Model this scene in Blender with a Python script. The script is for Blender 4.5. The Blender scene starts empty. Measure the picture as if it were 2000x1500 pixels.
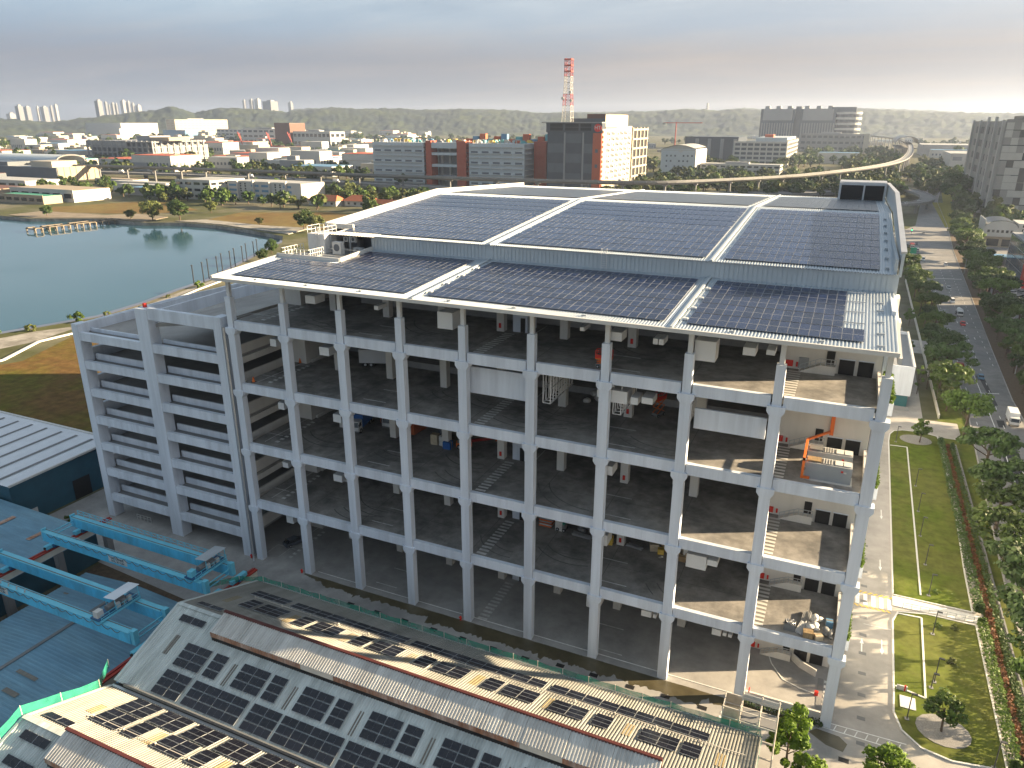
import bpy, math, random
from mathutils import Vector, Matrix, noise
from mathutils.geometry import tessellate_polygon
R = random.Random(7)
S = 1.3                      # one plan unit is 1.3 m
scn = bpy.context.scene
col = scn.collection

# ------------------------------------------------------------------ camera
CAM = Vector((74.0, -72.0, 62.2)); YAW, PITCH, ROLL = -.424, .341, .002
cd = bpy.data.cameras.new('camera'); cam = bpy.data.objects.new('camera', cd); col.objects.link(cam)
cd.sensor_fit = 'HORIZONTAL'; cd.sensor_width = 36; cd.lens = 1445.0 / 2000 * 36
cd.clip_start = .5; cd.clip_end = 40000
cy, sy, cp, sp = math.cos(YAW), math.sin(YAW), math.cos(PITCH), math.sin(PITCH)
fw = Vector((sy * cp, cy * cp, -sp)); rt = Vector((cy, -sy, 0)); up = rt.cross(fw)
r2 = rt * math.cos(ROLL) + up * math.sin(ROLL); u2 = up * math.cos(ROLL) - rt * math.sin(ROLL)
cam.matrix_world = Matrix(((r2.x, u2.x, -fw.x, CAM.x * S), (r2.y, u2.y, -fw.y, CAM.y * S), (r2.z, u2.z, -fw.z, CAM.z * S), (0, 0, 0, 1)))
scn.camera = cam

# ------------------------------------------------------------------ sky, sun, exposure
SUN_EL, SUN_AZ = math.radians(15), math.radians(63.4)     # azimuth from +Y towards +X
w = bpy.data.worlds.new('World'); scn.world = w; w.use_nodes = True
nt = w.node_tree; nt.nodes.clear()
N = lambda t: nt.nodes.new(t)
out = N('ShaderNodeOutputWorld'); bg = N('ShaderNodeBackground'); sky = N('ShaderNodeTexSky')
sky.sky_type = 'NISHITA'; sky.sun_disc = False; sky.sun_elevation = SUN_EL; sky.sun_rotation = SUN_AZ
sky.altitude = 80; sky.air_density = .36; sky.dust_density = .4; sky.ozone_density = 1.0
tc = N('ShaderNodeTexCoord'); sep = N('ShaderNodeSeparateXYZ'); nt.links.new(tc.outputs['Generated'], sep.inputs[0])
# thin high cloud, laid out as a flat deck overhead: direction / (height + small)
zz = N('ShaderNodeMath'); zz.operation = 'ADD'; zz.inputs[1].default_value = .09; nt.links.new(sep.outputs['Z'], zz.inputs[0])
dv = N('ShaderNodeVectorMath'); dv.operation = 'DIVIDE'; nt.links.new(tc.outputs['Generated'], dv.inputs[0])
cb = N('ShaderNodeCombineXYZ'); [nt.links.new(zz.outputs[0], cb.inputs[i]) for i in range(3)]; nt.links.new(cb.outputs[0], dv.inputs[1])
mp = N('ShaderNodeMapping'); mp.inputs['Rotation'].default_value = (0, 0, .35); mp.inputs['Scale'].default_value = (.34, .8, 0); mp.inputs['Location'].default_value = (3.1, 1.2, 0)
nt.links.new(dv.outputs[0], mp.inputs[0])
cn = N('ShaderNodeTexNoise'); cn.inputs['Scale'].default_value = 1.0; cn.inputs['Detail'].default_value = 8; cn.inputs['Roughness'].default_value = .62; cn.inputs['Distortion'].default_value = .35
nt.links.new(mp.outputs[0], cn.inputs['Vector'])
cr = N('ShaderNodeValToRGB'); cr.color_ramp.elements[0].position = .42; cr.color_ramp.elements[1].position = .68
nt.links.new(cn.outputs['Fac'], cr.inputs[0])
mx = N('ShaderNodeMixRGB'); mx.blend_type = 'MIX'; mx.inputs[2].default_value = (2.35, 2.3, 2.5, 1)
vl = N('ShaderNodeMath'); vl.operation = 'MULTIPLY_ADD'; vl.inputs[1].default_value = .05; vl.inputs[2].default_value = .93; nt.links.new(cr.outputs[0], vl.inputs[0]); nt.links.new(vl.outputs[0], mx.inputs[0])
# the veil of humid haze is cool away from the sun, peach towards it, a little brighter in the cloud streaks
sd = N('ShaderNodeVectorMath'); sd.operation = 'DOT_PRODUCT'; sd.inputs[1].default_value = (math.sin(SUN_AZ), math.cos(SUN_AZ), 0); nt.links.new(tc.outputs['Generated'], sd.inputs[0])
sm = N('ShaderNodeMapRange'); sm.inputs[1].default_value = -.35; sm.inputs[2].default_value = .95; nt.links.new(sd.outputs['Value'], sm.inputs[0])
va = N('ShaderNodeMixRGB'); va.inputs[1].default_value = (1.20, 1.24, 1.36, 1); va.inputs[2].default_value = (1.9, 1.58, 1.30, 1); nt.links.new(sm.outputs[0], va.inputs[0])      # low bank of haze cloud
vb = N('ShaderNodeMixRGB'); vb.inputs[1].default_value = (1.55, 1.98, 2.36, 1); vb.inputs[2].default_value = (2.0, 2.1, 2.2, 1); nt.links.new(sm.outputs[0], vb.inputs[0])        # pale blue above it
be = N('ShaderNodeMath'); be.operation = 'MULTIPLY_ADD'; be.inputs[1].default_value = -.05; nt.links.new(cn.outputs['Fac'], be.inputs[0]); nt.links.new(sep.outputs['Z'], be.inputs[2])
bm_ = N('ShaderNodeMapRange'); bm_.interpolation_type = 'SMOOTHSTEP'; bm_.inputs[1].default_value = .04; bm_.inputs[2].default_value = .10; nt.links.new(be.outputs[0], bm_.inputs[0])
vc = N('ShaderNodeMixRGB'); nt.links.new(bm_.outputs[0], vc.inputs[0]); nt.links.new(va.outputs[0], vc.inputs[1]); nt.links.new(vb.outputs[0], vc.inputs[2])
cl_ = N('ShaderNodeMixRGB'); cl_.blend_type = 'MULTIPLY'; cl_.inputs[2].default_value = (1.36, 1.30, 1.24, 1); nt.links.new(cr.outputs[0], cl_.inputs[0]); nt.links.new(vc.outputs[0], cl_.inputs[1]); nt.links.new(cl_.outputs[0], mx.inputs[2])
nt.links.new(sky.outputs[0], mx.inputs[1])
nt.links.new(mx.outputs[0], bg.inputs[0]); bg.inputs[1].default_value = .05
nt.links.new(bg.outputs[0], out.inputs[0])
sl = bpy.data.lights.new('sun', 'SUN'); sun = bpy.data.objects.new('sun', sl); col.objects.link(sun)
sl.energy = 5.0; sl.angle = math.radians(.6); sl.color = (1, .77, .48)
tosun = Vector((math.sin(SUN_AZ) * math.cos(SUN_EL), math.cos(SUN_AZ) * math.cos(SUN_EL), math.sin(SUN_EL)))
sun.rotation_euler = tosun.to_track_quat('Z', 'Y').to_euler()
vs = scn.view_settings; vs.view_transform = 'Standard'; vs.look = 'None'; vs.exposure = 2.35; vs.gamma = 1; vs.use_curve_mapping = False
scn.render.engine = 'CYCLES'; scn.cycles.max_bounces = 6; scn.cycles.diffuse_bounces = 3; scn.cycles.volume_bounces = 1
scn.cycles.transparent_max_bounces = 12; scn.cycles.sample_clamp_indirect = 6

# ------------------------------------------------------------------ materials
MATS = {}
def mat(name, c, rough=.75, metal=0, var=.14, sc=.35, spec=.4, bump=0, bsc=6, c2=None, sc2=.05, var2=None, streak=0, trans=0, rnd=0, emit=0, stretch=None):
    """procedural surface: fine noise over c, slow patches towards c2 (dirt, wear), optional streaks down the slope"""
    m = bpy.data.materials.new(name); m.use_nodes = True; t = m.node_tree; n = t.nodes; L = t.links.new
    b = n['Principled BSDF']; b.inputs['Roughness'].default_value = rough; b.inputs['Metallic'].default_value = metal
    b.inputs['Specular IOR Level'].default_value = spec
    g = n.new('ShaderNodeNewGeometry'); vec = g.outputs['Position']
    if stretch:
        mpn = n.new('ShaderNodeMapping'); mpn.inputs['Scale'].default_value = stretch; L(vec, mpn.inputs[0]); vec2 = mpn.outputs[0]
    else: vec2 = vec
    a = n.new('ShaderNodeTexNoise'); a.inputs['Scale'].default_value = sc; a.inputs['Detail'].default_value = 6; a.inputs['Roughness'].default_value = .65; L(vec2, a.inputs['Vector'])
    mr = n.new('ShaderNodeMapRange'); mr.inputs[1].default_value = .3; mr.inputs[2].default_value = .7; mr.inputs[3].default_value = 1 - var; mr.inputs[4].default_value = 1 + var; L(a.outputs['Fac'], mr.inputs[0])
    base = n.new('ShaderNodeRGB'); base.outputs[0].default_value = (*c, 1); cur = base.outputs[0]
    if c2:
        p = n.new('ShaderNodeTexNoise'); p.inputs['Scale'].default_value = sc2; p.inputs['Detail'].default_value = 7; p.inputs['Roughness'].default_value = .68; L(vec2, p.inputs['Vector'])
        rr = n.new('ShaderNodeMapRange'); rr.inputs[1].default_value = .42; rr.inputs[2].default_value = .64; rr.inputs[4].default_value = 1 if var2 is None else var2; L(p.outputs['Fac'], rr.inputs[0])
        mm = n.new('ShaderNodeMixRGB'); mm.inputs[2].default_value = (*c2, 1); L(rr.outputs[0], mm.inputs[0]); L(cur, mm.inputs[1]); cur = mm.outputs[0]
    mu = n.new('ShaderNodeVectorMath'); mu.operation = 'SCALE'; L(cur, mu.inputs[0]); L(mr.outputs[0], mu.inputs['Scale']); cur = mu.outputs[0]
    if rnd:
        oi = n.new('ShaderNodeObjectInfo'); r_ = n.new('ShaderNodeMapRange'); r_.inputs[3].default_value = 1 - rnd; r_.inputs[4].default_value = 1 + rnd; L(oi.outputs['Random'], r_.inputs[0])
        mu = n.new('ShaderNodeVectorMath'); mu.operation = 'SCALE'; L(cur, mu.inputs[0]); L(r_.outputs[0], mu.inputs['Scale']); cur = mu.outputs[0]
    L(cur, b.inputs['Base Color'])
    if bump:
        bn = n.new('ShaderNodeTexNoise'); bn.inputs['Scale'].default_value = bsc; bn.inputs['Detail'].default_value = 5; L(vec, bn.inputs['Vector'])
        bp = n.new('ShaderNodeBump'); bp.inputs['Strength'].default_value = bump; bp.inputs['Distance'].default_value = .1; L(bn.outputs['Fac'], bp.inputs['Height']); L(bp.outputs[0], b.inputs['Normal'])
    if trans:
        tr = n.new('ShaderNodeBsdfTranslucent'); L(cur, tr.inputs[0]); ms = n.new('ShaderNodeMixShader'); ms.inputs[0].default_value = trans
        L(b.outputs[0], ms.inputs[1]); L(tr.outputs[0], ms.inputs[2]); L(ms.outputs[0], n['Material Output'].inputs[0])
    if emit: b.inputs['Emission Color'].default_value = (*c, 1); b.inputs['Emission Strength'].default_value = emit
    MATS[name] = m; return m
mat('paint', (.66, .715, .80), .7, var=.05, sc=.25, c2=(.48, .52, .59), sc2=.40, var2=.7, stretch=(1, 1, .07))
mat('paint_warm', (.68, .66, .62), .75, var=.06, sc=.3, c2=(.50, .48, .45), sc2=.3, var2=.6, stretch=(1, 1, .15))
mat('deck', (.275, .262, .246), .8, var=.3, sc=.5, c2=(.135, .132, .13), sc2=.14, bump=.05)
mat('ramp_deck', (.33, .32, .31), .8, var=.2, sc=.4, c2=(.22, .215, .21), sc2=.05)
mat('yard', (.36, .35, .34), .82, var=.16, sc=.3, c2=(.24, .235, .23), sc2=.05)
mat('wet', (.075, .065, .038), .35, var=.3, sc=.3, c2=(.10, .085, .05), sc2=.1, spec=.5)
mat('drive', (.37, .35, .33), .8, var=.14, sc=.3, c2=(.28, .27, .25), sc2=.05)
mat('asphalt', (.17, .17, .175), .85, var=.18, sc=.3, c2=(.22, .215, .21), sc2=.05)
mat('asphalt_new', (.035, .036, .04), .8, var=.15)
mat('white_line', (.72, .72, .70), .6, var=.18, sc=1.5)
mat('worn_line', (.52, .52, .51), .7, var=.3, sc=1.2)
mat('yellow_line', (.70, .47, .08), .6, var=.15, sc=1.5)
mat('ground', (.082, .088, .04), .95, spec=.08, var=.25, sc=.08, c2=(.17, .155, .12), sc2=.012)
mat('lawn', (.10, .110, .028), .95, spec=.08, var=.3, sc=.5, c2=(.07, .10, .012), sc2=.06, bump=.2, bsc=9)
mat('lawn_far', (.22, .20, .03), .95, spec=.08, var=.2, sc=.1)
mat('field', (.13, .078, .03), .95, spec=.08, var=.35, sc=.3, c2=(.105, .10, .02), sc2=.035, bump=.2)
mat('field_far', (.14, .092, .038), .95, spec=.08, var=.2, sc=.1, c2=(.16, .13, .05), sc2=.02)
mat('earth', (.20, .165, .125), .95, var=.2, sc=.1, c2=(.2, .17, .13), sc2=.04)
mat('stone_bank', (.30, .285, .26), .9, var=.25, sc=.3, c2=(.16, .15, .13), sc2=.08)
mat('gravel', (.22, .215, .21), .95, var=.35, sc=6, bump=.3, bsc=20)
mat('roof_white', (.46, .52, .58), .36, metal=.45, var=.05, sc=.2, spec=.5)
mat('wall_sheet', (.44, .49, .53), .5, metal=.1, var=.05, sc=.2)
mat('cap_white', (.55, .545, .53), .55, var=.05)
mat('pv', (.012, .028, .085), .2, var=.15, sc=.6, spec=.42, rnd=.25)
mat('pv_low', (.010, .019, .058), .2, var=.2, sc=.4, spec=.40, rnd=.25)
mat('pv_rear', (.05, .07, .10), .3, var=.15, sc=.6, spec=1.0)  # paler base colour stands in for sky reflected at a low angle
mat('pv_old', (.008, .009, .016), .22, var=.15, sc=.6, spec=.5, rnd=.25)
mat('frame', (.30, .31, .34), .45, var=.05)
mat('alu', (.55, .56, .58), .4, metal=.7, var=.06)
mat('steel', (.42, .45, .48), .5, metal=.4, var=.08)
mat('shed_sheet', (.285, .285, .268), .6, var=.10, sc=.5, c2=(.20, .20, .182), sc2=.12, stretch=(1.6, .25, .25), spec=.35)  # sunny-slope copy of the roof colour, darkened to hold down the sunlight
mat('shed_grey', (.54, .59, .585), .65, var=.16, sc=.9, c2=(.37, .41, .405), sc2=.25, stretch=(1.8, .2, .2))  # shaded-slope copy of the same roof, its shade lightened in the colour
mat('vent_sheet', (.55, .55, .53), .5, metal=.2, var=.14, sc=.6, c2=(.40, .39, .37), sc2=.2, stretch=(2, .3, .3))
mat('rust', (.30, .15, .09), .85, var=.35, sc=2.2, c2=(.42, .33, .28), sc2=.6, stretch=(1, 1, .25))
mat('red_trim', (.085, .022, .02), .6, var=.2, sc=.8)
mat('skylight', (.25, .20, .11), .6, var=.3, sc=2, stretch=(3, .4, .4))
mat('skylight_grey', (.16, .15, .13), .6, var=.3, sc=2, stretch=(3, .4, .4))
mat('gutter', (.035, .038, .042), .6, var=.25, sc=1)
mat('blue_roof', (.125, .25, .345), .65, var=.2, sc=.5, c2=(.15, .28, .36), sc2=.12, stretch=(.3, 1.2, 1))
mat('crane_blue', (.10, .53, .80), .5, var=.10, sc=.9, c2=(.09, .34, .50), sc2=.35, var2=.8, stretch=(1, 1, .3))
mat('crane_dark', (.02, .10, .22), .5, var=.12)
mat('crane_light', (.14, .50, .66), .5, var=.08)
mat('red_beam', (.36, .035, .02), .6, var=.2, sc=.6, c2=(.24, .04, .03), sc2=.2)
mat('beam_cream', (.60, .57, .50), .7, var=.1)
mat('white_metal', (.62, .63, .64), .4, var=.05)
mat('white_sheet', (.66, .69, .74), .45, metal=.15, var=.06, sc=.3)
mat('navy_wall', (.022, .085, .125), .6, var=.15)
mat('black', (.012, .012, .014), .6, var=.2)
mat('rubber', (.02, .02, .02), .8, var=.1)
mat('glass_dark', (.02, .025, .032), .12, var=.1, spec=.6)
mat('glass_blue', (.06, .10, .15), .1, var=.1, spec=.6)
mat('orange', (.72, .16, .03), .6, var=.1)
mat('red', (.62, .03, .02), .5, var=.1)
mat('dark_red', (.25, .02, .018), .5, var=.15)
mat('box_orange', (.42, .10, .035), .65, var=.12, sc=1)
mat('box_blue', (.015, .10, .33), .6, var=.12)
mat('card', (.33, .22, .11), .85, var=.2, sc=3)
mat('card_pale', (.50, .42, .30), .85, var=.2, sc=3)
mat('wood', (.27, .19, .10), .85, var=.25, sc=2, stretch=(3, .5, .5))
mat('plastic_wrap', (.62, .61, .58), .35, var=.25, sc=1.5)
mat('generator_grey', (.30, .32, .34), .5, var=.08)
mat('soil', (.10, .07, .045), .95, var=.3, sc=1)
mat('green_paint', (.05, .24, .16), .6, var=.15)
mat('teal', (.03, .13, .15), .5, var=.1)
mat('lamp_grey', (.05, .052, .055), .5, var=.1)
mat('bark', (.10, .075, .055), .95, var=.3, sc=2)
mat('leaf_fresh', (.080, .130, .024), .6, var=.3, sc=.5, spec=.3, trans=.28, rnd=.38)  # lighter green, mixed among trees, bushes and hedges
mat('leaf_deep', (.050, .088, .022), .6, var=.3, sc=.4, spec=.3, trans=.2, rnd=.4)
mat('leaf_bright', (.12, .20, .02), .6, var=.25, sc=.8, spec=.3, trans=.35, rnd=.1)
mat('leaf_olive', (.095, .115, .034), .6, var=.3, sc=.4, spec=.3, trans=.2, rnd=.4)
mat('leaf_rust', (.15, .06, .022), .7, var=.35, sc=1, trans=.2)
mat('hill_green', (.010, .022, .021), .95, var=.55, sc=.03, c2=(.045, .062, .022), sc2=.006)
mat('far_white', (.45, .445, .43), .7, var=.05, sc=.1); mat('far_cream', (.38, .345, .285), .75, var=.05, sc=.1)
mat('far_grey', (.24, .25, .265), .75, var=.06, sc=.1); mat('far_dark', (.10, .115, .14), .5, var=.08, sc=.1)
mat('far_slate', (.055, .07, .092), .35, var=.1, sc=.05, spec=.5)
mat('far_brown', (.13, .06, .042), .7, var=.1); mat('far_blue', (.10, .22, .36), .6, var=.1); mat('far_teal', (.10, .34, .38), .6, var=.1)
mat('far_red', (.36, .06, .045), .6, var=.1)
mat('far_orange', (.42, .10, .045), .65, var=.06); mat('terracotta', (.42, .13, .06), .8, var=.15, sc=.4)
mat('far_concrete', (.21, .213, .218), .8, var=.12, sc=.08, c2=(.15, .152, .156), sc2=.02)
mat('far_roof', (.38, .38, .37), .65, var=.1, sc=.06); mat('far_tan', (.33, .27, .20), .75, var=.1)
mat('tyre_mark', (.125, .122, .12), .85, var=.3, sc=1.5)
mat('panel_a', (.42, .41, .395), .6, var=.05); mat('panel_b', (.25, .246, .24), .6, var=.05); mat('panel_c', (.055, .056, .06), .5, var=.08)
mat('brick_red', (.36, .085, .05), .75, var=.08)
mat('haze_grey', (.16, .17, .19), .8, var=.05)
mat('sign_green', (.0, .30, .17), .5, var=.05)
mat('signal_green', (.0, .8, .25), .5, emit=3)
mat('sail_cloth', (.45, .39, .31), .9, var=.2, sc=1)
mat('scaffold', (.55, .52, .47), .5, var=.15)
mat('bracket_dark', (.16, .165, .17), .6, var=.1)
m = bpy.data.materials.new('net'); m.use_nodes = True; t = m.node_tree; b = t.nodes['Principled BSDF']; b.inputs['Base Color'].default_value = (.02, .26, .18, 1); b.inputs['Roughness'].default_value = .8
tr = t.nodes.new('ShaderNodeBsdfTransparent'); ms = t.nodes.new('ShaderNodeMixShader'); nz = t.nodes.new('ShaderNodeTexNoise'); nz.inputs['Scale'].default_value = .8; gp = t.nodes.new('ShaderNodeNewGeometry')
t.links.new(gp.outputs['Position'], nz.inputs['Vector']); mr = t.nodes.new('ShaderNodeMapRange'); mr.inputs[1].default_value = .3; mr.inputs[2].default_value = .7; mr.inputs[3].default_value = .5; mr.inputs[4].default_value = .88
t.links.new(nz.outputs['Fac'], mr.inputs[0]); t.links.new(mr.outputs[0], ms.inputs[0]); t.links.new(tr.outputs[0], ms.inputs[1]); t.links.new(b.outputs[0], ms.inputs[2]); t.links.new(ms.outputs[0], t.nodes['Material Output'].inputs[0]); MATS['net'] = m
m = bpy.data.materials.new('water'); m.use_nodes = True; t = m.node_tree; b = t.nodes['Principled BSDF']; b.inputs['Base Color'].default_value = (.03, .085, .12, 1); b.inputs['Roughness'].default_value = .06; b.inputs['IOR'].default_value = 1.33; b.inputs['Specular IOR Level'].default_value = .8
nz = t.nodes.new('ShaderNodeTexNoise'); nz.inputs['Scale'].default_value = .35; nz.inputs['Detail'].default_value = 3; gp = t.nodes.new('ShaderNodeNewGeometry'); t.links.new(gp.outputs['Position'], nz.inputs['Vector'])
bp_ = t.nodes.new('ShaderNodeBump'); bp_.inputs['Strength'].default_value = .04; bp_.inputs['Distance'].default_value = .3; t.links.new(nz.outputs['Fac'], bp_.inputs['Height']); t.links.new(bp_.outputs[0], b.inputs['Normal'])
n2 = t.nodes.new('ShaderNodeTexNoise'); n2.inputs['Scale'].default_value = .012; n2.inputs['Detail'].default_value = 4; t.links.new(gp.outputs['Position'], n2.inputs['Vector']); mr = t.nodes.new('ShaderNodeMapRange'); mr.inputs[1].default_value = .4; mr.inputs[2].default_value = .65; mr.inputs[3].default_value = .03; mr.inputs[4].default_value = .16
t.links.new(n2.outputs['Fac'], mr.inputs[0]); t.links.new(mr.outputs[0], b.inputs['Roughness']); MATS['water'] = m

# ------------------------------------------------------------------ builders
def props(o, label=None, cat=None, group=None, kind=None):
    if label: o['label'] = label
    if cat: o['category'] = cat
    if group: o['group'] = group
    if kind: o['kind'] = kind
    return o
def link(name, me, parent=None, loc=(0, 0, 0), rz=0, scale=None):
    o = bpy.data.objects.new(name, me); col.objects.link(o); o.location = loc
    if rz: o.rotation_euler = (0, 0, rz)
    if scale: o.scale = scale
    if parent:
        o.parent = parent
        if parent.type == 'MESH': o.matrix_parent_inverse = parent.matrix_basis.inverted()   # sub-parts are placed in the thing's own space
    return o
def T(name, label, cat, loc=(0, 0, 0), rz=0, group=None):
    return props(link(name, None, None, loc, rz), label, cat, group)
def mesh(v, f, m, name='m', idx=None, smooth=False):
    me = bpy.data.meshes.new(name); me.from_pydata(v, [], f)
    for k in (m if isinstance(m, (list, tuple)) else [m]): me.materials.append(MATS[k])
    if idx: me.polygons.foreach_set('material_index', idx)
    if smooth: me.polygons.foreach_set('use_smooth', [True] * len(f))
    me.update(); return me
CUBES = {}
CV = [(-.5, -.5, -.5), (.5, -.5, -.5), (.5, .5, -.5), (-.5, .5, -.5), (-.5, -.5, .5), (.5, -.5, .5), (.5, .5, .5), (-.5, .5, .5)]
CF = [(0, 3, 2, 1), (4, 5, 6, 7), (0, 1, 5, 4), (1, 2, 6, 5), (2, 3, 7, 6), (3, 0, 4, 7)]
def box(name, m, x0, y0, z0, x1, y1, z1, parent=None):
    if m not in CUBES: CUBES[m] = mesh(CV, CF, m, 'block_' + m)
    return link(name, CUBES[m], parent, ((x0 + x1) / 2, (y0 + y1) / 2, (z0 + z1) / 2), 0, (abs(x1 - x0), abs(y1 - y0), abs(z1 - z0)))
class B:
    """collects shapes into one mesh"""
    def __init__(s): s.v = []; s.f = []; s.i = []; s.k = 0
    def mi(s, k): s.k = k; return s
    def add(s, v, f):
        o = len(s.v); s.v += [tuple(p) for p in v]; s.f += [tuple(o + i for i in q) for q in f]; s.i += [s.k] * len(f); return s
    def box(s, x0, y0, z0, x1, y1, z1):
        return s.add([(x0, y0, z0), (x1, y0, z0), (x1, y1, z0), (x0, y1, z0), (x0, y0, z1), (x1, y0, z1), (x1, y1, z1), (x0, y1, z1)], CF)
    def bar(s, p, q, wd, h=None):
        p, q = Vector(p), Vector(q); h = h or wd; d = (q - p).normalized(); a = d.cross(Vector((0, 0, 1)))
        a = Vector((1, 0, 0)) if a.length < 1e-3 else a.normalized(); c = a.cross(d)
        a, c = a * wd / 2, c * h / 2
        return s.add([p - a - c, p + a - c, p + a + c, p - a + c, q - a - c, q + a - c, q + a + c, q - a + c], [(0, 1, 2, 3), (7, 6, 5, 4), (0, 4, 5, 1), (1, 5, 6, 2), (2, 6, 7, 3), (3, 7, 4, 0)])
    def tube(s, p, q, r, r1=None, n=7, cap=True):
        p, q = Vector(p), Vector(q); r1 = r if r1 is None else r1; d = (q - p).normalized(); a = d.cross(Vector((0, 0, 1)))
        a = Vector((1, 0, 0)) if a.length < 1e-3 else a.normalized(); c = d.cross(a); vs = []
        for k in range(n):
            t_ = 2 * math.pi * k / n; e = a * math.cos(t_) + c * math.sin(t_); vs += [p + e * r, q + e * r1]
        fs = [(2 * k, 2 * ((k + 1) % n), 2 * ((k + 1) % n) + 1, 2 * k + 1) for k in range(n)]
        if cap: fs += [tuple(2 * k + 1 for k in range(n)), tuple(2 * k for k in reversed(range(n)))]
        return s.add(vs, fs)
    def prism(s, pts, z0, z1):
        n = len(pts); v = [(x, y, z0) for x, y in pts] + [(x, y, z1) for x, y in pts]
        tri = tessellate_polygon([[Vector((x, y, 0)) for x, y in pts]])
        fs = [tuple(n + i for i in t_) for t_ in tri] + [(i, (i + 1) % n, n + (i + 1) % n, n + i) for i in range(n)]
        fs = [f if ((Vector(v[f[1]]) - Vector(v[f[0]])).cross(Vector(v[f[2]]) - Vector(v[f[0]]))).z >= -1e-9 else f[::-1] for f in fs]
        return s.add(v, fs)
    def sheet(s, pts, z=0):
        tri = tessellate_polygon([[Vector((p[0], p[1], 0)) for p in pts]])
        v = [(p[0], p[1], p[2] if len(p) > 2 else z) for p in pts]
        tri = [t_ if ((Vector(v[t_[1]]) - Vector(v[t_[0]])).cross(Vector(v[t_[2]]) - Vector(v[t_[0]]))).z >= 0 else t_[::-1] for t_ in tri]
        return s.add(v, tri)
    def quad(s, a, b_, c, d): return s.add([a, b_, c, d], [(0, 1, 2, 3)])
    def ball(s, c, r, n=8, m_=5, sq=1):
        v = []; f = []
        for i in range(m_ + 1):
            th = math.pi * i / m_
            for j in range(n): ph = 2 * math.pi * j / n; v.append((c[0] + r * math.sin(th) * math.cos(ph), c[1] + r * math.sin(th) * math.sin(ph), c[2] + r * sq * math.cos(th)))
        for i in range(m_):
            for j in range(n): f.append((i * n + j, (i + 1) * n + j, (i + 1) * n + (j + 1) % n, i * n + (j + 1) % n))
        return s.add(v, f)
    def corr(s, x0, x1, y0, z0, y1, z1, pitch=.32, h=.07, along='x'):
        """ribbed metal sheet between two parallel edges; ribs run from (y0,z0) to (y1,z1)"""
        n = max(2, int(round((x1 - x0) / pitch))); st = (x1 - x0) / n; prof = []
        for i in range(n): prof += [(x0 + i * st, 0), (x0 + (i + .46) * st, 0), (x0 + (i + .56) * st, h), (x0 + (i + .9) * st, h)]
        prof.append((x1, 0)); v = []
        for x, d in prof: v += [(x, y0, z0 + d), (x, y1, z1 + d)]
        if along == 'y': v = [(b_, a_, c_) for a_, b_, c_ in v]
        fs = [(2 * i, 2 * i + 2, 2 * i + 3, 2 * i + 1) for i in range(len(prof) - 1)]
        if (y1 < y0) != (along == 'y'): fs = [q[::-1] for q in fs]
        return s.add(v, fs)
    def me(s, m, smooth=False, name='m'): return mesh(s.v, s.f, m, name, s.i if isinstance(m, (list, tuple)) else None, smooth)
    def obj(s, name, m, parent=None, loc=(0, 0, 0), rz=0, smooth=False, **k): return props(link(name, s.me(m, smooth, name), parent, loc, rz), **k)
def dup(o, loc=None, rz=None, label=None, group=None, scale=None, parent=None):
    c = o.copy(); col.objects.link(c)
    if parent: c.parent = parent
    if loc is not None: c.location = loc
    if rz is not None: c.rotation_euler = (0, 0, rz)
    if scale is not None: c.scale = scale if isinstance(scale, tuple) else (scale,) * 3
    if label: c['label'] = label
    if group: c['group'] = group
    for ch in o.children: dup(ch, parent=c)
    return c
ORD = 'first second third fourth fifth sixth seventh eighth ninth tenth eleventh twelfth thirteenth fourteenth fifteenth sixteenth seventeenth eighteenth nineteenth twentieth twenty-first twenty-second twenty-third twenty-fourth twenty-fifth twenty-sixth'.split()
def text(name, body, m, size, parent, loc, rot, align='CENTER'):
    cu = bpy.data.curves.new('lettering', 'FONT'); cu.body = body; cu.size = size; cu.align_x = align; cu.align_y = 'CENTER'; cu.extrude = .01
    o = bpy.data.objects.new('tmp', cu); col.objects.link(o); bpy.context.view_layer.update()
    me = bpy.data.meshes.new_from_object(o.evaluated_get(bpy.context.evaluated_depsgraph_get())); bpy.data.objects.remove(o)
    me.materials.clear(); me.materials.append(MATS[m]); q = link(name, me, parent, loc); q.rotation_euler = rot; return q
# ================================================================== the setting
def struct(name, bm, m, z=0, **k): return bm.obj(name, m, kind='structure', loc=(0, 0, z), **k)
SHORE = [(-163, 58), (-157, 76), (-152, 92), (-155, 112), (-161, 133), (-165, 153), (-182, 190), (-207, 246), (-222, 264), (-258, 276), (-292, 284), (-322, 284), (-345, 273), (-388, 276), (-430, 256), (-520, 262), (-640, 200), (-560, 60), (-420, -60), (-250, -60), (-178, 20)]
G = 8300
outer = [(-G, -3000), (G, -3000), (G, G), (-G, G)]
tri = tessellate_polygon([[Vector((x, y, 0)) for x, y in outer], [Vector((x, y, 0)) for x, y in SHORE]])
gv = [(x, y, 0) for x, y in outer + SHORE]
tri = [t_ if ((Vector(gv[t_[1]]) - Vector(gv[t_[0]])).cross(Vector(gv[t_[2]]) - Vector(gv[t_[0]]))).z > 0 else t_[::-1] for t_ in tri]
struct('ground', B().add(gv, tri), 'ground')
struct('water', B().sheet([(x * 1.04 - 4, y * 1.04 + 2) for x, y in SHORE], -2), 'water')
bk = B()
for i in range(len(SHORE)):
    a, b_ = SHORE[i], SHORE[(i + 1) % len(SHORE)]; bk.quad((*a, 0), (*b_, 0), (*b_, -2.6), (*a, -2.6))
struct('bank', bk, 'stone_bank')
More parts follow.
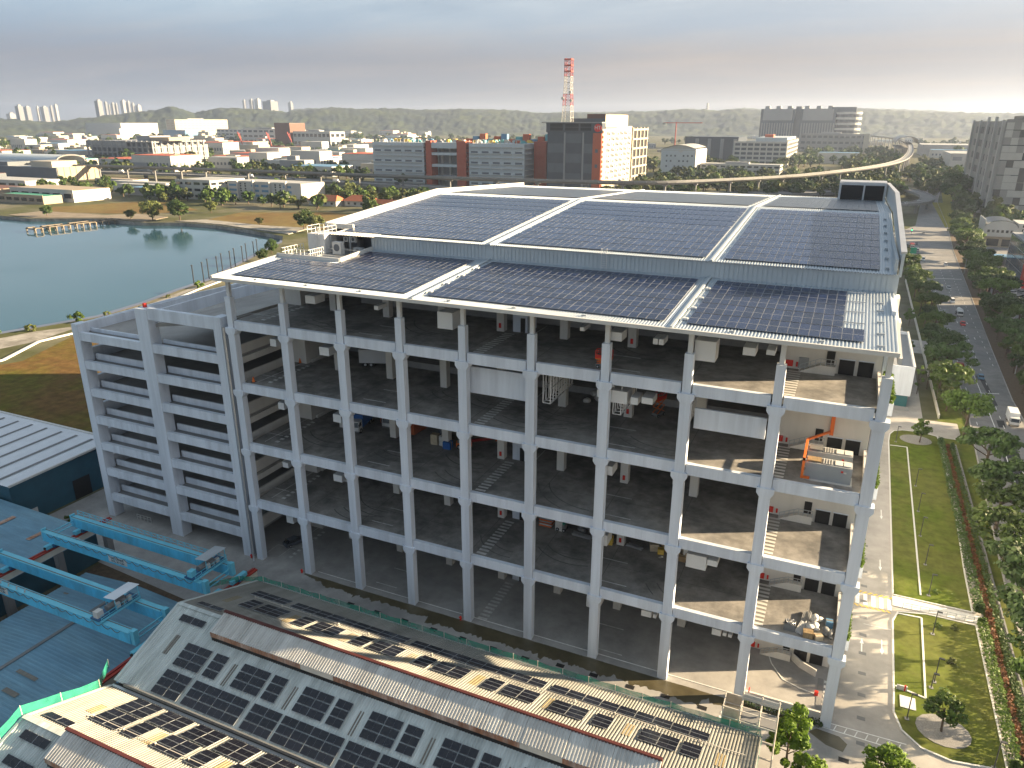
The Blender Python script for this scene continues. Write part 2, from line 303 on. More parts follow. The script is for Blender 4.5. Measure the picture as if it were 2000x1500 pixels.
# land left of the warehouse
struct('field', B().sheet([(-44, 24), (-44, 62), (-100, 78), (-135, 92), (-146, 96), (-140, 75), (-132, 58), (-128, 49), (-140, 20), (-140, -60), (-110, -60), (-100, 12)], .03), 'field')
struct('bank_path', B().sheet([(-147, 45), (-143, 62), (-146, 78), (-147, 96), (-150, 116), (-156, 134), (-161, 154), (-163.5, 153), (-158.5, 133), (-152.5, 114), (-149.5, 94), (-148, 80), (-154, 70), (-158, 52)], .03), 'stone_bank')
edge = [(-134, 30), (-133, 47), (-141.5, 63), (-140.5, 74), (-146, 95), (-148, 116), (-154.5, 136), (-159.5, 156), (-170, 184)]
kb = B()
for a, b_ in zip(edge, edge[1:]): kb.bar((*a, .2), (*b_, .2), .7, .5)
props(kb.obj('drain_kerb', 'cap_white'), 'pale concrete drain kerb winding along the water bank', 'kerb')
struct('far_field', B().sheet([(-487, 302), (-453, 376), (-400, 358), (-367, 341), (-374, 318), (-389, 305), (-430, 292), (-463, 288)], .06), 'field_far')
fb = B(); fb.sheet([(-318, 299), (-328, 343), (-268, 370), (-222, 352), (-218, 296), (-260, 291), (-300, 287)], .06); fb.obj('far_field', 'field_far', kind='structure')
struct('quay', B().prism([(-330, 286), (-318, 300), (-262, 293), (-228, 296), (-223, 270), (-258, 278), (-292, 286)], -1, .45), 'stone_bank')
struct('lower_quay', B().prism([(-462, 262), (-463, 287), (-400, 290), (-388, 305), (-352, 300), (-345, 275), (-388, 278), (-430, 259)], -1, .3), 'earth')
struct('verge', B().sheet([(97.4, -60), (97.4, 90), (98, 280), (101, 420), (106.3, 420), (106.1, 313), (106, 195), (104.6, 140), (102.3, 72), (101, 20), (101, -60)], .02), 'lawn')
struct('verge_across', B().sheet([(116, -60), (115.2, 60), (114.8, 127), (116.4, 175), (118.9, 240), (124, 368), (130.5, 480), (139, 480), (131, 368), (126, 240), (124, 175), (123, 60), (123, -60)], .02), 'soil')
# service yard, driveway
struct('yard', B().sheet([(-41.5, -9), (-41.5, 24), (-40, 62), (0, 110), (79.8, 110), (79.8, -13), (10, -13)], .02), 'yard')
struct('driveway', B().sheet([(73.5, -45), (79.8, -13.01), (79.81, 103), (86.5, 103.5), (101.2, 104.5), (101.2, 94.5), (97.4, 94.5), (97.4, -45)], .025), 'drive')
struct('service_road', B().sheet([(79.81, 103.02), (79.81, 190), (93.5, 190), (93.5, 175), (101.5, 175), (104.5, 160), (95, 160), (94.5, 103.9), (86.5, 103.52)], .025), 'drive')
rL = [(101, -60), (101.2, 40), (102.4, 73), (104.2, 115), (104.7, 148), (106, 195), (106.3, 226), (106.1, 313), (104, 380), (100, 430), (111.6, 472), (122, 614), (140, 860)]
rR = [(116.5, -60), (115.4, 60), (114.7, 127), (116.3, 175), (118.8, 240), (123.7, 368), (130, 481), (136, 640), (156, 860)]
struct('road', B().sheet(rL + rR[::-1], .03), 'asphalt')
struct('side_road', B().sheet([(104, 380), (100, 430), (60, 436), (-60, 420), (-60, 405), (60, 412), (90, 400)], .028), 'asphalt')
kb = B()
for L_ in (rL[:8], rR):
    for a, b_ in zip(L_, L_[1:]): kb.bar((*a, .05), (*b_, .05), .22, .16)
kb.obj('road_kerb', 'yard', kind='structure')
# road paint
ln = B()
def strip(x0, y0, x1, y1, w_, z=.04): ln.sheet([(x0 - w_ / 2, y0), (x0 + w_ / 2, y0), (x1 + w_ / 2, y1), (x1 - w_ / 2, y1)], z)
strip(106.6, 20, 108.4, 95, .16); strip(108.4, 95, 108.7, 153, .16)
for k in range(46):
    y = 25 + k * 6.2; x = 110.0 + max(0, y - 90) * .014; strip(x, y, x + .03, y + 2, .13)
    x = 104.6 + max(0, y - 70) * .016
    if y < 300: strip(x, y, x + .03, y + 2, .13)
    if y > 150: strip(x + 8.4, y, x + 8.45, y + 2, .12)
def arrow(x, y, s=1, d=1):
    ln.sheet([(x - .07, y), (x + .07, y), (x + .07, y + d * 1.9 * s), (x - .07, y + d * 1.9 * s)], .045)
    ln.sheet([(x - .24, y + d * 1.9 * s), (x + .24, y + d * 1.9 * s), (x, y + d * 2.9 * s)], .045)
for y in (206, 186, 262): arrow(110.4, y, 1, -1); arrow(113.2, y, 1, -1)
strip(104.5, 285, 118, 287, .01); ln.sheet([(106.5, 283), (119.5, 286), (119.5, 286.6), (106.5, 283.6)], .04)
ln.sheet([(108.3, 129), (112.5, 130.3), (112.5, 130.7), (108.3, 129.4)], .04)
ln.obj('road_marking', 'white_line', kind='structure')
pa = B()
for q in ([(109.6, 141), (110.8, 142), (111, 121), (110.2, 120.5)], [(109.3, 110.5), (110.8, 111), (110.6, 106.5), (109.2, 106)], [(107.9, 100), (109.2, 102.5), (110.9, 100.5), (110.6, 76), (107.3, 74)]): pa.sheet(q, .036)
pa.obj('road_patch', 'asphalt_new', kind='structure')
# driveway paint
ln = B(); arrow(85.0, 38.6, 1.1, -1); arrow(82.6, 35.2, 1.1, 1); arrow(84.9, 18.5, 1.1, -1); arrow(82.6, 14.6, 1.1, 1); arrow(85.4, 55.5, 1.2, -1)
for k in range(6): strip(81.0 + k * 1.0, 25.6, 81.0 + k * 1.0, 28.2, .5, .045)
for k in range(7): strip(79.9 + k * 1.05, -.1, 80.15 + k * 1.05, .72, .1, .045)
ln.sheet([(78.9, .7), (87, .9), (87, 1.02), (78.9, .82)], .046); ln.sheet([(78.7, -.2), (87, -.3), (87, -.18), (78.7, -.08)], .046)
ln.sheet([(82.8, 21), (86, 21.1), (86, 21.18), (82.8, 21.08)], .045)
ln.obj('driveway_marking', 'white_line', kind='structure')
ln = B()
for k in range(9):
    x = 80.6 + k * .66
    ln.sheet([(x, 24.9), (x + .32, 24.9), (x - .1, 25.4), (x - .42, 25.4)], .047); ln.sheet([(x, 28.4), (x + .32, 28.4), (x + .74, 28.9), (x + .42, 28.9)], .047)
ln.obj('crossing_border', 'yellow_line', kind='structure')
for k in range(13):
    y = 42 - k * 3.9; x = 82.9 - k * .03; g_ = box('drain_grate', 'bracket_dark', x - .42, y - .26, .03, x + .42, y + .26, .05); props(g_, '%s dark drain grate down the pale driveway, counted from the far end' % ORD[k], 'grate', 'drain grates down the driveway')
for i, (x, y) in enumerate([(18.9, -3.4), (23.2, -3.4), (27.5, -3.4), (31.9, -3.4), (36.2, -3.4), (40.5, -3.5), (44.9, -3.5), (49.3, -2.9), (53.5, -2.8), (58, -2.9), (62.1, -2.7), (66.3, -2.7), (81, -4), (76.4, -3.8)]):
    props(box('yard_grate', 'black', x - .5, y - .3, .026, x + .5, y + .3, .048), '%s dark square grate from the left in the yard between warehouse and shed' % ORD[i], 'grate', 'drain grates along the shed yard')
# stain of standing water along the warehouse front
wb = B(); up_, lo_ = [], []
for k in range(300):
    x = 8.5 + k * .23; n1 = noise.noise(Vector((x * .35, 3, 0))); n2 = noise.noise(Vector((x * 1.3, 9, 0))); n3 = noise.noise(Vector((x * 4.1, 5, 0)))
    up_.append((x, -.12 + .1 * n1 + .05 * n3)); wd = max(.12, min(1, (x - 8) / 6) * (1.2 + .7 * n1 + .8 * n2 + .45 * n3 + .6 * noise.noise(Vector((x * .15, 1, 4))) + (.8 if 30 < x < 66 else 0)))
    lo_.append((x, -.3 - wd))
wb.sheet(up_ + lo_[::-1], .027); wb.sheet([(78.2, -.6), (80.5, -.8), (81.3, -1.6), (80.9, -2.9), (79.2, -2.6), (77.4, -1.4)], .029)
wb.obj('puddle_stain', 'wet', kind='structure')
# lawns with kerbs
def lawn(name, pts, label=None):
    struct(name, B().prism(pts, 0, .12), 'lawn')
    k_ = B()
    for a, b_ in zip(pts, pts[1:] + pts[:1]): k_.bar((*a, .08), (*b_, .08), .2, .2)
    k_.obj('lawn_kerb', 'cap_white', kind='structure')
lawn('lawn', [(86.5, 29.6), (87.3, 88), (87.6, 92), (88.4, 94.2), (90, 95.3), (93.8, 95.8), (96.6, 94.6), (96.9, 90), (96.8, 60), (96.2, 40), (96.1, 29.6)])
lawn('front_lawn', [(86.3, 23.2), (86.0, 8), (85.9, 5.5), (86.6, 2.9), (88.4, 1.0), (91.2, .4), (96.2, 1.3), (96.2, 26.6), (90.5, 26.6), (87.0, 25.6)])
struct('footpath', B().prism([(86.4, 26.9), (87.5, 26.9), (97.4, 27.3), (97.4, 29.0), (86.4, 29.3)], 0, .14), 'cap_white')
e_ = B()
for pts in ([(87.5, 85.6), (90.6, 85.9), (90.3, 57), (90.0, 31)], [(87, 25.2), (89.8, 25.4), (89.3, 9.2), (86.2, 10)]):
    for a, b_ in zip(pts, pts[1:]): e_.bar((*a, .15), (*b_, .15), .22, .1)
e_.obj('lawn_edging', 'cap_white', kind='structure')
for x, y, rx, ry in ((92.4, 90.8, 3.0, 2.6), (90.7, 4.6, 2.7, 2.4)):
    B().prism([(x + rx * math.cos(t_ * .3927), y + ry * math.sin(t_ * .3927)) for t_ in range(16)], 0, .16).obj('tree_bed', 'gravel', kind='structure')

# ================================================================== warehouse
W = T('warehouse', 'large pale open-fronted multi-storey warehouse whose white roof is covered in solar panels', 'warehouse')
CX = [0.0, 9.0, 17.9, 26.55, 35.1, 43.7, 52.3, 61.0, 69.8, 79.0]; FL = [0, 10.0, 19.05, 28.05, 36.95]
for i, x in enumerate(CX):
    b_ = B(); b_.box(x - .55, 0, 0, x + .55, .95, 35.2).box(x - .45, .08, 35.2, x + .45, .9, 40.2)
    c_ = b_.obj('column', 'paint', W)
    for z in FL[1:]: B().add([(x - .56, -.12, z - 1.9), (x + .56, -.12, z - 1.9), (x + .86, -.12, z - 1.5), (x + .86, -.12, z - .95), (x - .86, -.12, z - .95), (x - .86, -.12, z - 1.5), (x - .56, 1.1, z - 1.9), (x + .56, 1.1, z - 1.9), (x + .86, 1.1, z - 1.5), (x + .86, 1.1, z - .95), (x - .86, 1.1, z - .95), (x - .86, 1.1, z - 1.5)],
        [(0, 1, 2, 3, 4, 5), (11, 10, 9, 8, 7, 6), (0, 6, 7, 1), (1, 7, 8, 2), (2, 8, 9, 3), (3, 9, 10, 4), (4, 10, 11, 5), (5, 11, 6, 0)]).obj('corbel', 'paint', c_)
    box('roof_post', 'white_metal', x - .24, .35, 40.2, x + .24, .8, 42.9, W)
for z in FL[1:]:
    for i in range(9): box('edge_beam', 'paint', CX[i] + .6, .2, z - 1.2, CX[i + 1] - .6, .75, z + .06, W)
    box('floor_slab', 'deck', .2, .75, z - .45, 78.7, 19.35, z, W)
    box('back_wall', 'far_grey', 3.2, 19.4, z - 9.0, 69.4, 19.9, z - .46, W)
box('back_wall', 'far_grey', 3.2, 19.4, FL[4] + .01, 69.4, 19.9, 43.6, W)
for li, z in enumerate(FL):
    top = FL[li + 1] - .46 if li < 4 else 42.5
    for i in range(1, 9):
        cbox = box('interior_column', 'paint_warm', CX[i] - .5, 10.5, z + .01, CX[i] + .5, 11.5, top, W)
    box('dock_platform', 'yard', 9.8, 16.2, z + .01, 69.2, 19.39, z + .95, W)
    for i in range(1, 8):
        for k in range(2): box('dock_door', 'black' if (i + li) % 3 else 'far_dark', CX[i] + 1.2 + k * 3.6, 19.28, z + .96, CX[i] + 4.0 + k * 3.6, 19.39, z + 4.4, W)
    # stair block in the right-hand bay
    box('stair_block', 'paint_warm', 69.45, 10.2, z + .01, 78.95, 19.3, top, W)
    for x0, x1 in ((74.9, 76.4), (76.75, 78.2)):
        d_ = box('roller_door', 'black', x0, 10.08, z + .05, x1, 10.19, z + 1.65, W); box('door_frame', 'paint', x0 - .08, 10.1, z + 1.65, x1 + .08, 10.18, z + 1.75, W)
    box('access_door', 'black', 73.6, 10.09, z + .95, 74.4, 10.19, z + 2.4, W)
    B().add([(71.0, 9.3, z), (74.6, 9.3, z), (74.6, 10.19, z), (71.0, 10.19, z), (73.0, 9.3, z + .95), (74.6, 9.3, z + .95), (74.6, 10.19, z + .95), (73.0, 10.19, z + .95)], CF).obj('landing', 'paint_warm', W)
    r_ = B()
    for k in range(8):
        x = 71.1 + k * .5; zb = z + min(.95, max(0, (x - 71) * .475)); r_.bar((x, 9.35, zb), (x, 9.35, zb + .75), .06)
    r_.bar((71.1, 9.35, z + .8), (73.0, 9.35, z + 1.7), .06).bar((73.0, 9.35, z + 1.7), (74.6, 9.35, z + 1.7), .06).bar((71.1, 9.35, z + .4), (73.0, 9.35, z + 1.3), .05).bar((73.0, 9.35, z + 1.3), (74.6, 9.35, z + 1.3), .05)
    r_.obj('railing', 'steel', W)
    box('hose_cabinet', 'red', 69.6, 9.95, z + .3, 70.35, 10.19, z + .95, W); box('extinguisher', 'red', 70.65, 10.05, z + .3, 70.85, 10.19, z + .8, W)
    box('meter_box', 'generator_grey', 70.9, 10.06, z + .2, 71.9, 10.19, z + 1.4, W) if li == 4 else None
    # stair block in the left-hand bay
    box('stair_block', 'paint_warm', -.7, 11.1, z + .01, 2.9, 19.3, top, W); box('access_door', 'black', .5, 11.48, z + .05, 1.35, 11.59, z + 1.7, W)
    box('hose_cabinet', 'red', -.6, 11.4, z + .3, 0.0, 11.59, z + .85, W) if li in (4, 3) else None
    box('kerb_wall', 'paint_warm', 3.0, 12.0, z + .01, 3.25, 19.3, z + .5, W)
    box('core_wall', 'paint', 36.6, 11.1, z + .01, 38.6, 14.2, z + 2.5, W); box('core_door', 'black', 37.7, 11.02, z + .02, 38.3, 11.09, z + 1.9, W)
    # painted crossings and lane dashes
    for x0, x1, cnt, pit in ((36.0, 37.35, 12, .78), (69.9, 71.3, 11, .78)):
        if li == 0 and x0 > 60: continue
        zb_ = B()
        for k in range(cnt): y = 1.1 + k * pit; zb_.sheet([(x0, y), (x1, y), (x1, y + .4), (x0, y + .4)], z + .035)
        zb_.obj('zebra_crossing', 'worn_line' if x0 < 60 else 'cap_white', W)
    for k in range(9): y = 2.2 + k * .98; box('walkway_dash', 'worn_line', 3.4, y, z + .02, 4.0, y + .45, z + .035, W)
    for x0, y0, x1, y1 in ((-.4, 1.6, -.3, 4.4), (-.3, 4.35, 3.0, 4.45), (2.0, 1.7, 2.1, 11.4), (39.5, 9.5, 39.62, 15.5), (19.2, 2.3, 22.6, 2.42), (19.6, 6.4, 23, 6.52), (51.0, 6.7, 54.4, 6.82), (52.2, 1.9, 55.6, 2.02)): box('lane_dash', 'worn_line', x0, y0, z + .02, x1, y1, z + .04, W)
    for i in range(1, 9): box('floor_joint', 'tyre_mark', CX[i] - .03, 1.2, z + .008, CX[i] + .03, 10.4, z + .014, W)
    box('floor_joint', 'tyre_mark', 9.5, 5.6, z + .008, 69, 5.66, z + .014, W)
    for k in range(5):                                   # tyre marks of turning lorries
        tx, ty, rr_, a0 = R.uniform(8, 66), R.uniform(7, 14), R.uniform(4, 7), R.uniform(3.4, 4.2); tm = B()
        for off in (0, 1.35):
            for q in range(9):
                u0, u1 = a0 + q * .14, a0 + (q + 1) * .14; r1, r2_ = rr_ + off, rr_ + off + .16
                pts = [(tx + r_ * math.cos(u), ty + r_ * math.sin(u)) for r_, u in ((r1, u0), (r1, u1), (r2_, u1), (r2_, u0))]
                if all(1.0 < p[1] < 16 for p in pts): tm.sheet(pts, z + .012)
        if tm.f: tm.obj('tyre_mark', 'tyre_mark', W)
    if li:
        box('side_parapet', 'paint_warm', 78.62, 1.55, z, 78.9, 10.15, z + .85, W)
        box('planter_box', 'paint', 79.2, 1.8, z - .9, 80.0, 9.9, z + .3, W)
# hanging light boxes and ducts seen below the beams
hang = [(31.4, 33.4, 39.3, 41.3, 4), (61.3, 63.4, 39.35, 41.45, 4), (52.3, 53.65, 40.35, 41.3, 4), (57.0, 57.5, 40.5, 41.1, 4), (57.6, 58.1, 40.5, 41.1, 4), (49.0, 49.5, 41.0, 41.4, 4), (66.0, 67.2, 40.5, 41.3, 4), (68.2, 69.0, 40.8, 41.3, 4), (12.2, 13.7, 40.4, 41.4, 4), (22.6, 23.2, 40.6, 41.1, 4),
        (5.6, 6.6, 33.9, 34.9, 3), (13.7, 15.2, 33.7, 34.8, 3), (52.6, 54.6, 33.4, 34.8, 3), (51.2, 52.0, 33.8, 34.6, 3), (55.0, 55.8, 33.5, 34.3, 3), (56.2, 57.4, 33.8, 34.5, 3), (60.6, 61.2, 34.0, 34.5, 3),
        (5.8, 6.8, 24.9, 25.9, 2), (15.0, 16.3, 24.6, 25.7, 2), (51.6, 53.4, 24.6, 25.7, 2), (60.2, 61.1, 25.0, 25.6, 2), (62.4, 64.6, 15.2, 16.9, 1), (64.7, 65.8, 16.0, 16.7, 1), (5.4, 6.4, 16.0, 16.8, 1), (14.2, 15.6, 15.7, 16.7, 1), (51.5, 53.2, 15.4, 16.8, 1),
        (5.0, 6.2, 7.0, 8.1, 0), (51.0, 52.6, 6.4, 7.9, 0), (57.8, 59.0, 7.2, 8.0, 0), (59.2, 59.6, 7.3, 7.8, 0), (66.0, 67.0, 7.2, 8.0, 0), (67.2, 67.6, 7.4, 7.8, 0), (67.8, 68.2, 7.4, 7.8, 0)]
for x0, x1, z0, z1, li in hang:
    b_ = box('hanging_duct', 'white_metal', x0, 1.1, z0, x1, 3.1, z1, W)
for x0, x1, z0, z1 in ((34.9, 42.9, 31.7, 35.0), (61.8, 69.0, 31.75, 34.0)):
    p_ = box('hanging_screen', 'paint', x0, 1.55, z0, x1, 1.85, z1, W)
    B().box(x0, 1.86, z1 - .2, x1, 4.2, z1).obj('screen_top', 'far_grey', p_) if False else None
for x, ya, yb in ((44.6, 1.8, 9.5), (52.9, 1.8, 8.8), (60.2, 2.0, 7)):
    s_ = B()
    for k in range(int((yb - ya) / .9) + 1):
        y = ya + k * .9; s_.bar((x, y, 31.8), (x, y, 35.5), .1); s_.bar((x + .9, y, 31.8), (x + .9, y, 35.5), .1); s_.bar((x, y, 31.8), (x + .9, y, 31.8), .08)
        if k % 2: s_.bar((x, y - .9, 31.8), (x, y, 35.4), .06)
    for z in (31.8, 33.6, 35.4): s_.bar((x, ya, z), (x, yb, z), .1); s_.bar((x + .9, ya, z), (x + .9, yb, z), .1)
    s_.obj('steel_frame', 'white_metal', W)
for i, li in ((4, 4), (6, 4), (6, 3), (6, 2), (4, 2), (4, 1), (6, 1)): box('extinguisher', 'red', CX[i] - .15, 10.36, FL[li] + .5, CX[i] + .15, 10.49, FL[li] + 1.1, W)
for k in range(10):   # yellow edging at the foot of interior columns
    pass
# ground floor of the right bay: lit turning area with low walls
box('low_wall', 'paint_warm', 70.4, .9, .02, 78.4, 1.15, .95, W)
lw = B(); pts = [(74.2, 12.5), (74.3, 11), (74.8, 9.8), (75.8, 8.8), (77.6, 7.9)]
for a, b_ in zip(pts, pts[1:]): lw.bar((*a, .5), (*b_, .5), .18, 1.0)
lw.obj('curved_wall', 'paint_warm', W)
lw = B(); pts = [(72.0, 11.7), (72.1, 9.6), (72.6, 8.1), (74.1, 5.8), (76, 5.1), (77.8, 4.8)]
for a, b_ in zip(pts, pts[1:]): lw.bar((*a, .05), (*b_, .05), .12, .04)
lw.obj('lane_line', 'white_line', W)
box('ramp_strip', 'asphalt', 77.9, 1.2, .03, 78.5, 7.8, .06, W)
lw = B()
for k in range(8): lw.sheet([(78.6, 1.2 + k * .85), (79.1, 1.2 + k * .85), (79.1, 1.65 + k * .85), (78.6, 1.65 + k * .85)], .06)
lw.obj('zebra_crossing', 'white_line', W)
lw = B()
for k in range(5): lw.sheet([(68.2 + k * .1, -3.5 + k * .8), (69.6 + k * .1, -3.5 + k * .8), (69.6 + k * .1, -3.1 + k * .8), (68.2 + k * .1, -3.1 + k * .8)], .045)
lw.obj('yard_zebra', 'white_line', kind='structure')
box('wheel_stop', 'white_line', 34, .95, .03, 69, 1.07, .06, W); box('wheel_stop', 'white_line', 10, .95, .03, 33.8, 1.05, .05, W)
# outer walls
box('side_wall', 'paint', 79.0, 10.25, .02, 79.4, 100, 44.2, W); box('side_wall_upper', 'wall_sheet', 79.0, 19.5, 44.2, 79.35, 100, 48.0, W)
box('left_wall', 'paint', -.7, 19.4, .02, -.3, 100, 46.2, W); box('rear_wall', 'paint', -.3, 99.6, .02, 79, 100, 47.2, W)
for k, (y, z) in enumerate([(14, 40), (17, 38), (22, 41), (26, 37), (31, 40), (36, 38)]): box('wall_louvre', 'paint_warm', 79.41, y, z, 80.3, y + 2.2, z + 2.2, W)
# ---- roof
LO = lambda y: 43.05 + (y + 1.3) * .06
UP = lambda y: 46.35 + (y - 19.2) * .071
DN = lambda y: 49.06 - (y - 57.4) * .04
XS = [(-.5, 29.3), (29.75, 59.05), (59.5, 79.4)]
for k, (a, b_) in enumerate(XS):
    if k == 0:
        B().corr(a, 10.2, -1.3, LO(-1.3), 11.2, LO(11.2)).obj('lower_roof_sheet', 'roof_white', W); B().corr(10.2, b_, -1.3, LO(-1.3), 19.2, LO(19.2)).obj('lower_roof_sheet', 'roof_white', W)
    else: B().corr(a, b_, -1.3, LO(-1.3), 19.2, LO(19.2)).obj('lower_roof_sheet', 'roof_white', W)
    a2 = 2.2 if k == 0 else a
    a2 = -.5 if k == 0 else a
    B().corr(10.2 if k == 0 else a, b_, 18.9, UP(18.9), 23, UP(23)).obj('upper_roof_sheet', 'roof_white', W)
    B().corr(a2, b_, 23, UP(23), 57.4, UP(57.4)).obj('upper_roof_sheet', 'roof_white', W); B().corr(a2, b_, 57.4, DN(57.4), 100, DN(100)).obj('rear_roof_sheet', 'roof_white', W)
    B().corr(10.2 if k == 0 else a, b_ + (.4 if k < 2 else 0), 0, 0, 1, 0, pitch=.5, h=.05).me('wall_sheet') if False else None
    sw = B(); n = int((b_ - a) / .55)
    x0 = 10.2 if k == 0 else a - .2
    for j in range(int((b_ - x0) / .55)): sw.box(x0 + j * .55, 19.19, LO(19.2), x0 + j * .55 + .42, 19.25, UP(18.9) - .05)
    sw.box(x0, 19.25, LO(19.2) - .3, b_ + .25, 19.4, UP(18.9)); sw.obj('step_wall', 'wall_sheet', W)
for x in (29.525, 59.275):
    B().bar((x, -1.3, LO(-1.3) + .1), (x, 19.2, LO(19.2) + .1), .3, .2).obj('roof_joint', 'wall_sheet', W); B().bar((x, 18.9, UP(18.9) + .12), (x, 57.4, UP(57.4) + .12), .3, .22).bar((x, 57.4, DN(57.4) + .12), (x, 100, DN(100) + .12), .3, .22).obj('roof_joint', 'wall_sheet', W)
    w_ = B()
    for k in range(4): w_.box(x + .5, 1.5 + k * 4, LO(1.5 + k * 4) + .1, x + 1.0, 1.9 + k * 4, LO(1.5 + k * 4) + .28)
    w_.obj('cable_bracket', 'white_metal', W)
box('eave_gutter', 'cap_white', -.6, -1.62, 42.72, 79.5, -1.32, 43.12, W); box('eave_beam', 'paint', -.3, .3, 42.35, 79.2, 1.0, 42.75, W)
box('verge_cap', 'cap_white', 79.42, -1.55, 42.7, 79.75, 19.1, 43.3, W).rotation_euler = (.06, 0, 0)
B().bar((-.62, -1.5, LO(-1.5) + .1), (-.62, 11.2, LO(11.2) + .1), .35, .4).bar((-.7, 11.3, LO(11.2) + .25), (10.2, 11.3, LO(11.2) + .25), .3, .55).bar((10.2, 11.3, LO(11.3) + .25), (10.2, 19.2, LO(19.2) + .25), .3, .55).obj('verge_cap', 'cap_white', W)
B().bar((-.7, 22.8, UP(22.8) + .3), (-.7, 57.4, UP(57.4) + .3), .4, .9).bar((-.7, 57.4, DN(57.4) + .3), (-.7, 100, DN(100) + .3), .4, .9).obj('verge_parapet', 'cap_white', W)
B().bar((-.7, 22.8, UP(22.8) + .3), (4.5, 22.8, UP(22.8) + .3), .4, .7).obj('verge_parapet', 'cap_white', W)
pp = B(); pp.bar((79.7, 19.3, UP(19.3) + 1.0), (79.7, 57.4, UP(57.4) + 1.6), .3, 2.6).bar((79.7, 57.4, DN(57.4) + 1.6), (79.7, 99.9, DN(99.9) + 1.8), .3, 2.9); pp.obj('side_parapet_wall', 'wall_sheet', W)
B().bar((79.7, 19.3, UP(19.3) + 2.4), (79.7, 57.4, UP(57.4) + 3.0), .6, .25).bar((79.7, 57.4, DN(57.4) + 3.0), (79.7, 99.9, DN(99.9) + 3.2), .6, .25).obj('parapet_cap', 'alu', W)
B().box(70.8, 92.2, 47.4, 71.2, 93, 51.0).box(70.8, 92.9, 50.5, 79.3, 93.3, 51.0).box(75.2, 92.3, 47.4, 75.5, 92.9, 50.5).box(70.8, 99, 47, 79.3, 99.4, 51).box(70.8, 93.3, 50.9, 79.3, 99, 51.1).box(78.9, 92.2, 47.4, 79.3, 92.9, 51).obj('plant_screen', 'alu', W)
box('louvre', 'black', 71.2, 92.95, 47.5, 78.9, 93.1, 50.5, W)
b_ = B()
for x in (6, 14, 22, 34, 42, 50, 65, 73): b_.box(x - .25, -.75, LO(-.7) + .08, x + .25, -.55, LO(-.7) + .2)
for y in (-.4, 3.2, 7, 11, 14): b_.box(77.6, y, LO(y) + .08, 78.3, y + .12, LO(y) + .22)
for y in (21, 26, 31, 36, 41, 46, 51): b_.box(78.2, y, UP(y) + .08, 78.6, y + .5, UP(y) + .28)
b_.obj('anchor_point', 'steel', W)
b_ = B(); 
for x in (45.5, 46.2): b_.bar((x, 18.8, LO(18.8)), (x, 18.8, UP(19) + .7), .07)
for k in range(9): b_.bar((45.5, 18.8, LO(18.8) + .3 + k * .28), (46.2, 18.8, LO(18.8) + .3 + k * .28), .05)
b_.obj('roof_ladder', 'white_metal', W)
# plant deck cut into the roof at the left
box('plant_deck', 'yard', -.3, 11.45, 43.2, 10.0, 22.6, 43.6, W)
b_ = B().corr(3.4, 11.2, 18.0, 46.35, 22.9, 46.65, pitch=.5); b_.obj('plant_canopy', 'cap_white', W)
box('plant_wall', 'wall_sheet', 9.9, 19.5, 43.65, 10.2, 22.7, 46.2, W); box('plant_wall', 'far_dark', 4.2, 22.5, 43.65, 9.9, 22.8, 46.3, W); box('canopy_post', 'steel', 3.6, 18.1, 43.65, 3.75, 18.25, 46.3, W); box('canopy_post', 'steel', 7, 18.1, 43.65, 7.15, 18.25, 46.3, W)
b_ = B()
for a, c_ in (((-.2, 11.6), (-.2, 16.5)), ((-.2, 11.6), (4.6, 11.6)), ((4.6, 11.6), (4.6, 15))):
    n = 7
    for k in range(n + 1): x = a[0] + (c_[0] - a[0]) * k / n; y = a[1] + (c_[1] - a[1]) * k / n; b_.bar((x, y, 43.6), (x, y, 45.0), .06)
    for z in (43.9, 44.45, 45.0): b_.bar((*a, z), (*c_, z), .05)
b_.obj('plant_fence', 'white_metal', W)
# drainpipe between ramp and warehouse
B().tube((-1.1, -.15, .3), (-1.1, -.15, 36), .16).bar((-1.1, -.15, .3), (-.4, -.9, .1), .2).obj('downpipe', 'alu', W)

# ================================================================== ramp block
K = T('ramp_block', 'grey concrete vehicle ramp block with open decks left of the warehouse', 'ramp')
RX = [(-32.4, -31.0), (-17.95, -15.6), (-3.1, -1.65)]
for i, (a, b_) in enumerate(RX): box('column', 'paint', a, 0, 0, b_, 1.8, (33.0, 36.9, 37.2)[i], K)
for y in (15, 30, 45, 60): box('column', 'paint', -32.4, y, 0, -31.2, y + 1.2, 32, K); box('column', 'paint', -17.4, y, 0, -16.2, y + 1.2, 31, K)
ZB = [2.95, 7.6, 12.15, 16.7, 21.35, 25.9, 30.45]
for zi, z in enumerate(ZB):
    tp = z + 2.85 if zi < 6 else z + 2.4
    for a, b_ in ((-31.0, -17.95), (-15.6, -3.1)):
        box('edge_beam', 'paint', a, .12, z, b_, .75, z + 1.3, K); box('parapet', 'paint', a, 2.1, z + 1.0, b_, 2.35, tp - .85, K); box('ledge', 'far_concrete', a, .74, z + .7, b_, 2.1, z + .95, K)
    box('side_beam', 'paint', -32.25, 1.8, z, -31.5, 61, tp, K); box('inner_parapet', 'paint_warm', -1.3, 1.9, z + 1.1, -1.0, 60, tp, K)
    box('inner_beam', 'paint_warm', -1.25, 1.9, z - .2, -.75, 60, z + .7, K) if zi else None
    box('ramp_deck', 'ramp_deck', -31.5, 2.1, z + .55, -1.3, 61, z + 1.0, K)
    box('rear_beam', 'paint', -31.5, 61, z, -.8, 61.6, tp, K)
box('top_beam', 'paint', -15.6, .12, 35.4, -3.1, .75, 37.1, K)
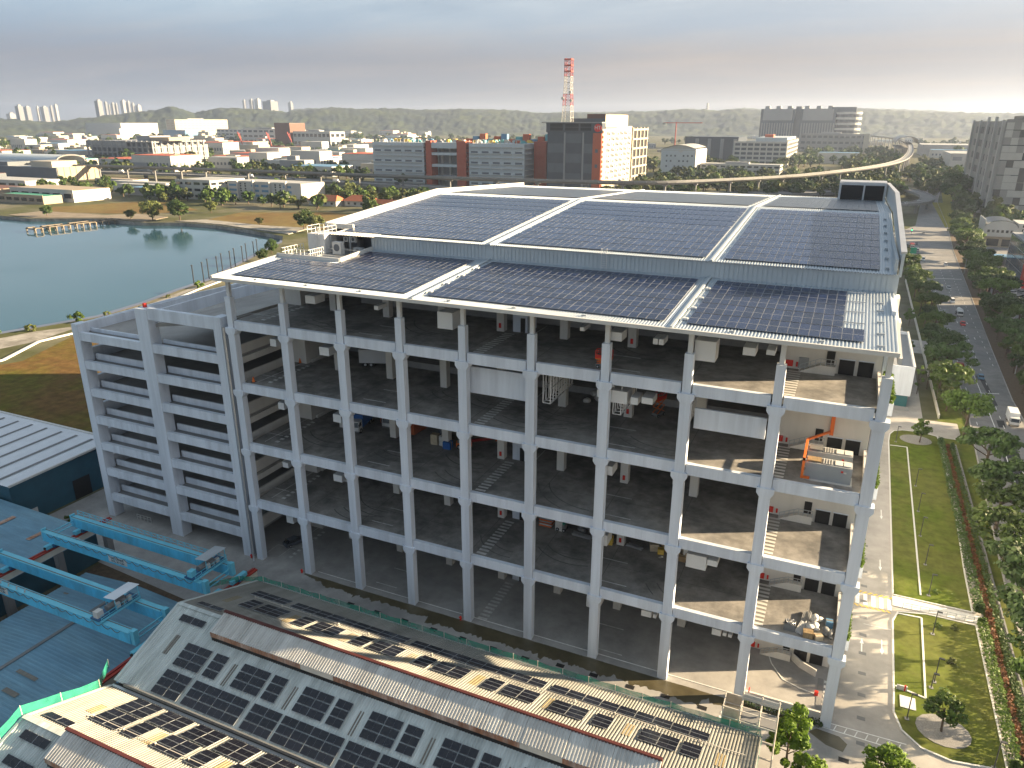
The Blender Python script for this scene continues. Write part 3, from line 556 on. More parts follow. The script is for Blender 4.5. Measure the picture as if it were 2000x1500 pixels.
# upper ramp rising to the top floor, with curved parapets
ur = B(); 
def rampz(y): return 31.5 + max(0, min(1, y / 40)) * 0
B().add([(-15.5, 1.2, 34.6), (-1.2, 1.2, 36.9), (-1.2, 61, 36.9), (-15.5, 61, 33.2), (-15.5, 1.2, 34.1), (-1.2, 1.2, 36.3), (-1.2, 61, 36.3), (-15.5, 61, 32.7)], [(0, 1, 2, 3), (7, 6, 5, 4), (0, 4, 5, 1), (1, 5, 6, 2), (2, 6, 7, 3), (3, 7, 4, 0)]).obj('upper_deck', 'ramp_deck', K)
pw = B(); pts = [(-15.6, 1.2), (-15.4, 14), (-14.2, 24), (-12, 34), (-8.5, 44), (-3, 52), (0, 56)]
for a, b_ in zip(pts, pts[1:]): pw.bar((*a, 35.6 + .02 * a[1]), (*b_, 35.6 + .02 * b_[1]), .3, 1.7)
pw.obj('curved_parapet', 'paint', K)
pw = B(); pts = [(-32, 1.2), (-32, 20), (-30, 34), (-26, 46), (-19, 55), (-10, 60)]
for a, b_ in zip(pts, pts[1:]): pw.bar((*a, 32.2 + .012 * a[1]), (*b_, 32.2 + .012 * b_[1]), .35, 1.3)
pw.obj('curved_parapet', 'paint', K)
box('hydrant_box', 'red', -17.2, .9, 36.9, -16.8, 1.3, 37.5, K)
# ================================================================== solar arrays on the warehouse
def panel_mesh(wd, ln, m, th=.05, fr=.012):
    b_ = B(); b_.mi(1).box(-wd / 2, -ln / 2, -th, wd / 2, ln / 2, 0)
    if ln > wd: b_.mi(0).quad((-wd / 2 + fr, -ln / 2 + .008, .004), (wd / 2 - fr, -ln / 2 + .008, .004), (wd / 2 - fr, ln / 2 - .008, .004), (-wd / 2 + fr, ln / 2 - .008, .004))
    else: b_.mi(0).quad((-wd / 2 + fr, -ln / 2 + fr, .004), (-.004, -ln / 2 + fr, .004), (-.004, ln / 2 - fr, .004), (-wd / 2 + fr, ln / 2 - fr, .004)).quad((.004, -ln / 2 + fr, .004), (wd / 2 - fr, -ln / 2 + fr, .004), (wd / 2 - fr, ln / 2 - fr, .004), (.004, ln / 2 - fr, .004))
    return b_.me([m, 'frame' if ln > wd else 'steel'], name='solar_panel')
PM = panel_mesh(.928, 1.80, 'pv', fr=.016); PL = panel_mesh(.928, 1.80, 'pv_low', fr=.02)
def array(label, x0, cols, rowsY, zf, slope, skip=None, solo=300, gap=.952):
    t = T('solar_array', label, 'solar array', (x0, rowsY[0], zf(rowsY[0])), group='solar arrays on the warehouse roof'); ang = math.atan(slope); cnt = 0; rest = B()
    rl = B()
    for ri, y in enumerate(rowsY):
        for c in range(cols):
            if skip and skip(c, ri): continue
            loc = (c * gap + .45, y + .9 - rowsY[0], zf(y + .9) + .2 - zf(rowsY[0]))
            if cnt < solo:
                o = link('solar_panel', PL if slope == .06 else PM, t, loc); o.rotation_euler = (ang + R.gauss(0, .004), R.gauss(0, .003), 0)
            else:
                xa, xb, ya, yb = loc[0] - .455, loc[0] + .455, loc[1] - .9, loc[1] + .9; k = slope * .9
                rest.mi(0).quad((xa, ya, loc[2] - k), (xb, ya, loc[2] - k), (xb, yb, loc[2] + k), (xa, yb, loc[2] + k))
            cnt += 1
        if ri % 2 == 0: rl.bar((0, y + 1.8 - rowsY[0], zf(y + 1.8) + .16 - zf(rowsY[0])), (cols * gap, y + 1.8 - rowsY[0], zf(y + 1.8) + .16 - zf(rowsY[0])), .06, .1)
    rl.obj('mounting_rail', 'alu', t)
    if rest.f: rest.obj('solar_panel_field', ['pv' if solo else 'pv_rear', 'frame'], t, kind='stuff')
    return t
rowsL = []; y = .35
for k in range(4): rowsL += [y, y + 1.815]; y += 3.86
rowsL.append(y)
array('dark solar array on the lower roof strip, left of the first roof joint', 1.3, 28, rowsL, LO, .06, skip=lambda c, r: c < 10 and r > 4)
array('dark solar array on the lower roof strip between the two roof joints', 30.6, 29, rowsL, LO, .06)
array('dark solar array on the lower roof strip nearest the road side', 60.4, 17, rowsL, LO, .06, skip=lambda c, r: c > 14 and r > 1)
rowsU = []; y = 20.3
for k in range(9): rowsU += [y, y + 1.815]; y += 3.86
array('blue solar array on the high roof left of the first roof joint', 1.6, 28, rowsU, UP, .071, skip=lambda c, r: c < 3 and r < 2)
array('blue solar array on the high roof between the two roof joints', 30.8, 29, rowsU, UP, .071)
array('blue solar array on the high roof nearest the road side', 60.5, 18, rowsU, UP, .071)
rowsD = []; y = 58.6
for k in range(8): rowsD += [y, y + 1.815]; y += 3.86
array('pale glinting solar array on the rear roof slope, left third', 1.6, 28, rowsD, DN, -.04, solo=0)
array('pale glinting solar array on the rear roof slope, middle third', 30.8, 29, rowsD, DN, -.04, solo=0)
array('pale glinting solar array on the rear roof slope, road-side third', 60.5, 18, rowsD, DN, -.04, solo=0)
# rooftop plant
t = T('water_tank', 'white panelled water tank with railed top on the roof plant deck', 'tank', (.4, 16.9, 43.62))
for i in range(3):
    for k in range(3): box('tank_panel', 'white_metal', i * 1.02, 0, k * .95, i * 1.02 + .98, .06, k * .95 + .9, t)
B().box(0, .06, 0, 3.05, 3.0, 2.85).obj('tank_shell', 'white_metal', t)
b_ = B()
for k in range(5): b_.bar((.0 + k * .76, .05, 2.85), (k * .76, .05, 3.9), .06); b_.bar((k * .76, 2.95, 2.85), (k * .76, 2.95, 3.9), .06)
for z in (3.35, 3.9): b_.bar((0, .05, z), (3.04, .05, z), .06).bar((0, 2.95, z), (3.04, 2.95, z), .06).bar((0, .05, z), (0, 2.95, z), .06).bar((3.04, .05, z), (3.04, 2.95, z), .06)
b_.obj('railing', 'white_metal', t)
b_ = B()
for k in range(10): b_.bar((1.6, -.12, .2 + k * .3), (2.1, -.12, .2 + k * .3), .04)
b_.bar((1.6, -.12, 0), (1.6, -.12, 3.9), .06).bar((2.1, -.12, 0), (2.1, -.12, 3.9), .06); b_.obj('ladder', 'white_metal', t)
def fan_box(name, label, x, y, z, wx, wy, hz, m='white_metal', grp=None):
    t = T(name, label, 'cooling unit', (x, y, z), group=grp); box('casing', m, 0, 0, 0, wx, wy, hz, t)
    B().tube((wx / 2, -.02, hz * .55), (wx / 2, .0, hz * .55), min(wx, hz) * .36, n=10).obj('fan_grille', 'far_dark', t); B().box(.02, .02, -.12, .1, wy, 0).box(wx - .1, .02, -.12, wx - .02, wy, 0).obj('foot', 'steel', t); return t
fan_box('cooling_unit', 'small white cooling unit high under the roof plant canopy, left of two', 5.0, 19.4, 45.2, .8, .5, .7); fan_box('cooling_unit', 'small white cooling unit high under the roof plant canopy, right of two', 6.3, 19.4, 45.2, .8, .5, .7)
fan_box('cooling_unit', 'tall pale cabinet standing in front of the roof plant canopy', 5.0, 16.6, 43.72, 1.5, .9, 1.8, 'cap_white'); fan_box('cooling_unit', 'low grey cabinet at the right end of the roof plant deck', 8.0, 17.6, 43.72, 1.4, .8, 1.0, 'generator_grey'); fan_box('cooling_unit', 'dark grey unit behind the roof plant canopy posts', 4.6, 21, 43.72, 2.2, .9, 1.6, 'bracket_dark')
# ================================================================== plants
def leaves(b_, n, spread, size, rg, flat=.5):
    """n leaf faces; spread(rg) gives a point and the direction it faces"""
    for _ in range(n):
        p, d = spread(rg); d = (d + Vector((rg.gauss(0, .55), rg.gauss(0, .55), rg.gauss(flat, .5)))).normalized()
        a = d.orthogonal().normalized(); a.rotate(Matrix.Rotation(rg.uniform(0, 6.28), 3, d)); c_ = d.cross(a); s_ = size * rg.uniform(.6, 1.35)
        b_.add([p - a * s_ * .5, p + c_ * s_ * .42 + a * s_ * .05, p + a * s_ * .6, p - c_ * s_ * .4], [(0, 1, 2, 3)])
def crown_mesh(seed, w_, h, n, size, clumps, m, shape='round'):
    rg = random.Random(seed); cl = []
    for _ in range(clumps):
        th = rg.uniform(0, 6.283); q = rg.uniform(-1, 1); rr = math.sqrt(1 - q * q)
        f = rg.uniform(.5, 1.0) ** .6
        if shape == 'flat': c_ = Vector((math.cos(th) * f * w_ * rg.uniform(.25, 1), math.sin(th) * f * w_ * rg.uniform(.25, 1), rg.uniform(-.35, .5) * h)); c_.z -= .35 * h * (c_.xy.length / w_) ** 2
        elif shape == 'tall': c_ = Vector((math.cos(th) * w_ * .72 * f * rr, math.sin(th) * w_ * .72 * f * rr, q * h * f))
        else: c_ = Vector((math.cos(th) * rr * w_ * .78 * f, math.sin(th) * rr * w_ * .78 * f, q * h * .72 * f))
        cl.append((c_, rg.uniform(.22, .42) * w_ * (.8 if shape != 'flat' else .72)))
    b_ = B()
    def sp(g):
        c_, r_ = g.choice(cl); d = Vector((g.gauss(0, 1), g.gauss(0, 1), g.gauss(0, 1))).normalized(); sq = .55 if shape == 'flat' else .8
        rr_ = r_ * (g.random() ** .33); return c_ + Vector((d.x * rr_, d.y * rr_, d.z * rr_ * sq)), d
    leaves(b_, n, sp, size, rg); return b_.me(m, name='crown'), cl
def trunk_mesh(seed, h, r_, cl, zc, limbs=6):
    rg = random.Random(seed); b_ = B(); top = Vector((rg.uniform(-.2, .2), rg.uniform(-.2, .2), h)); b_.tube((0, 0, -.1), top * .55, r_, r_ * .75, 7).tube(top * .55, top, r_ * .75, r_ * .5, 7)
    for c_, cr_ in sorted(cl, key=lambda q: -q[0].xy.length)[:limbs]:
        st = top * rg.uniform(.55, .95); en = c_ + Vector((0, 0, zc)); md = st.lerp(en, .55) + Vector((0, 0, -.06 * (en - st).length))
        b_.tube(st, md, r_ * .38, r_ * .26, 5).tube(md, en, r_ * .26, r_ * .08, 5)
    return b_.me('bark', name='trunk')
TREES = {}
def tree_kind(key, seed, w_, h, zc, n, size, clumps, m, tr, shape='round'):
    cme, cl = crown_mesh(seed, w_, h, n, size, clumps, m, shape); TREES[key] = (cme, trunk_mesh(seed, zc - h * .25, tr, cl, zc), zc)
for i in range(4):
    tree_kind('rain%d' % i, 20 + i, 4.2, 1.7, 4.7 + .3 * i, 2600, .42, 26 + 3 * i, 'leaf_fresh' if i % 2 else 'leaf_deep', .26, 'flat')
    tree_kind('round%d' % i, 40 + i, 2.6, 2.2, 4.0, 1900, .36, 24, ('leaf_deep', 'leaf_fresh', 'leaf_olive', 'leaf_deep')[i], .2)
tree_kind('bright0', 60, 2.1, 3.2, 4.4, 3400, .30, 30, 'leaf_bright', .14, 'tall'); tree_kind('bright1', 61, 2.6, 2.4, 3.6, 3000, .32, 28, 'leaf_bright', .16)
tree_kind('young0', 62, 2.0, 1.8, 3.3, 1500, .30, 20, 'leaf_fresh', .12); tree_kind('slim0', 63, 1.0, 2.4, 3.6, 700, .26, 12, 'leaf_fresh', .1, 'tall')
tree_kind('bush0', 64, 1.4, .9, .75, 700, .26, 12, 'leaf_fresh', .06); tree_kind('bush1', 65, 1.2, .8, .7, 600, .24, 12, 'leaf_olive', .06)
tree_kind('big0', 66, 9, 7, 9.5, 4200, .85, 34, 'leaf_deep', .5); tree_kind('big1', 67, 8, 5.5, 7.5, 3600, .8, 30, 'leaf_olive', .45)
def tree(key, x, y, label, sc=1, rz=None, name='tree', group=None, z=0, cat='tree'):
    cme, tme, zc = TREES[key]; t = T(name, label, cat, (x, y, z), R.uniform(0, 6.28) if rz is None else rz, group); t.scale = (sc, sc, sc * R.uniform(.93, 1.08))
    link('trunk', tme, t); link('crown', cme, t, (0, 0, zc)); return t
def hedge_mesh(lx, ly, lz, n, size, m, seed, wob=.12):
    rg = random.Random(seed); b_ = B()
    def sp(g):
        x, y = g.uniform(0, lx), g.uniform(0, ly); e_ = noise.noise(Vector((x * .8 + seed, y * .8, 0)))
        z = lz * (1 + wob * 2 * e_) * (1 - g.random() ** 2.2 * .8); s_ = g.random()
        if s_ < .3: x = 0 if g.random() < .5 else lx; x += g.gauss(0, .06)
        if .3 <= s_ < .55: y = (0 if g.random() < .5 else ly) + g.gauss(0, .06)
        return Vector((x, y, z)), Vector((0, 0, .6))
    leaves(b_, n, sp, size, rg); return b_.me(m, name='hedge')
hm = hedge_mesh(.75, 8.0, .78, 1500, .2, 'leaf_bright', 3, .2)
for li, nm in ((1, 'lowest raised floor'), (2, 'second raised floor'), (3, 'floor with the grey generators'), (4, 'top floor under the roof')):
    props(link('planter_hedge', hm, None, (79.22, 1.9, FL[li] + .12)), 'bright green planter hedge along the right edge of the %s' % nm, 'hedge', 'planter hedges on the warehouse side')
# ================================================================== things standing on the warehouse floors
def wheel(t, x, y, r_=.36, w_=.25, name='wheel', flip=False):
    wv = B(); wv.mi(0).tube((x, y - w_ / 2, r_), (x, y + w_ / 2, r_), r_, n=12).mi(1).tube((x, y - w_ / 2 - .01, r_), (x, y + w_ / 2 + .01, r_), r_ * .55, n=8); return wv.obj(name, ['rubber', 'alu'], t)
def prof(t, name, m, pts, y0, y1, taper=0):
    n = len(pts); v = [(x, y0 + (taper if z > pts[0][1] + .5 else 0), z) for x, z in pts] + [(x, y1 - (taper if z > pts[0][1] + .5 else 0), z) for x, z in pts]
    fs = [tuple(range(n)), tuple(range(2 * n - 1, n - 1, -1))] + [(i, n + i, n + (i + 1) % n, (i + 1) % n) for i in range(n)]
    c_ = sum((Vector(p) for p in v), Vector()) / len(v); out_ = []
    for f in fs:
        a, b_, d = Vector(v[f[0]]), Vector(v[f[1]]), Vector(v[f[2]]); nn = (b_ - a).cross(d - a); out_.append(f if nn.dot(a - c_) > 0 else f[::-1])
    return B().add(v, out_).obj(name, m, t)
def lorry(label, x, y, z, rz, cab='white_metal', cargo='white_sheet', L_=5.6, ch=2.3, kind='box', name='lorry', group=None):
    t = T(name, label, 'lorry', (x, y, z), rz, group)          # drives towards +x; origin at rear axle end
    box('chassis', 'bracket_dark', 0, -.35, .45, L_ + 1.3, .35, .62, t)
    c_ = prof(t, 'cab', cab, [(L_ + .15, .4), (L_ + 1.5, .4), (L_ + 1.55, 1.1), (L_ + 1.3, 1.95), (L_ + .15, 1.95)], -.88, .88)
    prof(c_, 'windscreen', 'glass_dark', [(L_ + 1.555, 1.12), (L_ + 1.565, 1.16), (L_ + 1.36, 1.82), (L_ + 1.33, 1.82)], -.78, .78)
    for s_ in (-1, 1):
        box('side_window', 'glass_dark', L_ + .45, s_ * .875, 1.15, L_ + 1.2, s_ * .89, 1.7, c_); box('headlight', 'cap_white', L_ + 1.5, s_ * .6 - .15, .6, L_ + 1.545, s_ * .6 + .15, .8, c_)
        box('mirror', 'black', L_ + 1.5, s_ * .95 - .06, 1.2, L_ + 1.6, s_ * .95 + .06, 1.6, c_)
    box('bumper', 'bracket_dark', L_ + 1.45, -.88, .35, L_ + 1.62, .88, .55, c_)
    if kind == 'box':
        k_ = box('cargo_box', cargo, 0, -.95, .65, L_, .95, .65 + ch, t); box('rear_door', 'alu', -.03, -.85, .75, -.005, .85, .5 + ch, t)
    elif kind == 'tank':
        B().tube((.2, 0, 1.5), (L_ - .1, 0, 1.75), .62, .95, 14).tube((L_ - .1, 0, 1.75), (L_ + .05, 0, 1.75), .95, .6, 14).obj('mixer_drum', cargo, t, smooth=True); B().bar((-.3, 0, 1.2), (.3, 0, 2.0), .5, .15).obj('chute', 'steel', t)
    elif kind == 'tipper':
        b_ = B(); b_.box(0, -.95, .7, L_, .95, .85).box(0, -.95, .85, L_, -.85, 1.7).box(0, .85, .85, L_, .95, 1.7).box(0, -.85, .85, .1, .85, 1.7).box(L_ - .1, -.85, .85, L_, .85, 1.9); b_.obj('tipper_body', cargo, t)
    for wx in (.9, 1.75, L_ + .8):
        for s_ in (-1, 1): wheel(t, wx, s_ * .78, .38, .28)
    return t
lorry('white lorry with a blue box body parked on the third floor of the warehouse', 10.7, 15.0, FL[2] + .01, -1.35, cargo='box_blue', L_=4.6, ch=1.9)
lorry('white lorry with an orange container parked beside the blue one on the third floor', 15.3, 17.4, FL[2] + .01, -1.5, cargo='box_orange', L_=3.4, ch=2.0)
lorry('white panel lorry at the left back of the fourth floor', 10.6, 14.0, FL[3] + .01, .35, cargo='white_metal', L_=4.2, ch=2.0)
def container(label, x, y, z, rz, m, L_=6, w_=1.9, h=2.1):
    t = T('shipping_container', label, 'container', (x, y, z), rz); b_ = B(); b_.box(0, -w_ / 2, 0, L_, w_ / 2, h)
    n = int(L_ / .3)
    for k in range(n):
        for s_ in (-1, 1): b_.box(k * .3 + .05, s_ * w_ / 2 - .02, .1, k * .3 + .18, s_ * w_ / 2 + .02, h - .1)
    b_.obj('shell', m, t); B().box(-.04, -w_ / 2 + .05, .08, 0, -.02, h - .08).box(-.04, .02, .08, 0, w_ / 2 - .05, h - .08).obj('door', m, t)
    B().bar((-.06, -.4, .15), (-.06, -.4, h - .15), .05).bar((-.06, .4, .15), (-.06, .4, h - .15), .05).obj('lock_bar', 'alu', t); return t
container('orange shipping container with ribbed sides on the third warehouse floor', 19.3, 12.6, FL[2] + .01, 1.5, 'box_orange', 3.4)
container('dark orange container behind the white lorries on the third floor', 12.9, 15.4, FL[2] + .01, .1, 'box_orange', 2.2, 1.6, 1.8)
def crate(label, x, y, z, w_, d, h, m, rz=0, name='carton', cat='carton', group=None):
    t = T(name, label, cat, (x, y, z), rz, group); box('side', m, -w_ / 2, -d / 2, 0, w_ / 2, d / 2, h, t); B().box(-w_ / 2 - .01, -.06, h * .02, w_ / 2 + .01, .06, h + .012).obj('tape', 'card_pale' if m == 'card' else 'wood', t); return t
crate('tan carton stack at the left of the goods beside the blue crate, third floor', 24.5, 11.2, FL[2] + .01, 1.0, .9, 1.5, 'card_pale', .1); crate('pale wrapped carton between the tan carton and the blue crate, third floor', 25.8, 11.3, FL[2] + .01, .95, .9, 1.4, 'plastic_wrap', -.1)
crate('low blue plastic crate at the front of the goods on the third floor', 26.9, 10.6, FL[2] + .01, 1.15, 1.0, 1.05, 'box_blue', .05, 'plastic_crate', 'crate'); crate('grey drum-shaped bundle stacked behind the tan carton, third floor', 25.2, 12.6, FL[2] + .01, 1.2, 1.0, 2.3, 'far_dark', 0)
def scissor(label, x, y, z, rz, h=1.4, s_=1):
    t = T('scissor_lift', label, 'scissor lift', (x, y, z), rz); t.scale = (s_,) * 3
    box('base', 'bracket_dark', -.85, -.4, .18, .85, .4, .5, t)
    b_ = B()
    for k in range(2):
        for sd in (-.32, .32): b_.bar((-.75, sd, .5 + k * h / 2), (.75, sd, .5 + (k + 1) * h / 2), .07).bar((.75, sd, .5 + k * h / 2), (-.75, sd, .5 + (k + 1) * h / 2), .07)
    b_.obj('scissor_arm', 'orange', t); box('platform', 'orange', -.9, -.42, .5 + h, .9, .42, .62 + h, t); b_ = B()
    for xx in (-.88, 0, .88):
        for yy in (-.4, .4): b_.bar((xx, yy, .6 + h), (xx, yy, 1.45 + h), .06)
    for zz_ in (1.0 + h, 1.45 + h): b_.bar((-.88, -.4, zz_), (.88, -.4, zz_), .06).bar((-.88, .4, zz_), (.88, .4, zz_), .06).bar((-.88, -.4, zz_), (-.88, .4, zz_), .06).bar((.88, -.4, zz_), (.88, .4, zz_), .06)
    b_.box(-.88, -.43, .62 + h, .88, -.39, .95 + h); b_.obj('guard_rail', 'red', t)
    for xx in (-.6, .6):
        for yy in (-.4, .4): wheel(t, xx, yy, .18, .14)
    return t
scissor('red scissor lift parked behind the facade column on the top floor', 51.6, 1.9, FL[4] + .01, .1, .5, 1.0)
scissor('red and yellow scissor lift beside the hanging ducts, fourth floor', 55.6, 12.6, FL[3] + .01, 1.2, 1.6, 1.0)
scissor('small orange lift in the gloom of the second floor, left of the crossing', 31.5, 13.8, FL[1] + .01, .5, .8, .7)
def boom(label, x, y, z, rz):
    t = T('boom_lift', label, 'boom lift', (x, y, z), rz); box('base', 'orange', 0, -.5, .3, 2.2, .5, .9, t); B().bar((1.8, 0, 1.0), (5.6, 0, 1.5), .3, .35).obj('boom', 'dark_red', t); box('turret', 'bracket_dark', .2, -.45, .9, 1.5, .45, 1.4, t)
    B().box(5.5, -.4, 1.1, 6.2, .4, 1.2).bar((5.5, -.4, 1.1), (5.5, -.4, 1.9), .05).bar((6.2, -.4, 1.1), (6.2, -.4, 1.9), .05).bar((5.5, -.4, 1.9), (6.2, -.4, 1.9), .05).obj('basket', 'orange', t)
    for xx in (.4, 1.8):
        for yy in (-.5, .5): wheel(t, xx, yy, .35, .22)
    return t
boom('long red boom lift lying low beside the goods on the third floor', 27.9, 11.2, FL[2] + .01, .45)
def sack_pile(name, label, x, y, z, n, w_, m, seed, cat='bundle', h=.6):
    rg = random.Random(seed); t = T(name, label, cat, (x, y, z))
    for k in range(n):
        b_ = B(); r_ = rg.uniform(.3, .5) * w_; b_.ball((0, 0, 0), r_, 9, 6, .62)
        b_.v = [(p[0] * (1 + .25 * noise.noise(Vector(p) * 2.3 + Vector((k, seed, 0)))), p[1] * (1 + .25 * noise.noise(Vector(p) * 2.1 + Vector((seed, k, 5)))), p[2] + .12 * noise.noise(Vector(p) * 3 + Vector((k, 0, seed)))) for p in b_.v]
        b_.obj('sack', m, t, (rg.uniform(-w_, w_) * .5, rg.uniform(-w_, w_) * .5, r_ * .6 + (h * rg.random() if k else 0)), rg.uniform(0, 3), smooth=True)
    return t
def pole_stack(label, x, y, z, L_, n, m, rz, name='pole_stack'):
    t = T(name, label, 'pole stack', (x, y, z), rz); rg = random.Random(n + int(x))
    for k in range(n): B().bar((rg.uniform(-.15, .15), (k % 6) * .14 - .35, .08 + .1 * (k // 6)), (L_ + rg.uniform(-.2, .2), (k % 6) * .14 - .35 + rg.uniform(-.08, .08), .08 + .1 * (k // 6) + rg.uniform(0, .05)), .08).obj('pole', m, t)
    return t
for i, (x, y, w_, m, lb) in enumerate([(45.9, 13.0, 1.1, 'plastic_wrap', 'white wrapped bundle nearest the column on the fourth floor'), (47.0, 14.4, 1.4, 'plastic_wrap', 'white wrapped bundle in the middle of three on the fourth floor'), (48.8, 15.3, 1.3, 'plastic_wrap', 'white wrapped bundle furthest back on the fourth floor')]): sack_pile('wrapped_bundle', lb, x, y, FL[3] + .01, 3, w_, m, 5 + i)
lorry('dark red lorry standing by the back dock of the fourth floor', 47.5, 15.2, FL[3] + .01, .1, cab='dark_red', cargo='dark_red', L_=2.4, ch=1.2)
b_ = T('pallet_stack', 'orange and grey stack of formwork pallets near the crossing, second floor', 'pallets', (41.6, 11.4, FL[1] + .01))
for k in range(6): box('pallet', ('orange', 'plastic_wrap', 'box_orange', 'alu', 'orange', 'far_grey')[k], -.9 + .1 * (k % 2), -.6, k * .22, .9 + .08 * (k % 3), .6, k * .22 + .15, b_)
b_ = T('machine', 'dark green and black machine on wheels next to the formwork pallets, second floor', 'machine', (44.0, 10.9, FL[1] + .01)); box('body', 'bracket_dark', -.6, -.4, .3, .6, .4, 1.0, b_); box('engine_cover', 'green_paint', -.3, -.35, 1.0, .5, .35, 1.3, b_); [wheel(b_, xx, yy, .25, .15) for xx in (-.45, .45) for yy in (-.4, .4)]
pole_stack('pile of silver scaffold poles left of the facade column, second floor', 45.8, 10.6, FL[1] + .01, 2.6, 18, 'alu', -.1); pole_stack('pile of silver poles right of the yellow crate, second floor', 53.2, 11.0, FL[1] + .01, 2.0, 14, 'alu', -.2)
sack_pile('rubbish_heap', 'dark heap of tangled scrap behind the silver scaffold poles, second floor', 47.0, 12.0, FL[1] + .01, 5, 1.2, 'bracket_dark', 9, 'scrap')
crate('open yellow wooden crate beside the hanging duct, second floor', 50.7, 10.4, FL[1] + .01, 1.3, 1.0, .95, 'yellow_line', .1, 'wooden_crate', 'crate'); crate('orange traffic barrel-sized box behind the yellow crate, second floor', 49.6, 11.6, FL[1] + .01, .5, .5, .9, 'orange', 0, 'barrel', 'barrel')
for i, (x, y, s_, m) in enumerate([(56.6, 11.3, 1.1, 'card_pale'), (57.6, 10.8, .8, 'yellow_line'), (58.3, 11.8, 1.3, 'card'), (59.6, 10.8, 1.0, 'card'), (60.5, 10.3, .8, 'card'), (61.4, 10.9, 1.2, 'card'), (60.8, 11.8, 1.5, 'card_pale'), (61.9, 12, 1.1, 'card')]):
    crate(('large tan carton left of the facade column, second floor', 'small yellow carton at the foot of the tan carton, second floor', 'brown carton hidden behind the facade column, second floor', 'brown carton just right of the facade column, second floor', 'smallest brown carton at the front of the pile, second floor', 'brown carton at the right end of the pile, second floor', 'tall pale carton at the back of the pile, second floor', 'brown carton behind the right end of the pile, second floor')[i], x, y, FL[1] + .01, s_, s_ * .9, s_ * .9, m, R.uniform(-.4, .4))
sack_pile('wrapped_bundle', 'white plastic bundle lying in front of the brown cartons, second floor', 61.3, 9.6, FL[1] + .01, 3, .6, 'plastic_wrap', 12, h=.1); sack_pile('wrapped_bundle', 'small white bundle under the yellow carton, second floor', 57.9, 9.8, FL[1] + .01, 2, .5, 'plastic_wrap', 13, h=.1)
# pile in the sunny right bay of the second floor
z = FL[1] + .01
b_ = T('scrap_skip', 'black open skip with grey scrap at the left of the sunlit pile', 'skip', (74.0, 1.9, z)); B().box(-.6, -.5, 0, .6, .5, .1).box(-.6, -.5, .1, -.52, .5, .8).box(.52, -.5, .1, .6, .5, .8).box(-.52, -.5, .1, .52, -.42, .8).box(-.52, .42, .1, .52, .5, .8).obj('bin', 'bracket_dark', b_)
rg = random.Random(4)
q = B(); [q.bar((rg.uniform(-.45, .45), rg.uniform(-.4, .4), .5), (rg.uniform(-.5, .5), rg.uniform(-.45, .45), 1.0), .07) for _ in range(26)]; q.obj('scrap', 'alu', b_, kind='stuff')
pole_stack('front bundle of silver poles in the sunlit pile', 75.0, 1.3, z, 2.0, 24, 'white_metal', 1.35); pole_stack('rear bundle of silver poles leaning towards the crossing', 75.4, 3.5, z, 1.9, 20, 'alu', 1.45)
sack_pile('tarpaulin_heap', 'crumpled white tarpaulin heap in the middle of the sunlit pile', 76.2, 2.4, z, 7, .95, 'cap_white', 22, 'tarpaulin'); sack_pile('sack_heap', 'pale sacks with red edges at the back of the sunlit pile', 76.5, 4.2, z, 4, .9, 'plastic_wrap', 23, 'sacks')
crate('brown slatted wooden crate at the front of the sunlit pile', 75.9, 1.2, z, 1.0, .8, .75, 'wood', .1, 'wooden_crate', 'crate'); crate('open tan carton at the front right of the sunlit pile', 76.9, 1.3, z, .8, .8, .6, 'card_pale', .5)
crate('blue and white bin at the back right of the sunlit pile', 77.9, 4.0, z, .7, .7, .8, 'far_blue', .1, 'bin', 'bin'); sack_pile('cable_heap', 'dark tangle of cable reels by the right parapet', 77.9, 2.2, z, 6, .8, 'bracket_dark', 24, 'cable')
# generators on the fourth floor with orange pipework
for i, y in enumerate((1.9, 4.9)):
    t = T('generator_set', ('grey containerised generator at the facade edge of the fourth floor', 'grey containerised generator behind its twin on the fourth floor')[i], 'generator', (73.2, y, FL[3] + .12), group='generator sets on the fourth floor')
    b_ = B(); b_.box(0, 0, 0, 4.3, 1.7, 1.75)
    for k in range(12): b_.box(.15 + k * .35, -.02, .15, .32 + k * .35, 0, 1.6)
    b_.obj('housing', 'generator_grey', t); box('plinth', 'cap_white', -.15, -.15, -.12, 4.45, 1.85, 0, t)
    for k in range(2): box('roof_hatch', 'paint_warm', 2.7 + k * .8, .3, 1.75, 3.4 + k * .8, 1.4, 1.85, t)
    for k in range(4): box('roof_rib', 'cap_white', 1.6 + k * .25, .2, 1.75, 1.68 + k * .25, 1.5, 1.83, t)
    box('exhaust_tray', ('wood', 'bracket_dark')[i], .1, .3, 1.75, 1.4, 1.4, 1.9, t); box('side_door', 'generator_grey', 1.0, -.04, .15, 1.6, -.02, 1.5, t); box('warning_label', 'red', 3.3, -.04, 1.2, 3.5, -.025, 1.4, t); box('warning_label', 'cap_white', 3.55, -.04, 1.15, 3.8, -.025, 1.3, t)
t = T('exhaust_pipe', 'orange exhaust pipe running up the wall from the generators', 'pipe', (72.9, 1.6, FL[3]))
B().box(-.05, 0, .3, .2, .3, 2.3).box(-.05, 0, 2.1, .2, 5.6, 2.3).box(-.05, 0, .15, .8, .3, .35).obj('pipe_run', 'orange', t); B().box(2.1, 8.2, 2.0, 2.5, 8.55, 8.2).bar((.1, 5.6, 2.2), (2.3, 8.4, 2.4), .22).obj('riser', 'orange', t)
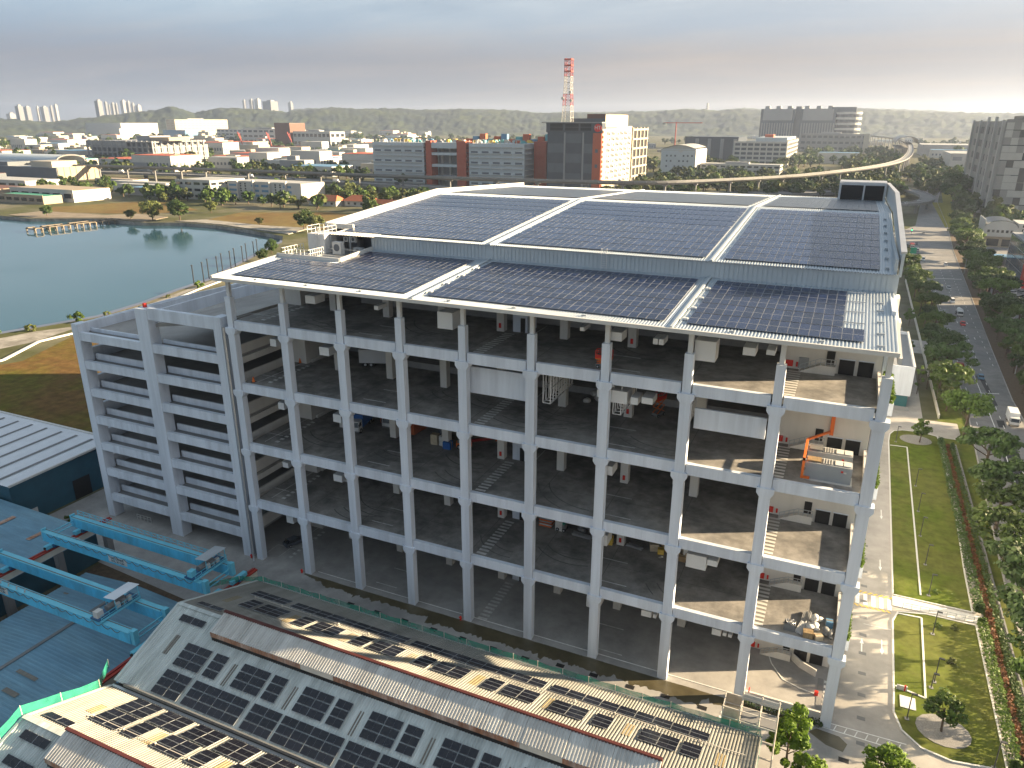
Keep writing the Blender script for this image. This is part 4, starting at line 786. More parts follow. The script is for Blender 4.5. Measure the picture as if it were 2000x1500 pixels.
for i, (x, zz_) in enumerate([(70.6, 6.6), (71.9, 6.6), (73.2, 6.6), (74.4, 6.6), (70.6, 5.7), (71.9, 5.7)]): fan_box('air_conditioner', 'white wall air conditioner, %s of the six above the generator floor door' % ('upper row leftmost', 'upper row second', 'upper row third', 'upper row rightmost', 'lower row left', 'lower row right')[i], x, 9.75, FL[3] + zz_, .85, .42, .65, grp='wall air conditioners')
for i, (x, y, li) in enumerate([(1.75, 11.0, 3), (1.5, 1.5, 3)]): 
    t = T('traffic_cone', ('orange cone by the stair room door on the fourth floor', 'orange cone beside the edge beam on the fourth floor')[i], 'cone', (x, y, FL[li] + .01)); B().tube((0, 0, .05), (0, 0, .75), .22, .06, 9).obj('cone', 'orange', t); box('base', 'rubber', -.28, -.28, 0, .28, .28, .05, t)
t = T('hose_reel', 'red hose reel on the inner face of the ground floor column', 'hose reel', (70.75, .5, 1.6)); B().tube((0, 0, 0), (.12, 0, 0), .3, n=12).obj('reel', 'red', t)
t = T('hose_reel', 'red hose reel at the foot of the low wall by the zebra strip', 'hose reel', (77.85, 4.7, .06)); box('cabinet', 'red', -.2, -.15, 0, .2, .15, .5, t)
for i, (x, lb) in enumerate([(34.2, 'red hydrant beside a facade column above the puddle'), (8.0, 'red hydrant at the foot of the second facade column'), (-1.5, 'red hydrant between ramp block and warehouse')]): t = T('hydrant', lb, 'hydrant', (x, -.2, .02)); B().tube((0, 0, 0), (0, 0, .5), .13, .13, 8).ball((0, 0, .5), .15).bar((-.22, 0, .36), (.22, 0, .36), .12).obj('body', 'red', t)
# ================================================================== foreground sheds
B1 = lambda y: 11.5 - (y + 23.9) * .373; F1 = lambda y: 11.5 + (y + 23.9) * .393
B2 = lambda y: 11.0 - (y + 41.6) * .39; F2 = lambda y: 11.0 + (y + 41.6) * .39
X0, X1 = 11.6, 73.0
def shed(label, yb, yr, yf, fb, ff, vx0, vx1, vy0, vy1, vz0, vz1, sky_b, sky_f):
    t = T('industrial_shed', label, 'shed')
    n = 8; st = (X1 - X0) / n
    for k in range(n):                                     # roof laid in strips, so laps and small misfits show
        d = R.uniform(-.012, .012)
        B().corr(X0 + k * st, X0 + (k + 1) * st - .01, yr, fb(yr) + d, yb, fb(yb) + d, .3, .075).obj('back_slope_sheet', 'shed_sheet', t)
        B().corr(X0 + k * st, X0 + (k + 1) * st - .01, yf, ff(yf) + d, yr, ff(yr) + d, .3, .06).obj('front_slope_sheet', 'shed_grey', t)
    for x in (X0 + .15, X1 - .15): B().add([(x - .1, yb + .4 * (-1), 0), (x + .1, yb - .4, 0), (x + .1, yf + .3, 0), (x - .1, yf + .3, 0), (x - .1, yb - .4, fb(yb - .4) - .1), (x + .1, yb - .4, fb(yb - .4) - .1), (x + .1, yf + .3, ff(yf + .3) - .1), (x - .1, yf + .3, ff(yf + .3) - .1), (x - .1, yr, fb(yr) - .1), (x + .1, yr, fb(yr) - .1)],
        [(0, 4, 8, 7, 3), (1, 2, 6, 9, 5), (0, 1, 5, 4), (3, 7, 6, 2)]).obj('gable_wall', 'far_concrete', t)
    box('eave_wall', 'far_concrete', X0 + .3, yb - .5, 0, X1 - .3, yb - .35, fb(yb) - .15, t)
    B().bar((X0, yb + .12, fb(yb) - .08), (X1, yb + .12, fb(yb) - .08), .3, .25).obj('eave_gutter', 'alu', t)
    B().bar((X0, yr, fb(yr) + .1), (vx0, yr, fb(yr) + .1), .5, .05).obj('ridge_cap', 'shed_grey', t)
    B().bar((X0 + .02, yb, fb(yb) + .08), (X0 + .02, yr, fb(yr) + .1), .3, .06).bar((X0 + .02, yf, ff(yf) + .08), (X0 + .02, yr, ff(yr) + .1), .3, .06).obj('barge_board', 'shed_grey', t)
    v_ = T('ridge_vent', None, None); v_.parent = t
    n = 12; st = (vx1 - vx0) / n
    for k in range(n): d = R.uniform(-.015, .015); B().corr(vx0 + k * st, vx0 + (k + 1) * st - .02, vy1, vz1 + d, vy0, vz0 + d, .3, .075).obj('vent_sheet', 'vent_sheet', v_)
    box('vent_back', 'red_trim', vx0, vy0 - .12, fb(yr) - .3, vx1, vy0 + .1, vz0 + .1, v_); B().bar((vx0, vy0, vz0 + .14), (vx1, vy0, vz0 + .14), .3, .09).obj('vent_cap', 'red_trim', v_)
    for k in range(n): box('vent_fascia', 'beam_cream' if k in (3, 9) else 'rust', vx0 + k * st, vy1 + .05, vz1 - .62, vx0 + (k + 1) * st - .03, vy1 + .12, vz1 - .02, v_)
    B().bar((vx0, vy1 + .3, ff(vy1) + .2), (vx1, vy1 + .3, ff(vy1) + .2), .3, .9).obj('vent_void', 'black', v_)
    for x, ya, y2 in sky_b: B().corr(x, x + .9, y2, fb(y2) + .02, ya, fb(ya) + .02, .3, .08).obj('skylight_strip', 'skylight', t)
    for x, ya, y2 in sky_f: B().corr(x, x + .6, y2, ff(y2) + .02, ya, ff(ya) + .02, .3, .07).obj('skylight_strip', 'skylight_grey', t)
    b_ = B()
    for x in range(16, 72, 4): b_.bar((x, yb - 4.95, fb(yb - 4.95) + .25), (x + 4, yb - 4.95, fb(yb - 4.95) + .25), .06, .06).box(x - .05, yb - 5.05, fb(yb - 5) + .05, x + .05, yb - 4.9, fb(yb - 5) + .35)
    b_.obj('cable_tray', 'scaffold', t)
    w_ = B(); 
    for k in range(7): w_.bar((12.2 + k * .5, yb - 1.2, fb(yb - 1.2) + .1), (12.2 + k * .5, yb - 1.2, fb(yb - 1.2) + .11), .02)
    return t
SH1 = shed('front industrial shed with ribbed roof, rusty ridge vent and solar panels, beside the warehouse yard', -12.1, -23.9, -32.8, B1, F1, 18.7, 66, -24.05, -26.4, 12.7, 11.75, [(22.6 + 7.75 * k, -17.9, -20.3) for k in range(6)] + [(13.9, -17.9, -20.2), (69.6, -17.9, -20.3)], [(22.9 + 7.7 * k, -27.6, -29.8) for k in range(6)] + [(14.3, -26.9, -29.0)])
SH2 = shed('nearest industrial shed, only its cream back slope and grey ridge in view', -33.25, -41.6, -50.5, B2, F2, 17.8, 66, -41.75, -44.1, 12.2, 11.2, [(22.5 + 7.75 * k, -36.4, -38.6) for k in range(5)] + [(14.3, -36.3, -37.9)], [(22.5 + 7.75 * k, -45.4, -47.5) for k in range(3)])
box('valley_gutter', 'gutter', X0, -33.3, 7.2, X1, -32.75, 7.75, SH1); box('gutter_guard', 'bracket_dark', 13.0, -32.95, 7.9, X1, -32.8, 8.25, SH1)
PB = panel_mesh(1.68, .79, 'pv_old')
def shed_array(label, blocks, zf, slope):
    t = T('solar_array', label, 'solar array', (X0, blocks[0][1], zf(blocks[0][1])), group='solar arrays on the sheds'); ang = math.atan(slope); oy, oz = blocks[0][1], zf(blocks[0][1])
    for x, ya, nc, nr in blocks:
        for c in range(nc):
            for r_ in range(nr):
                y = ya - .4 - r_ * .815; o = link('solar_panel', PB, t, (x - X0 + .84 + c * 1.735, y - oy, zf(y) + .22 - oz)); o.rotation_euler = (ang + R.gauss(0, .008), R.gauss(0, .006), 0)
        b_ = B()
        for c in range(nc):
            for dx in (.35, 1.3): b_.bar((x - X0 + c * 1.735 + dx, ya + .06 - oy, zf(ya + .06) + .14 - oz), (x - X0 + c * 1.735 + dx, ya - .83 * nr - oy, zf(ya - .83 * nr) + .14 - oz), .05, .06)
        b_.obj('mounting_rail', 'alu', t)
shed_array('black solar panels on the cream slope of the front shed, along the green net', [(14.7, -15.0, 3, 2)] + [(20.6 + k * 16.25, -15.0, 9, 2) for k in range(3)] + [(16.4, -17.75, 1, 3), (18.6, -17.75, 2, 3)] + [q for k in range(3) for q in ((24.0 + k * 7.75, -17.75, 1, 3), (26.2 + k * 7.75, -17.75, 2, 3))] + [(47.3, -17.9, 1, 3), (49.4, -17.9, 2, 3), (54.4, -18.0, 2, 3), (58.6, -18.0, 1, 3), (63.0, -17.95, 2, 3), (66.75, -17.95, 1, 3), (13.1, -22.05, 2, 1)], B1, -.373)
shed_array('black solar panels on the grey shaded slope of the front shed', [(16.5, -27.3, 2, 3), (20.5, -27.3, 1, 3)] + [q for k in range(1, 7) for q in ((16.5 + 7.72 * k, -27.3, 2, 3), (20.4 + 7.72 * k, -27.3, 1, 3))] + [(16.45, -30.2, 2, 3), (20.45, -30.2, 4, 3)] + [q for k in range(4) for q in ((28.0 + k * 11.0, -30.2, 2, 3), (31.7 + k * 11.0, -30.2, 4, 3))] + [(13.3, -24.85, 2, 1)], F1, .393)
shed_array('black solar panels on the cream slope of the nearest shed, above the dark gutter', [(16.1 + 4.08 * k, -33.55, 2, 3) for k in range(10)] + [q for k in range(5) for q in ((16.1 + 7.75 * k, -36.25, 2, 3), (20.2 + 7.75 * k, -36.25, 1, 3))] + [(12.7, -39.85, 2, 1)], B2, -.39)
shed_array('pair of black solar panels on the grey front slope of the nearest shed', [(13.0, -42.4, 2, 1), (13.4, -44.4, 2, 1)], F2, .39)
def net(label, pts, h=.75, post=2.6):
    t = T('safety_net', label, 'net', pts[0]); p0 = Vector(pts[0]); nb = B()
    for a, b_ in zip(pts, pts[1:]):
        a, b_ = Vector(a) - p0, Vector(b_) - p0; n = max(1, int((b_ - a).length / post))
        for k in range(n):
            p, q = a.lerp(b_, k / n), a.lerp(b_, (k + 1) / n); m_ = p.lerp(q, .5); s_ = .16 * R.random()
            B().bar(p, p + Vector((0, 0, h + .05)), .06).obj('post', 'scaffold', t)
            nb.quad(p, m_, m_ + Vector((0, 0, h - s_)), p + Vector((0, 0, h))).quad(m_, q, q + Vector((0, 0, h)), m_ + Vector((0, 0, h - s_)))
    nb.obj('mesh_sheet', 'net', t); return t
net('green safety net along the eave of the front shed facing the warehouse', [(6.2, -16.5, 7.0), (9.4, -13.0, 7.0), (12.4, -12.0, B1(-12.0) + .1), (30, -12.0, B1(-12) + .1), (50, -12.0, B1(-12) + .1), (72.9, -12.0, B1(-12) + .1), (73.1, -14, B1(-14) + .1), (73.1, -23.5, B1(-23.5))])
net('green safety net round the left gable of the nearest shed', [(9.6, -31.8, 8.2), (11.3, -34.2, B2(-34.2)), (11.3, -38, B2(-38)), (11.3, -41.6, 11.1), (11.3, -46, F2(-46)), (11.3, -49, F2(-49))], 1.0, 2.2)
# scaffold stair at the right end of the front shed
t = T('scaffold_tower', 'small scaffold stair tower with tan sheeting at the corner of the front shed', 'scaffold', (69.2, -11.4, .03)); b_ = B()
for x in (0, 1.6, 3.4, 5.0):
    for y in (0, 2.0): b_.tube((x, y, 0), (x, y, 9.4 if x > 0 else 8.9), .07, n=6)
for z in (2, 4, 6, 7.6, 8.8):
    b_.bar((0, 0, z), (5.0, 0, z), .08).bar((0, 2, z), (5, 2, z), .08)
    for x in (0, 1.6, 3.4, 5.0): b_.bar((x, 0, z), (x, 2, z), .07)
for k in range(3): b_.bar((1.6, .2, 2 + k * 2), (3.4, .2, 4 + k * 2), .1, .06).bar((1.6, 1.0, 2 + k * 2), (3.4, 1.0, 4 + k * 2), .1, .06)
b_.obj('frame', 'scaffold', t); box('deck', 'far_concrete', 1.7, .1, 7.62, 5.0, 1.9, 7.7, t); box('deck', 'wood', 0, .1, 6.02, 1.6, 1.9, 6.1, t)
b_ = B(); b_.quad((0, -.05, 6.2), (1.6, -.05, 6.6), (1.6, .4, 8.8), (0, .3, 8.7)).quad((0, 2.05, 3), (1.6, 2.05, 3), (1.6, 2.05, 8.6), (0, 2.05, 8.8)); b_.obj('sheeting', 'sail_cloth', t); box('toe_board', 'steel', 1.6, 2.0, 8.5, 5.1, 2.1, 9.2, t)
# ================================================================== blue yard with overhead cranes
def low_roof(name, label, x0, x1, y0, y1, ze, xr, zr, m, wall):
    t = T(name, label, 'shed'); B().corr(y0, y1, x0, ze, xr, zr, .5, .02, 'y').obj('roof_slope', m, t); B().corr(y0, y1, xr, zr, x1, ze, .5, .02, 'y').obj('roof_slope', m, t); B().bar((xr, y0, zr + .08), (xr, y1, zr + .08), .5, .06).obj('ridge_cap', 'bracket_dark' if m == 'blue_roof' else m, t)
    b_ = B(); b_.box(x0 + .3, y0 + .3, 0, x1 - .3, y1 - .3, ze - .15); b_.add([(x0 + .3, y1 - .29, ze - .15), (x1 - .3, y1 - .29, ze - .15), (xr, y1 - .29, zr - .1)], [(2, 1, 0)]); b_.obj('wall', wall, t); return t
RA = low_roof('workshop', 'wide blue-roofed workshop between the two crane runways', -15.9, 7.6, -64, -16.2, 3.2, -6.3, 4.0, 'blue_roof', 'navy_wall')
for x, y, dx, dy in ((-9.5, -24.5, 1.6, .35), (-14, -21, .9, .3), (-4.4, -33.5, 3.2, .5), (-3, -36, 2.2, .6)): 
    zf_ = lambda xx: 3.2 + (xx + 15.9) / 9.6 * .8 if xx < -6.3 else 4.0 - (xx + 6.3) / 13.9 * .8
    B().quad((x, y, zf_(x) + .09), (x + dx, y, zf_(x + dx) + .09), (x + dx, y + dy, zf_(x + dx) + .09), (x, y + dy, zf_(x) + .09)).obj('patched_sheet', 'skylight_grey', RA)
RB = low_roof('workshop', 'blue-roofed workshop left of the crane runway', -60, -21.4, -64, -9.6, 4.6, -48, 5.2, 'blue_roof', 'navy_wall')
for x, y, dx, dy in ((-37, -12.2, .9, 4.2), (-29, -13, .8, 2.6)): B().quad((x, y - dy, 4.6 + (-21.4 - x) / 26.6 * .6 + .1), (x + dx, y - dy, 4.6 + (-21.4 - x - dx) / 26.6 * .6 + .1), (x + dx, y, 4.6 + (-21.4 - x - dx) / 26.6 * .6 + .1), (x, y, 4.6 + (-21.4 - x) / 26.6 * .6 + .1)).obj('patched_sheet', 'rust', RB)
struct('work_yard', B().sheet([(-21, -64), (-21, -7), (11, -12.5), (11, -64)], .015), 'soil')
struct('overgrown_strip', B().sheet([(-60, -9.4), (-60, -2), (-41, 4), (-38, -2), (-22, -9)], .018), 'ground')
def runway(label, x, y0, y1):
    t = T('crane_runway', label, 'runway beam', (x, y1, 0)); L_ = y0 - y1
    box('beam', 'beam_cream', -.28, L_, 5.5, .28, 0, 6.45, t); box('rail_plate', 'red_beam', -.42, L_, 6.45, .42, 0, 6.62, t); box('rail', 'dark_red', -.06, L_, 6.62, .06, 0, 6.75, t)
    y = -1.0
    while y > L_: box('post', 'far_concrete', -.45, y - .45, 0, .45, y + .45, 5.5, t); y -= 7.5
    return t
runway('left crane runway of cream beam and red rail, beside the blue workshop', -20.3, -64, -8.2); runway('right crane runway of cream beam and red rail, along the shed gables', 8.75, -40, -9.6)
def crane(label, yn, yf, tx, grp, roof_m, sign_y):
    t = T('overhead_crane', label, 'crane', (-20.3, (yn + yf) / 2, 6.75), group=grp); h = (yf - yn) / 2; xe = 8.75 + 20.3
    for s_ in (-1, 1):
        g_ = B(); y = s_ * h; g_.add([(-1.6, y - .38, .55), (xe - 1.2, y - .38, .55), (xe - 1.2, y + .38, .55), (-1.6, y + .38, .55), (-1.6, y - .38, 1.95), (xe - 1.2, y - .38, 1.95), (xe - 1.2, y + .38, 1.95), (-1.6, y + .38, 1.95)], CF)
        o = g_.obj('girder', 'crane_blue', t); box('top_rail', 'crane_light', -1.5, y - .44, 1.95, xe - 1.3, y + .44, 2.02, o); box('rail_bar', 'bracket_dark', -1.5, y - s_ * .25 - .04, 2.02, xe - 1.3, y - s_ * .25 + .04, 2.1, o)
        for k in range(9): box('stiffener', 'crane_blue', -.6 + k * 3.3, y - .41, .6, -.5 + k * 3.3, y + .41, 1.9, o)
        for x in (0, xe): 
            c_ = box('end_carriage', 'crane_light', x - .3, y - 1.3, .02, x + .3, y + 1.3, .55, t); box('buffer', 'black', x - .12, y + s_ * 1.3, .15, x + .12, y + s_ * 1.5, .4, c_); box('drive_motor', 'crane_dark', x + .3, y - .5, .1, x + .75, y + .3, .5, c_)
            B().tube((x - .1, y - .9, .02), (x + .1, y - .9, .02), .2, n=10).tube((x - .1, y + .9, .02), (x + .1, y + .9, .02), .2, n=10).obj('wheel', 'bracket_dark', c_)
        box('end_riser', 'crane_light', xe - 1.2, y - .3, .5, xe - .6, y + .3, 2.3, o); box('end_riser', 'crane_light', -1.75, y - .35, .5, -1.55, y + .35, 2.3, o)
    for x in (-1.2, xe - 1.0): B().bar((x, -h + .4, 1.5), (x, h - .4, 1.5), .12).bar((x, -h + .4, .9), (x, h - .4, .9), .12).obj('cross_tie', 'crane_light', t)
    b_ = B(); sd = 1 if grp else 1; yy = h + .55
    for k in range(24): x = -1.2 + k * 1.22; b_.bar((x, yy, 1.9), (x, yy, 2.75), .05)
    for z in (2.3, 2.75): b_.bar((-1.2, yy, z), (-1.2 + 23 * 1.22, yy, z), .05)
    for k in range(23):
        x = -1.2 + k * 1.22; b_.bar((x, yy, 2.7), (x + .6, yy, 2.25), .04).bar((x + .6, yy, 2.25), (x + 1.22, yy, 2.7), .04)
    b_.box(-1.5, h + .4, 1.84, xe - 1.4, h + .6, 1.9)
    if grp == 'far': b_.obj('walkway_rail', 'crane_light', t); b_ = B()
    else: b_ = B(); [b_.bar((-.5 + k * 1.5, -h - .2, 2.0), (-.3 + k * 1.5, -h - .2, 2.5), .16, .05) for k in range(8)]; b_.obj('cable_support', 'cap_white', t); b_ = B()
    # festoon cable
    for k in range(18):
        x = -.5 + k * 1.5
        for j in range(5): u0, u1 = j / 5, (j + 1) / 5; b_.bar((x + 1.5 * u0, -h - .42, 1.95 - .45 * 4 * u0 * (1 - u0)), (x + 1.5 * u1, -h - .42, 1.95 - .45 * 4 * u1 * (1 - u1)), .06)
    b_.obj('festoon_cable', 'bracket_dark', t)
    # trolley
    q = B(); q.box(tx - .75, -h - .5, 2.15, tx + .75, h + .5, 2.35); tr_ = q.obj('trolley', 'crane_dark', t)
    B().tube((tx, -h * .5, 2.75), (tx, h * .6, 2.75), .34, n=12).obj('hoist_drum', 'bracket_dark', tr_); box('hoist_motor', 'cap_white' if roof_m == 'white_sheet' else 'crane_light', tx - .35, -h - .35, 2.35, tx + .35, -h + .45, 3.15, tr_)
    B().corr(-.2, h * 2 * .72 - .2, 0, 0, 1, 0, .2, .04).me(roof_m) if False else None
    cz = 3.7; B().corr(-h * .25, h + .7, tx - 1.0, cz - .15, tx + .95, cz + .1, .2, .04, 'y').obj('trolley_roof', roof_m, tr_)
    b_ = B()
    for yy_ in (-h * .2, h + .5):
        for xx in (tx - .8, tx + .75): b_.bar((xx, yy_, 2.35), (xx, yy_, cz - .08), .07)
    for k in range(6): yy_ = -h - .4 + k * (2 * h + .8) / 5; b_.bar((tx + 1.05, yy_, 2.2), (tx + 1.05, yy_, 3.0), .05)
    for z in (2.6, 3.0): b_.bar((tx + 1.05, -h - .4, z), (tx + 1.05, h + .4, z), .05)
    b_.box(tx + .7, -h - .5, 2.16, tx + 1.1, h + .5, 2.22); b_.obj('trolley_frame', 'crane_light', tr_)
    for k in range(3): box('control_box', ('cap_white', 'far_grey', 'cap_white')[k], tx + .35, -.2 + k * .75, 2.35, tx + .65, .3 + k * .75, 2.95, tr_)
    # sign plate on the near girder
    sx = sign_y; p_ = box('sign_plate', 'cap_white', sx, -h - .405, .85, sx + 3.4, -h - .385, 1.75, t)
    text('lettering', 'SG CRANE', 'navy_wall', .5, t, (sx + 1.7, -h - .42, 1.5), (math.pi / 2, 0, 0)); text('lettering', 'SWL 20 TON', 'navy_wall', .42, t, (sx + 1.7, -h - .42, 1.07), (math.pi / 2, 0, 0))
    return t
crane('bright blue overhead crane nearer the ramp block, trolley with dark roof', -16.9, -12.6, 26.0, 'far', 'steel', 11.5)
crane('bright blue overhead crane in front, trolley with white ribbed roof and motor box', -27.2, -22.9, 22.6, 'near', 'white_sheet', 3.5)
for o in [q for q in col.objects if q.name.startswith('overhead_crane')]: o['group'] = 'overhead cranes on the yard runways'
# white-roofed dark shed at the left
t = T('dark_shed', 'dark blue shed with white ribbed roof and dark roof strips at the left edge', 'shed')
B().corr(-85, -41.8, -9.2, 7.4, 10.2, 7.9, .45, .05).obj('roof_sheet', 'white_sheet', t); B().box(-84, -9, 0, -42.2, 9.9, 7.2).obj('wall', 'navy_wall', t); B().bar((-41.8, -9.2, 7.5), (-41.8, 10.2, 8.0), .3, .35).bar((-85, 10.2, 8.0), (-41.8, 10.2, 8.0), .4, .25).obj('barge_board', 'cap_white', t)
for k in range(9): B().bar((-45.6 - k * 4.1, -9.1, 7.52), (-45.6 - k * 4.1, 8.6, 7.98), .55, .04).obj('roof_strip', 'bracket_dark', t)
box('doorway', 'black', -42.25, 1.2, 0, -42.15, 4.4, 3.6, t); box('door_panel', 'cap_white', -42.24, -6.6, 0, -42.12, -5.4, 2.0, t)
for i, (x, y) in enumerate([(-44, -9.2), (-40.5, -7.5), (-38.5, -5), (-37, -7.2), (-47, -9.1), (-35, -8.6)]): tree(('bush0', 'bush1')[i % 2], x + 2, y + .5, 'weedy bush in the overgrown strip behind the blue-roofed workshop', .8, name='bush', group='bushes behind the blue workshop', cat='bush')
b_ = T('barrier', 'pale handrail under the ramp block beside its first column', 'railing', (-27, 1.0, .02)); q = B(); [q.bar((k * .8, 0, 0), (k * .8, 0, .9), .06) for k in range(5)]; q.bar((0, 0, .9), (3.2, 0, .9), .06).bar((0, 0, .45), (3.2, 0, .45), .05); q.obj('rail', 'cap_white', b_)
# ================================================================== road side
for i, (x, y, s_, k, lb) in enumerate([(101.3, 11, 1.05, 'rain1', 'spreading verge tree nearest the camera, right edge'), (101.5, 22, 1.15, 'rain0', 'spreading verge tree above the bright bottom-right corner tree'), (101.8, 33, 1.2, 'rain2', 'verge tree beside the footpath end between the two lawns'), (101.6, 44, 1.25, 'rain1', 'light green verge tree beside the rust-coloured hedge'), (102.2, 56, 1.1, 'rain3', 'verge tree beside the middle of the long lawn'), (102.8, 67, 1.15, 'rain0', 'dark verge tree opposite the lawn lamp posts'), (103.0, 78, 1.1, 'rain2', 'dark verge tree just before the side entrance'),
    (101.4, 95.5, 1.2, 'rain3', 'low spreading verge tree at the side entrance mouth'), (100.8, 118, 1.25, 'rain1', 'rounded sunlit verge tree in front of the parked red lorry'), (101.0, 138, 1.4, 'rain0', 'broad flat-topped verge tree over the red lorry'), (101.5, 155, 1.2, 'rain2', 'broad verge tree behind the flat-topped one'), (102, 182, 1.1, 'rain1', 'verge tree by the blue hoarding'), (102, 205, 1.2, 'rain3', 'verge tree opposite the white van'), (102.4, 228, 1.1, 'rain2', 'dark verge tree further up the road'), (101.6, 252, 1.2, 'rain1', 'verge tree with light crown beside the upper road'), (99.5, 272, 1.1, 'round1', 'rounded verge tree near the queue of vehicles'), (99, 292, 1.2, 'rain1', 'last verge tree before the road junction')]): tree(k, x, y, lb, s_ * 1.18, group='verge trees along the road')
for i, (x, y, s_, k) in enumerate([(119.5, 108, 1.3, 'rain0'), (122, 124, 1.4, 'rain1'), (119.6, 141, 1.2, 'rain3'), (121.8, 156, 1.35, 'rain2'), (120, 172, 1.3, 'rain0'), (123.5, 184, 1.3, 'rain3'), (121, 197, 1.4, 'rain2'), (124, 209, 1.4, 'rain0'), (121.6, 222, 1.4, 'rain3'), (125.5, 234, 1.4, 'rain2'), (123, 246, 1.4, 'rain0'), (126, 259, 1.4, 'rain1'), (123.4, 271, 1.3, 'rain1'), (127, 284, 1.4, 'rain1'), (124.5, 298, 1.3, 'rain3'), (127.5, 312, 1.4, 'rain1'), (125.6, 326, 1.3, 'rain2'), (129, 340, 1.5, 'round1'), (127, 356, 1.5, 'rain3'), (130.5, 372, 1.5, 'rain1'), (128.6, 390, 1.5, 'rain1'), (133, 404, 1.6, 'round0'), (130, 420, 1.7, 'round1'), (134, 436, 1.8, 'round0'), (131.5, 452, 1.8, 'round3')]): tree(k, x, y, '%s green street tree up the dense row across the road' % ORD[i], s_ * 1.25, group='street trees across the road')
for i, (x, y, s_, k) in enumerate([(99.6, 112, 1.1, 'round2'), (99.4, 128, 1.2, 'round1'), (99.2, 146, 1.3, 'round0'), (99.4, 166, 1.3, 'round3'), (100, 194, 1.3, 'round0'), (100, 216, 1.3, 'round2'), (99.4, 240, 1.4, 'round1'), (98.4, 262, 1.4, 'round3'), (98, 282, 1.4, 'round0')]): tree(k, x, y, '%s smaller tree between the spreading verge trees beyond the side entrance' % ORD[i], s_, group='filler trees on the verge')
for x, y, k, s_, lb in [(93.0, 89.6, 'young0', 1.1, 'dark green tree in the round gravel bed at the far end of the lawn'), (90.5, 4.4, 'young0', 1.15, 'green tree in the round gravel bed on the front lawn'), (75.6, -8.4, 'bright0', 1.15, 'bright green tall tree beside the scaffold tower'), (77.6, -10.8, 'bright1', .9, 'bright green bushy tree behind the tall bright tree'), (84.6, -6.4, 'bright1', 1.0, 'bright green treetop at the bottom edge by the driveway'), (87.6, -8.2, 'bright1', .95, 'bright green treetop at the bottom edge, right of its neighbour'),
    (94.2, 122, 'slim0', 1.25, 'slim tree with reddish tips beside the small service building'), (96.6, 127, 'slim0', 1.5, 'taller slim light green tree beside the low wall'), (97.8, 116, 'slim0', 1.4, 'slim bushy tree nearest the side entrance'), (93.6, 158, 'young0', .9, 'small dark tree at the service road bend'), (95.5, 193, 'young0', 1.1, 'dark tree behind the service road'), (31.4, -9.2, 'bush0', 1.2, 'dark green bush growing between yard and shed net'), (33.0, -9.6, 'bush1', .9, 'yellow-green bush hanging over the shed net'), (67.4, -7.6, 'bush0', .75, 'small green shrub in front of the scaffold tower'), (69.0, -6.0, 'bush0', .6, 'smaller green shrub between scaffold tower and column'),
    (91.6, 24.2, 'bush0', .5, 'small round shrub beside the footpath on the front lawn'), (93.4, 24.6, 'bush1', .55, 'second small shrub beside the footpath on the front lawn'), (92.6, 17.0, 'bush1', .6, 'faint low shrub in the middle of the front lawn'), (92.0, 32.5, 'bush0', .5, 'small shrub at the near end of the long lawn')]: tree(k, x, y, lb, s_, group='trees round the warehouse lawns')
for lb, x, y0, y1, wd, h, m, n in [('dense green hedge along the right side of the long lawn', 96.3, 29.6, 90, .9, 1.3, 'leaf_deep', 5200), ('green hedge along the right side of the front lawn', 96.3, 1.5, 26.5, .9, 1.2, 'leaf_fresh', 2600), ('rust-orange hedge strip by the boundary fence, long lawn side', 97.6, 29, 88, .45, .9, 'leaf_rust', 3000), ('rust-orange hedge strip by the boundary fence, front lawn side', 97.6, 3, 27.5, .45, .9, 'leaf_rust', 1300), ('dark hedge behind the rust-orange strip', 98.4, 2, 88, .5, 1.3, 'leaf_deep', 3400)]: props(link('boundary_hedge', hedge_mesh(wd, y1 - y0, h, n, .3, m, int(x * 7 + y0), .3), None, (x, y0, .1)), lb, 'hedge', 'boundary hedges')
props(link('shed_verge_hedge', hedge_mesh(8.4, .7, .5, 900, .2, 'leaf_deep', 8)), 'low dark hedge strip at the foot of the sunlit right bay', 'hedge').location = (70.2, -.45, .03)
t = T('boundary_fence', 'low concrete boundary wall with drain along the verge', 'wall', (99.4, -5, 0)); 
for k in range(14): box('wall_panel', 'far_concrete', 0, k * 6.8, 0, .2, k * 6.8 + 6.6, .7, t)
t = T('boundary_wall', 'pale low wall running beside the service road beyond the entrance', 'wall', (97.6, 106, 0))
for k in range(26): box('wall_panel', 'beam_cream', 0, k * 6.4, 0, .25, k * 6.4 + 6.2, 1.1, t)
# path railing
t = T('path_railing', 'grey handrail along the footpath between the lawns', 'railing', (87.6, 26.9, .14)); b_ = B()
for k in range(9): b_.bar((k * 1.05, k * .045, 0), (k * 1.05, k * .045, .75), .05)
b_.bar((0, 0, .75), (8.4, .36, .75), .05).bar((0, 0, .4), (8.4, .36, .4), .04); b_.obj('rail', 'steel', t)
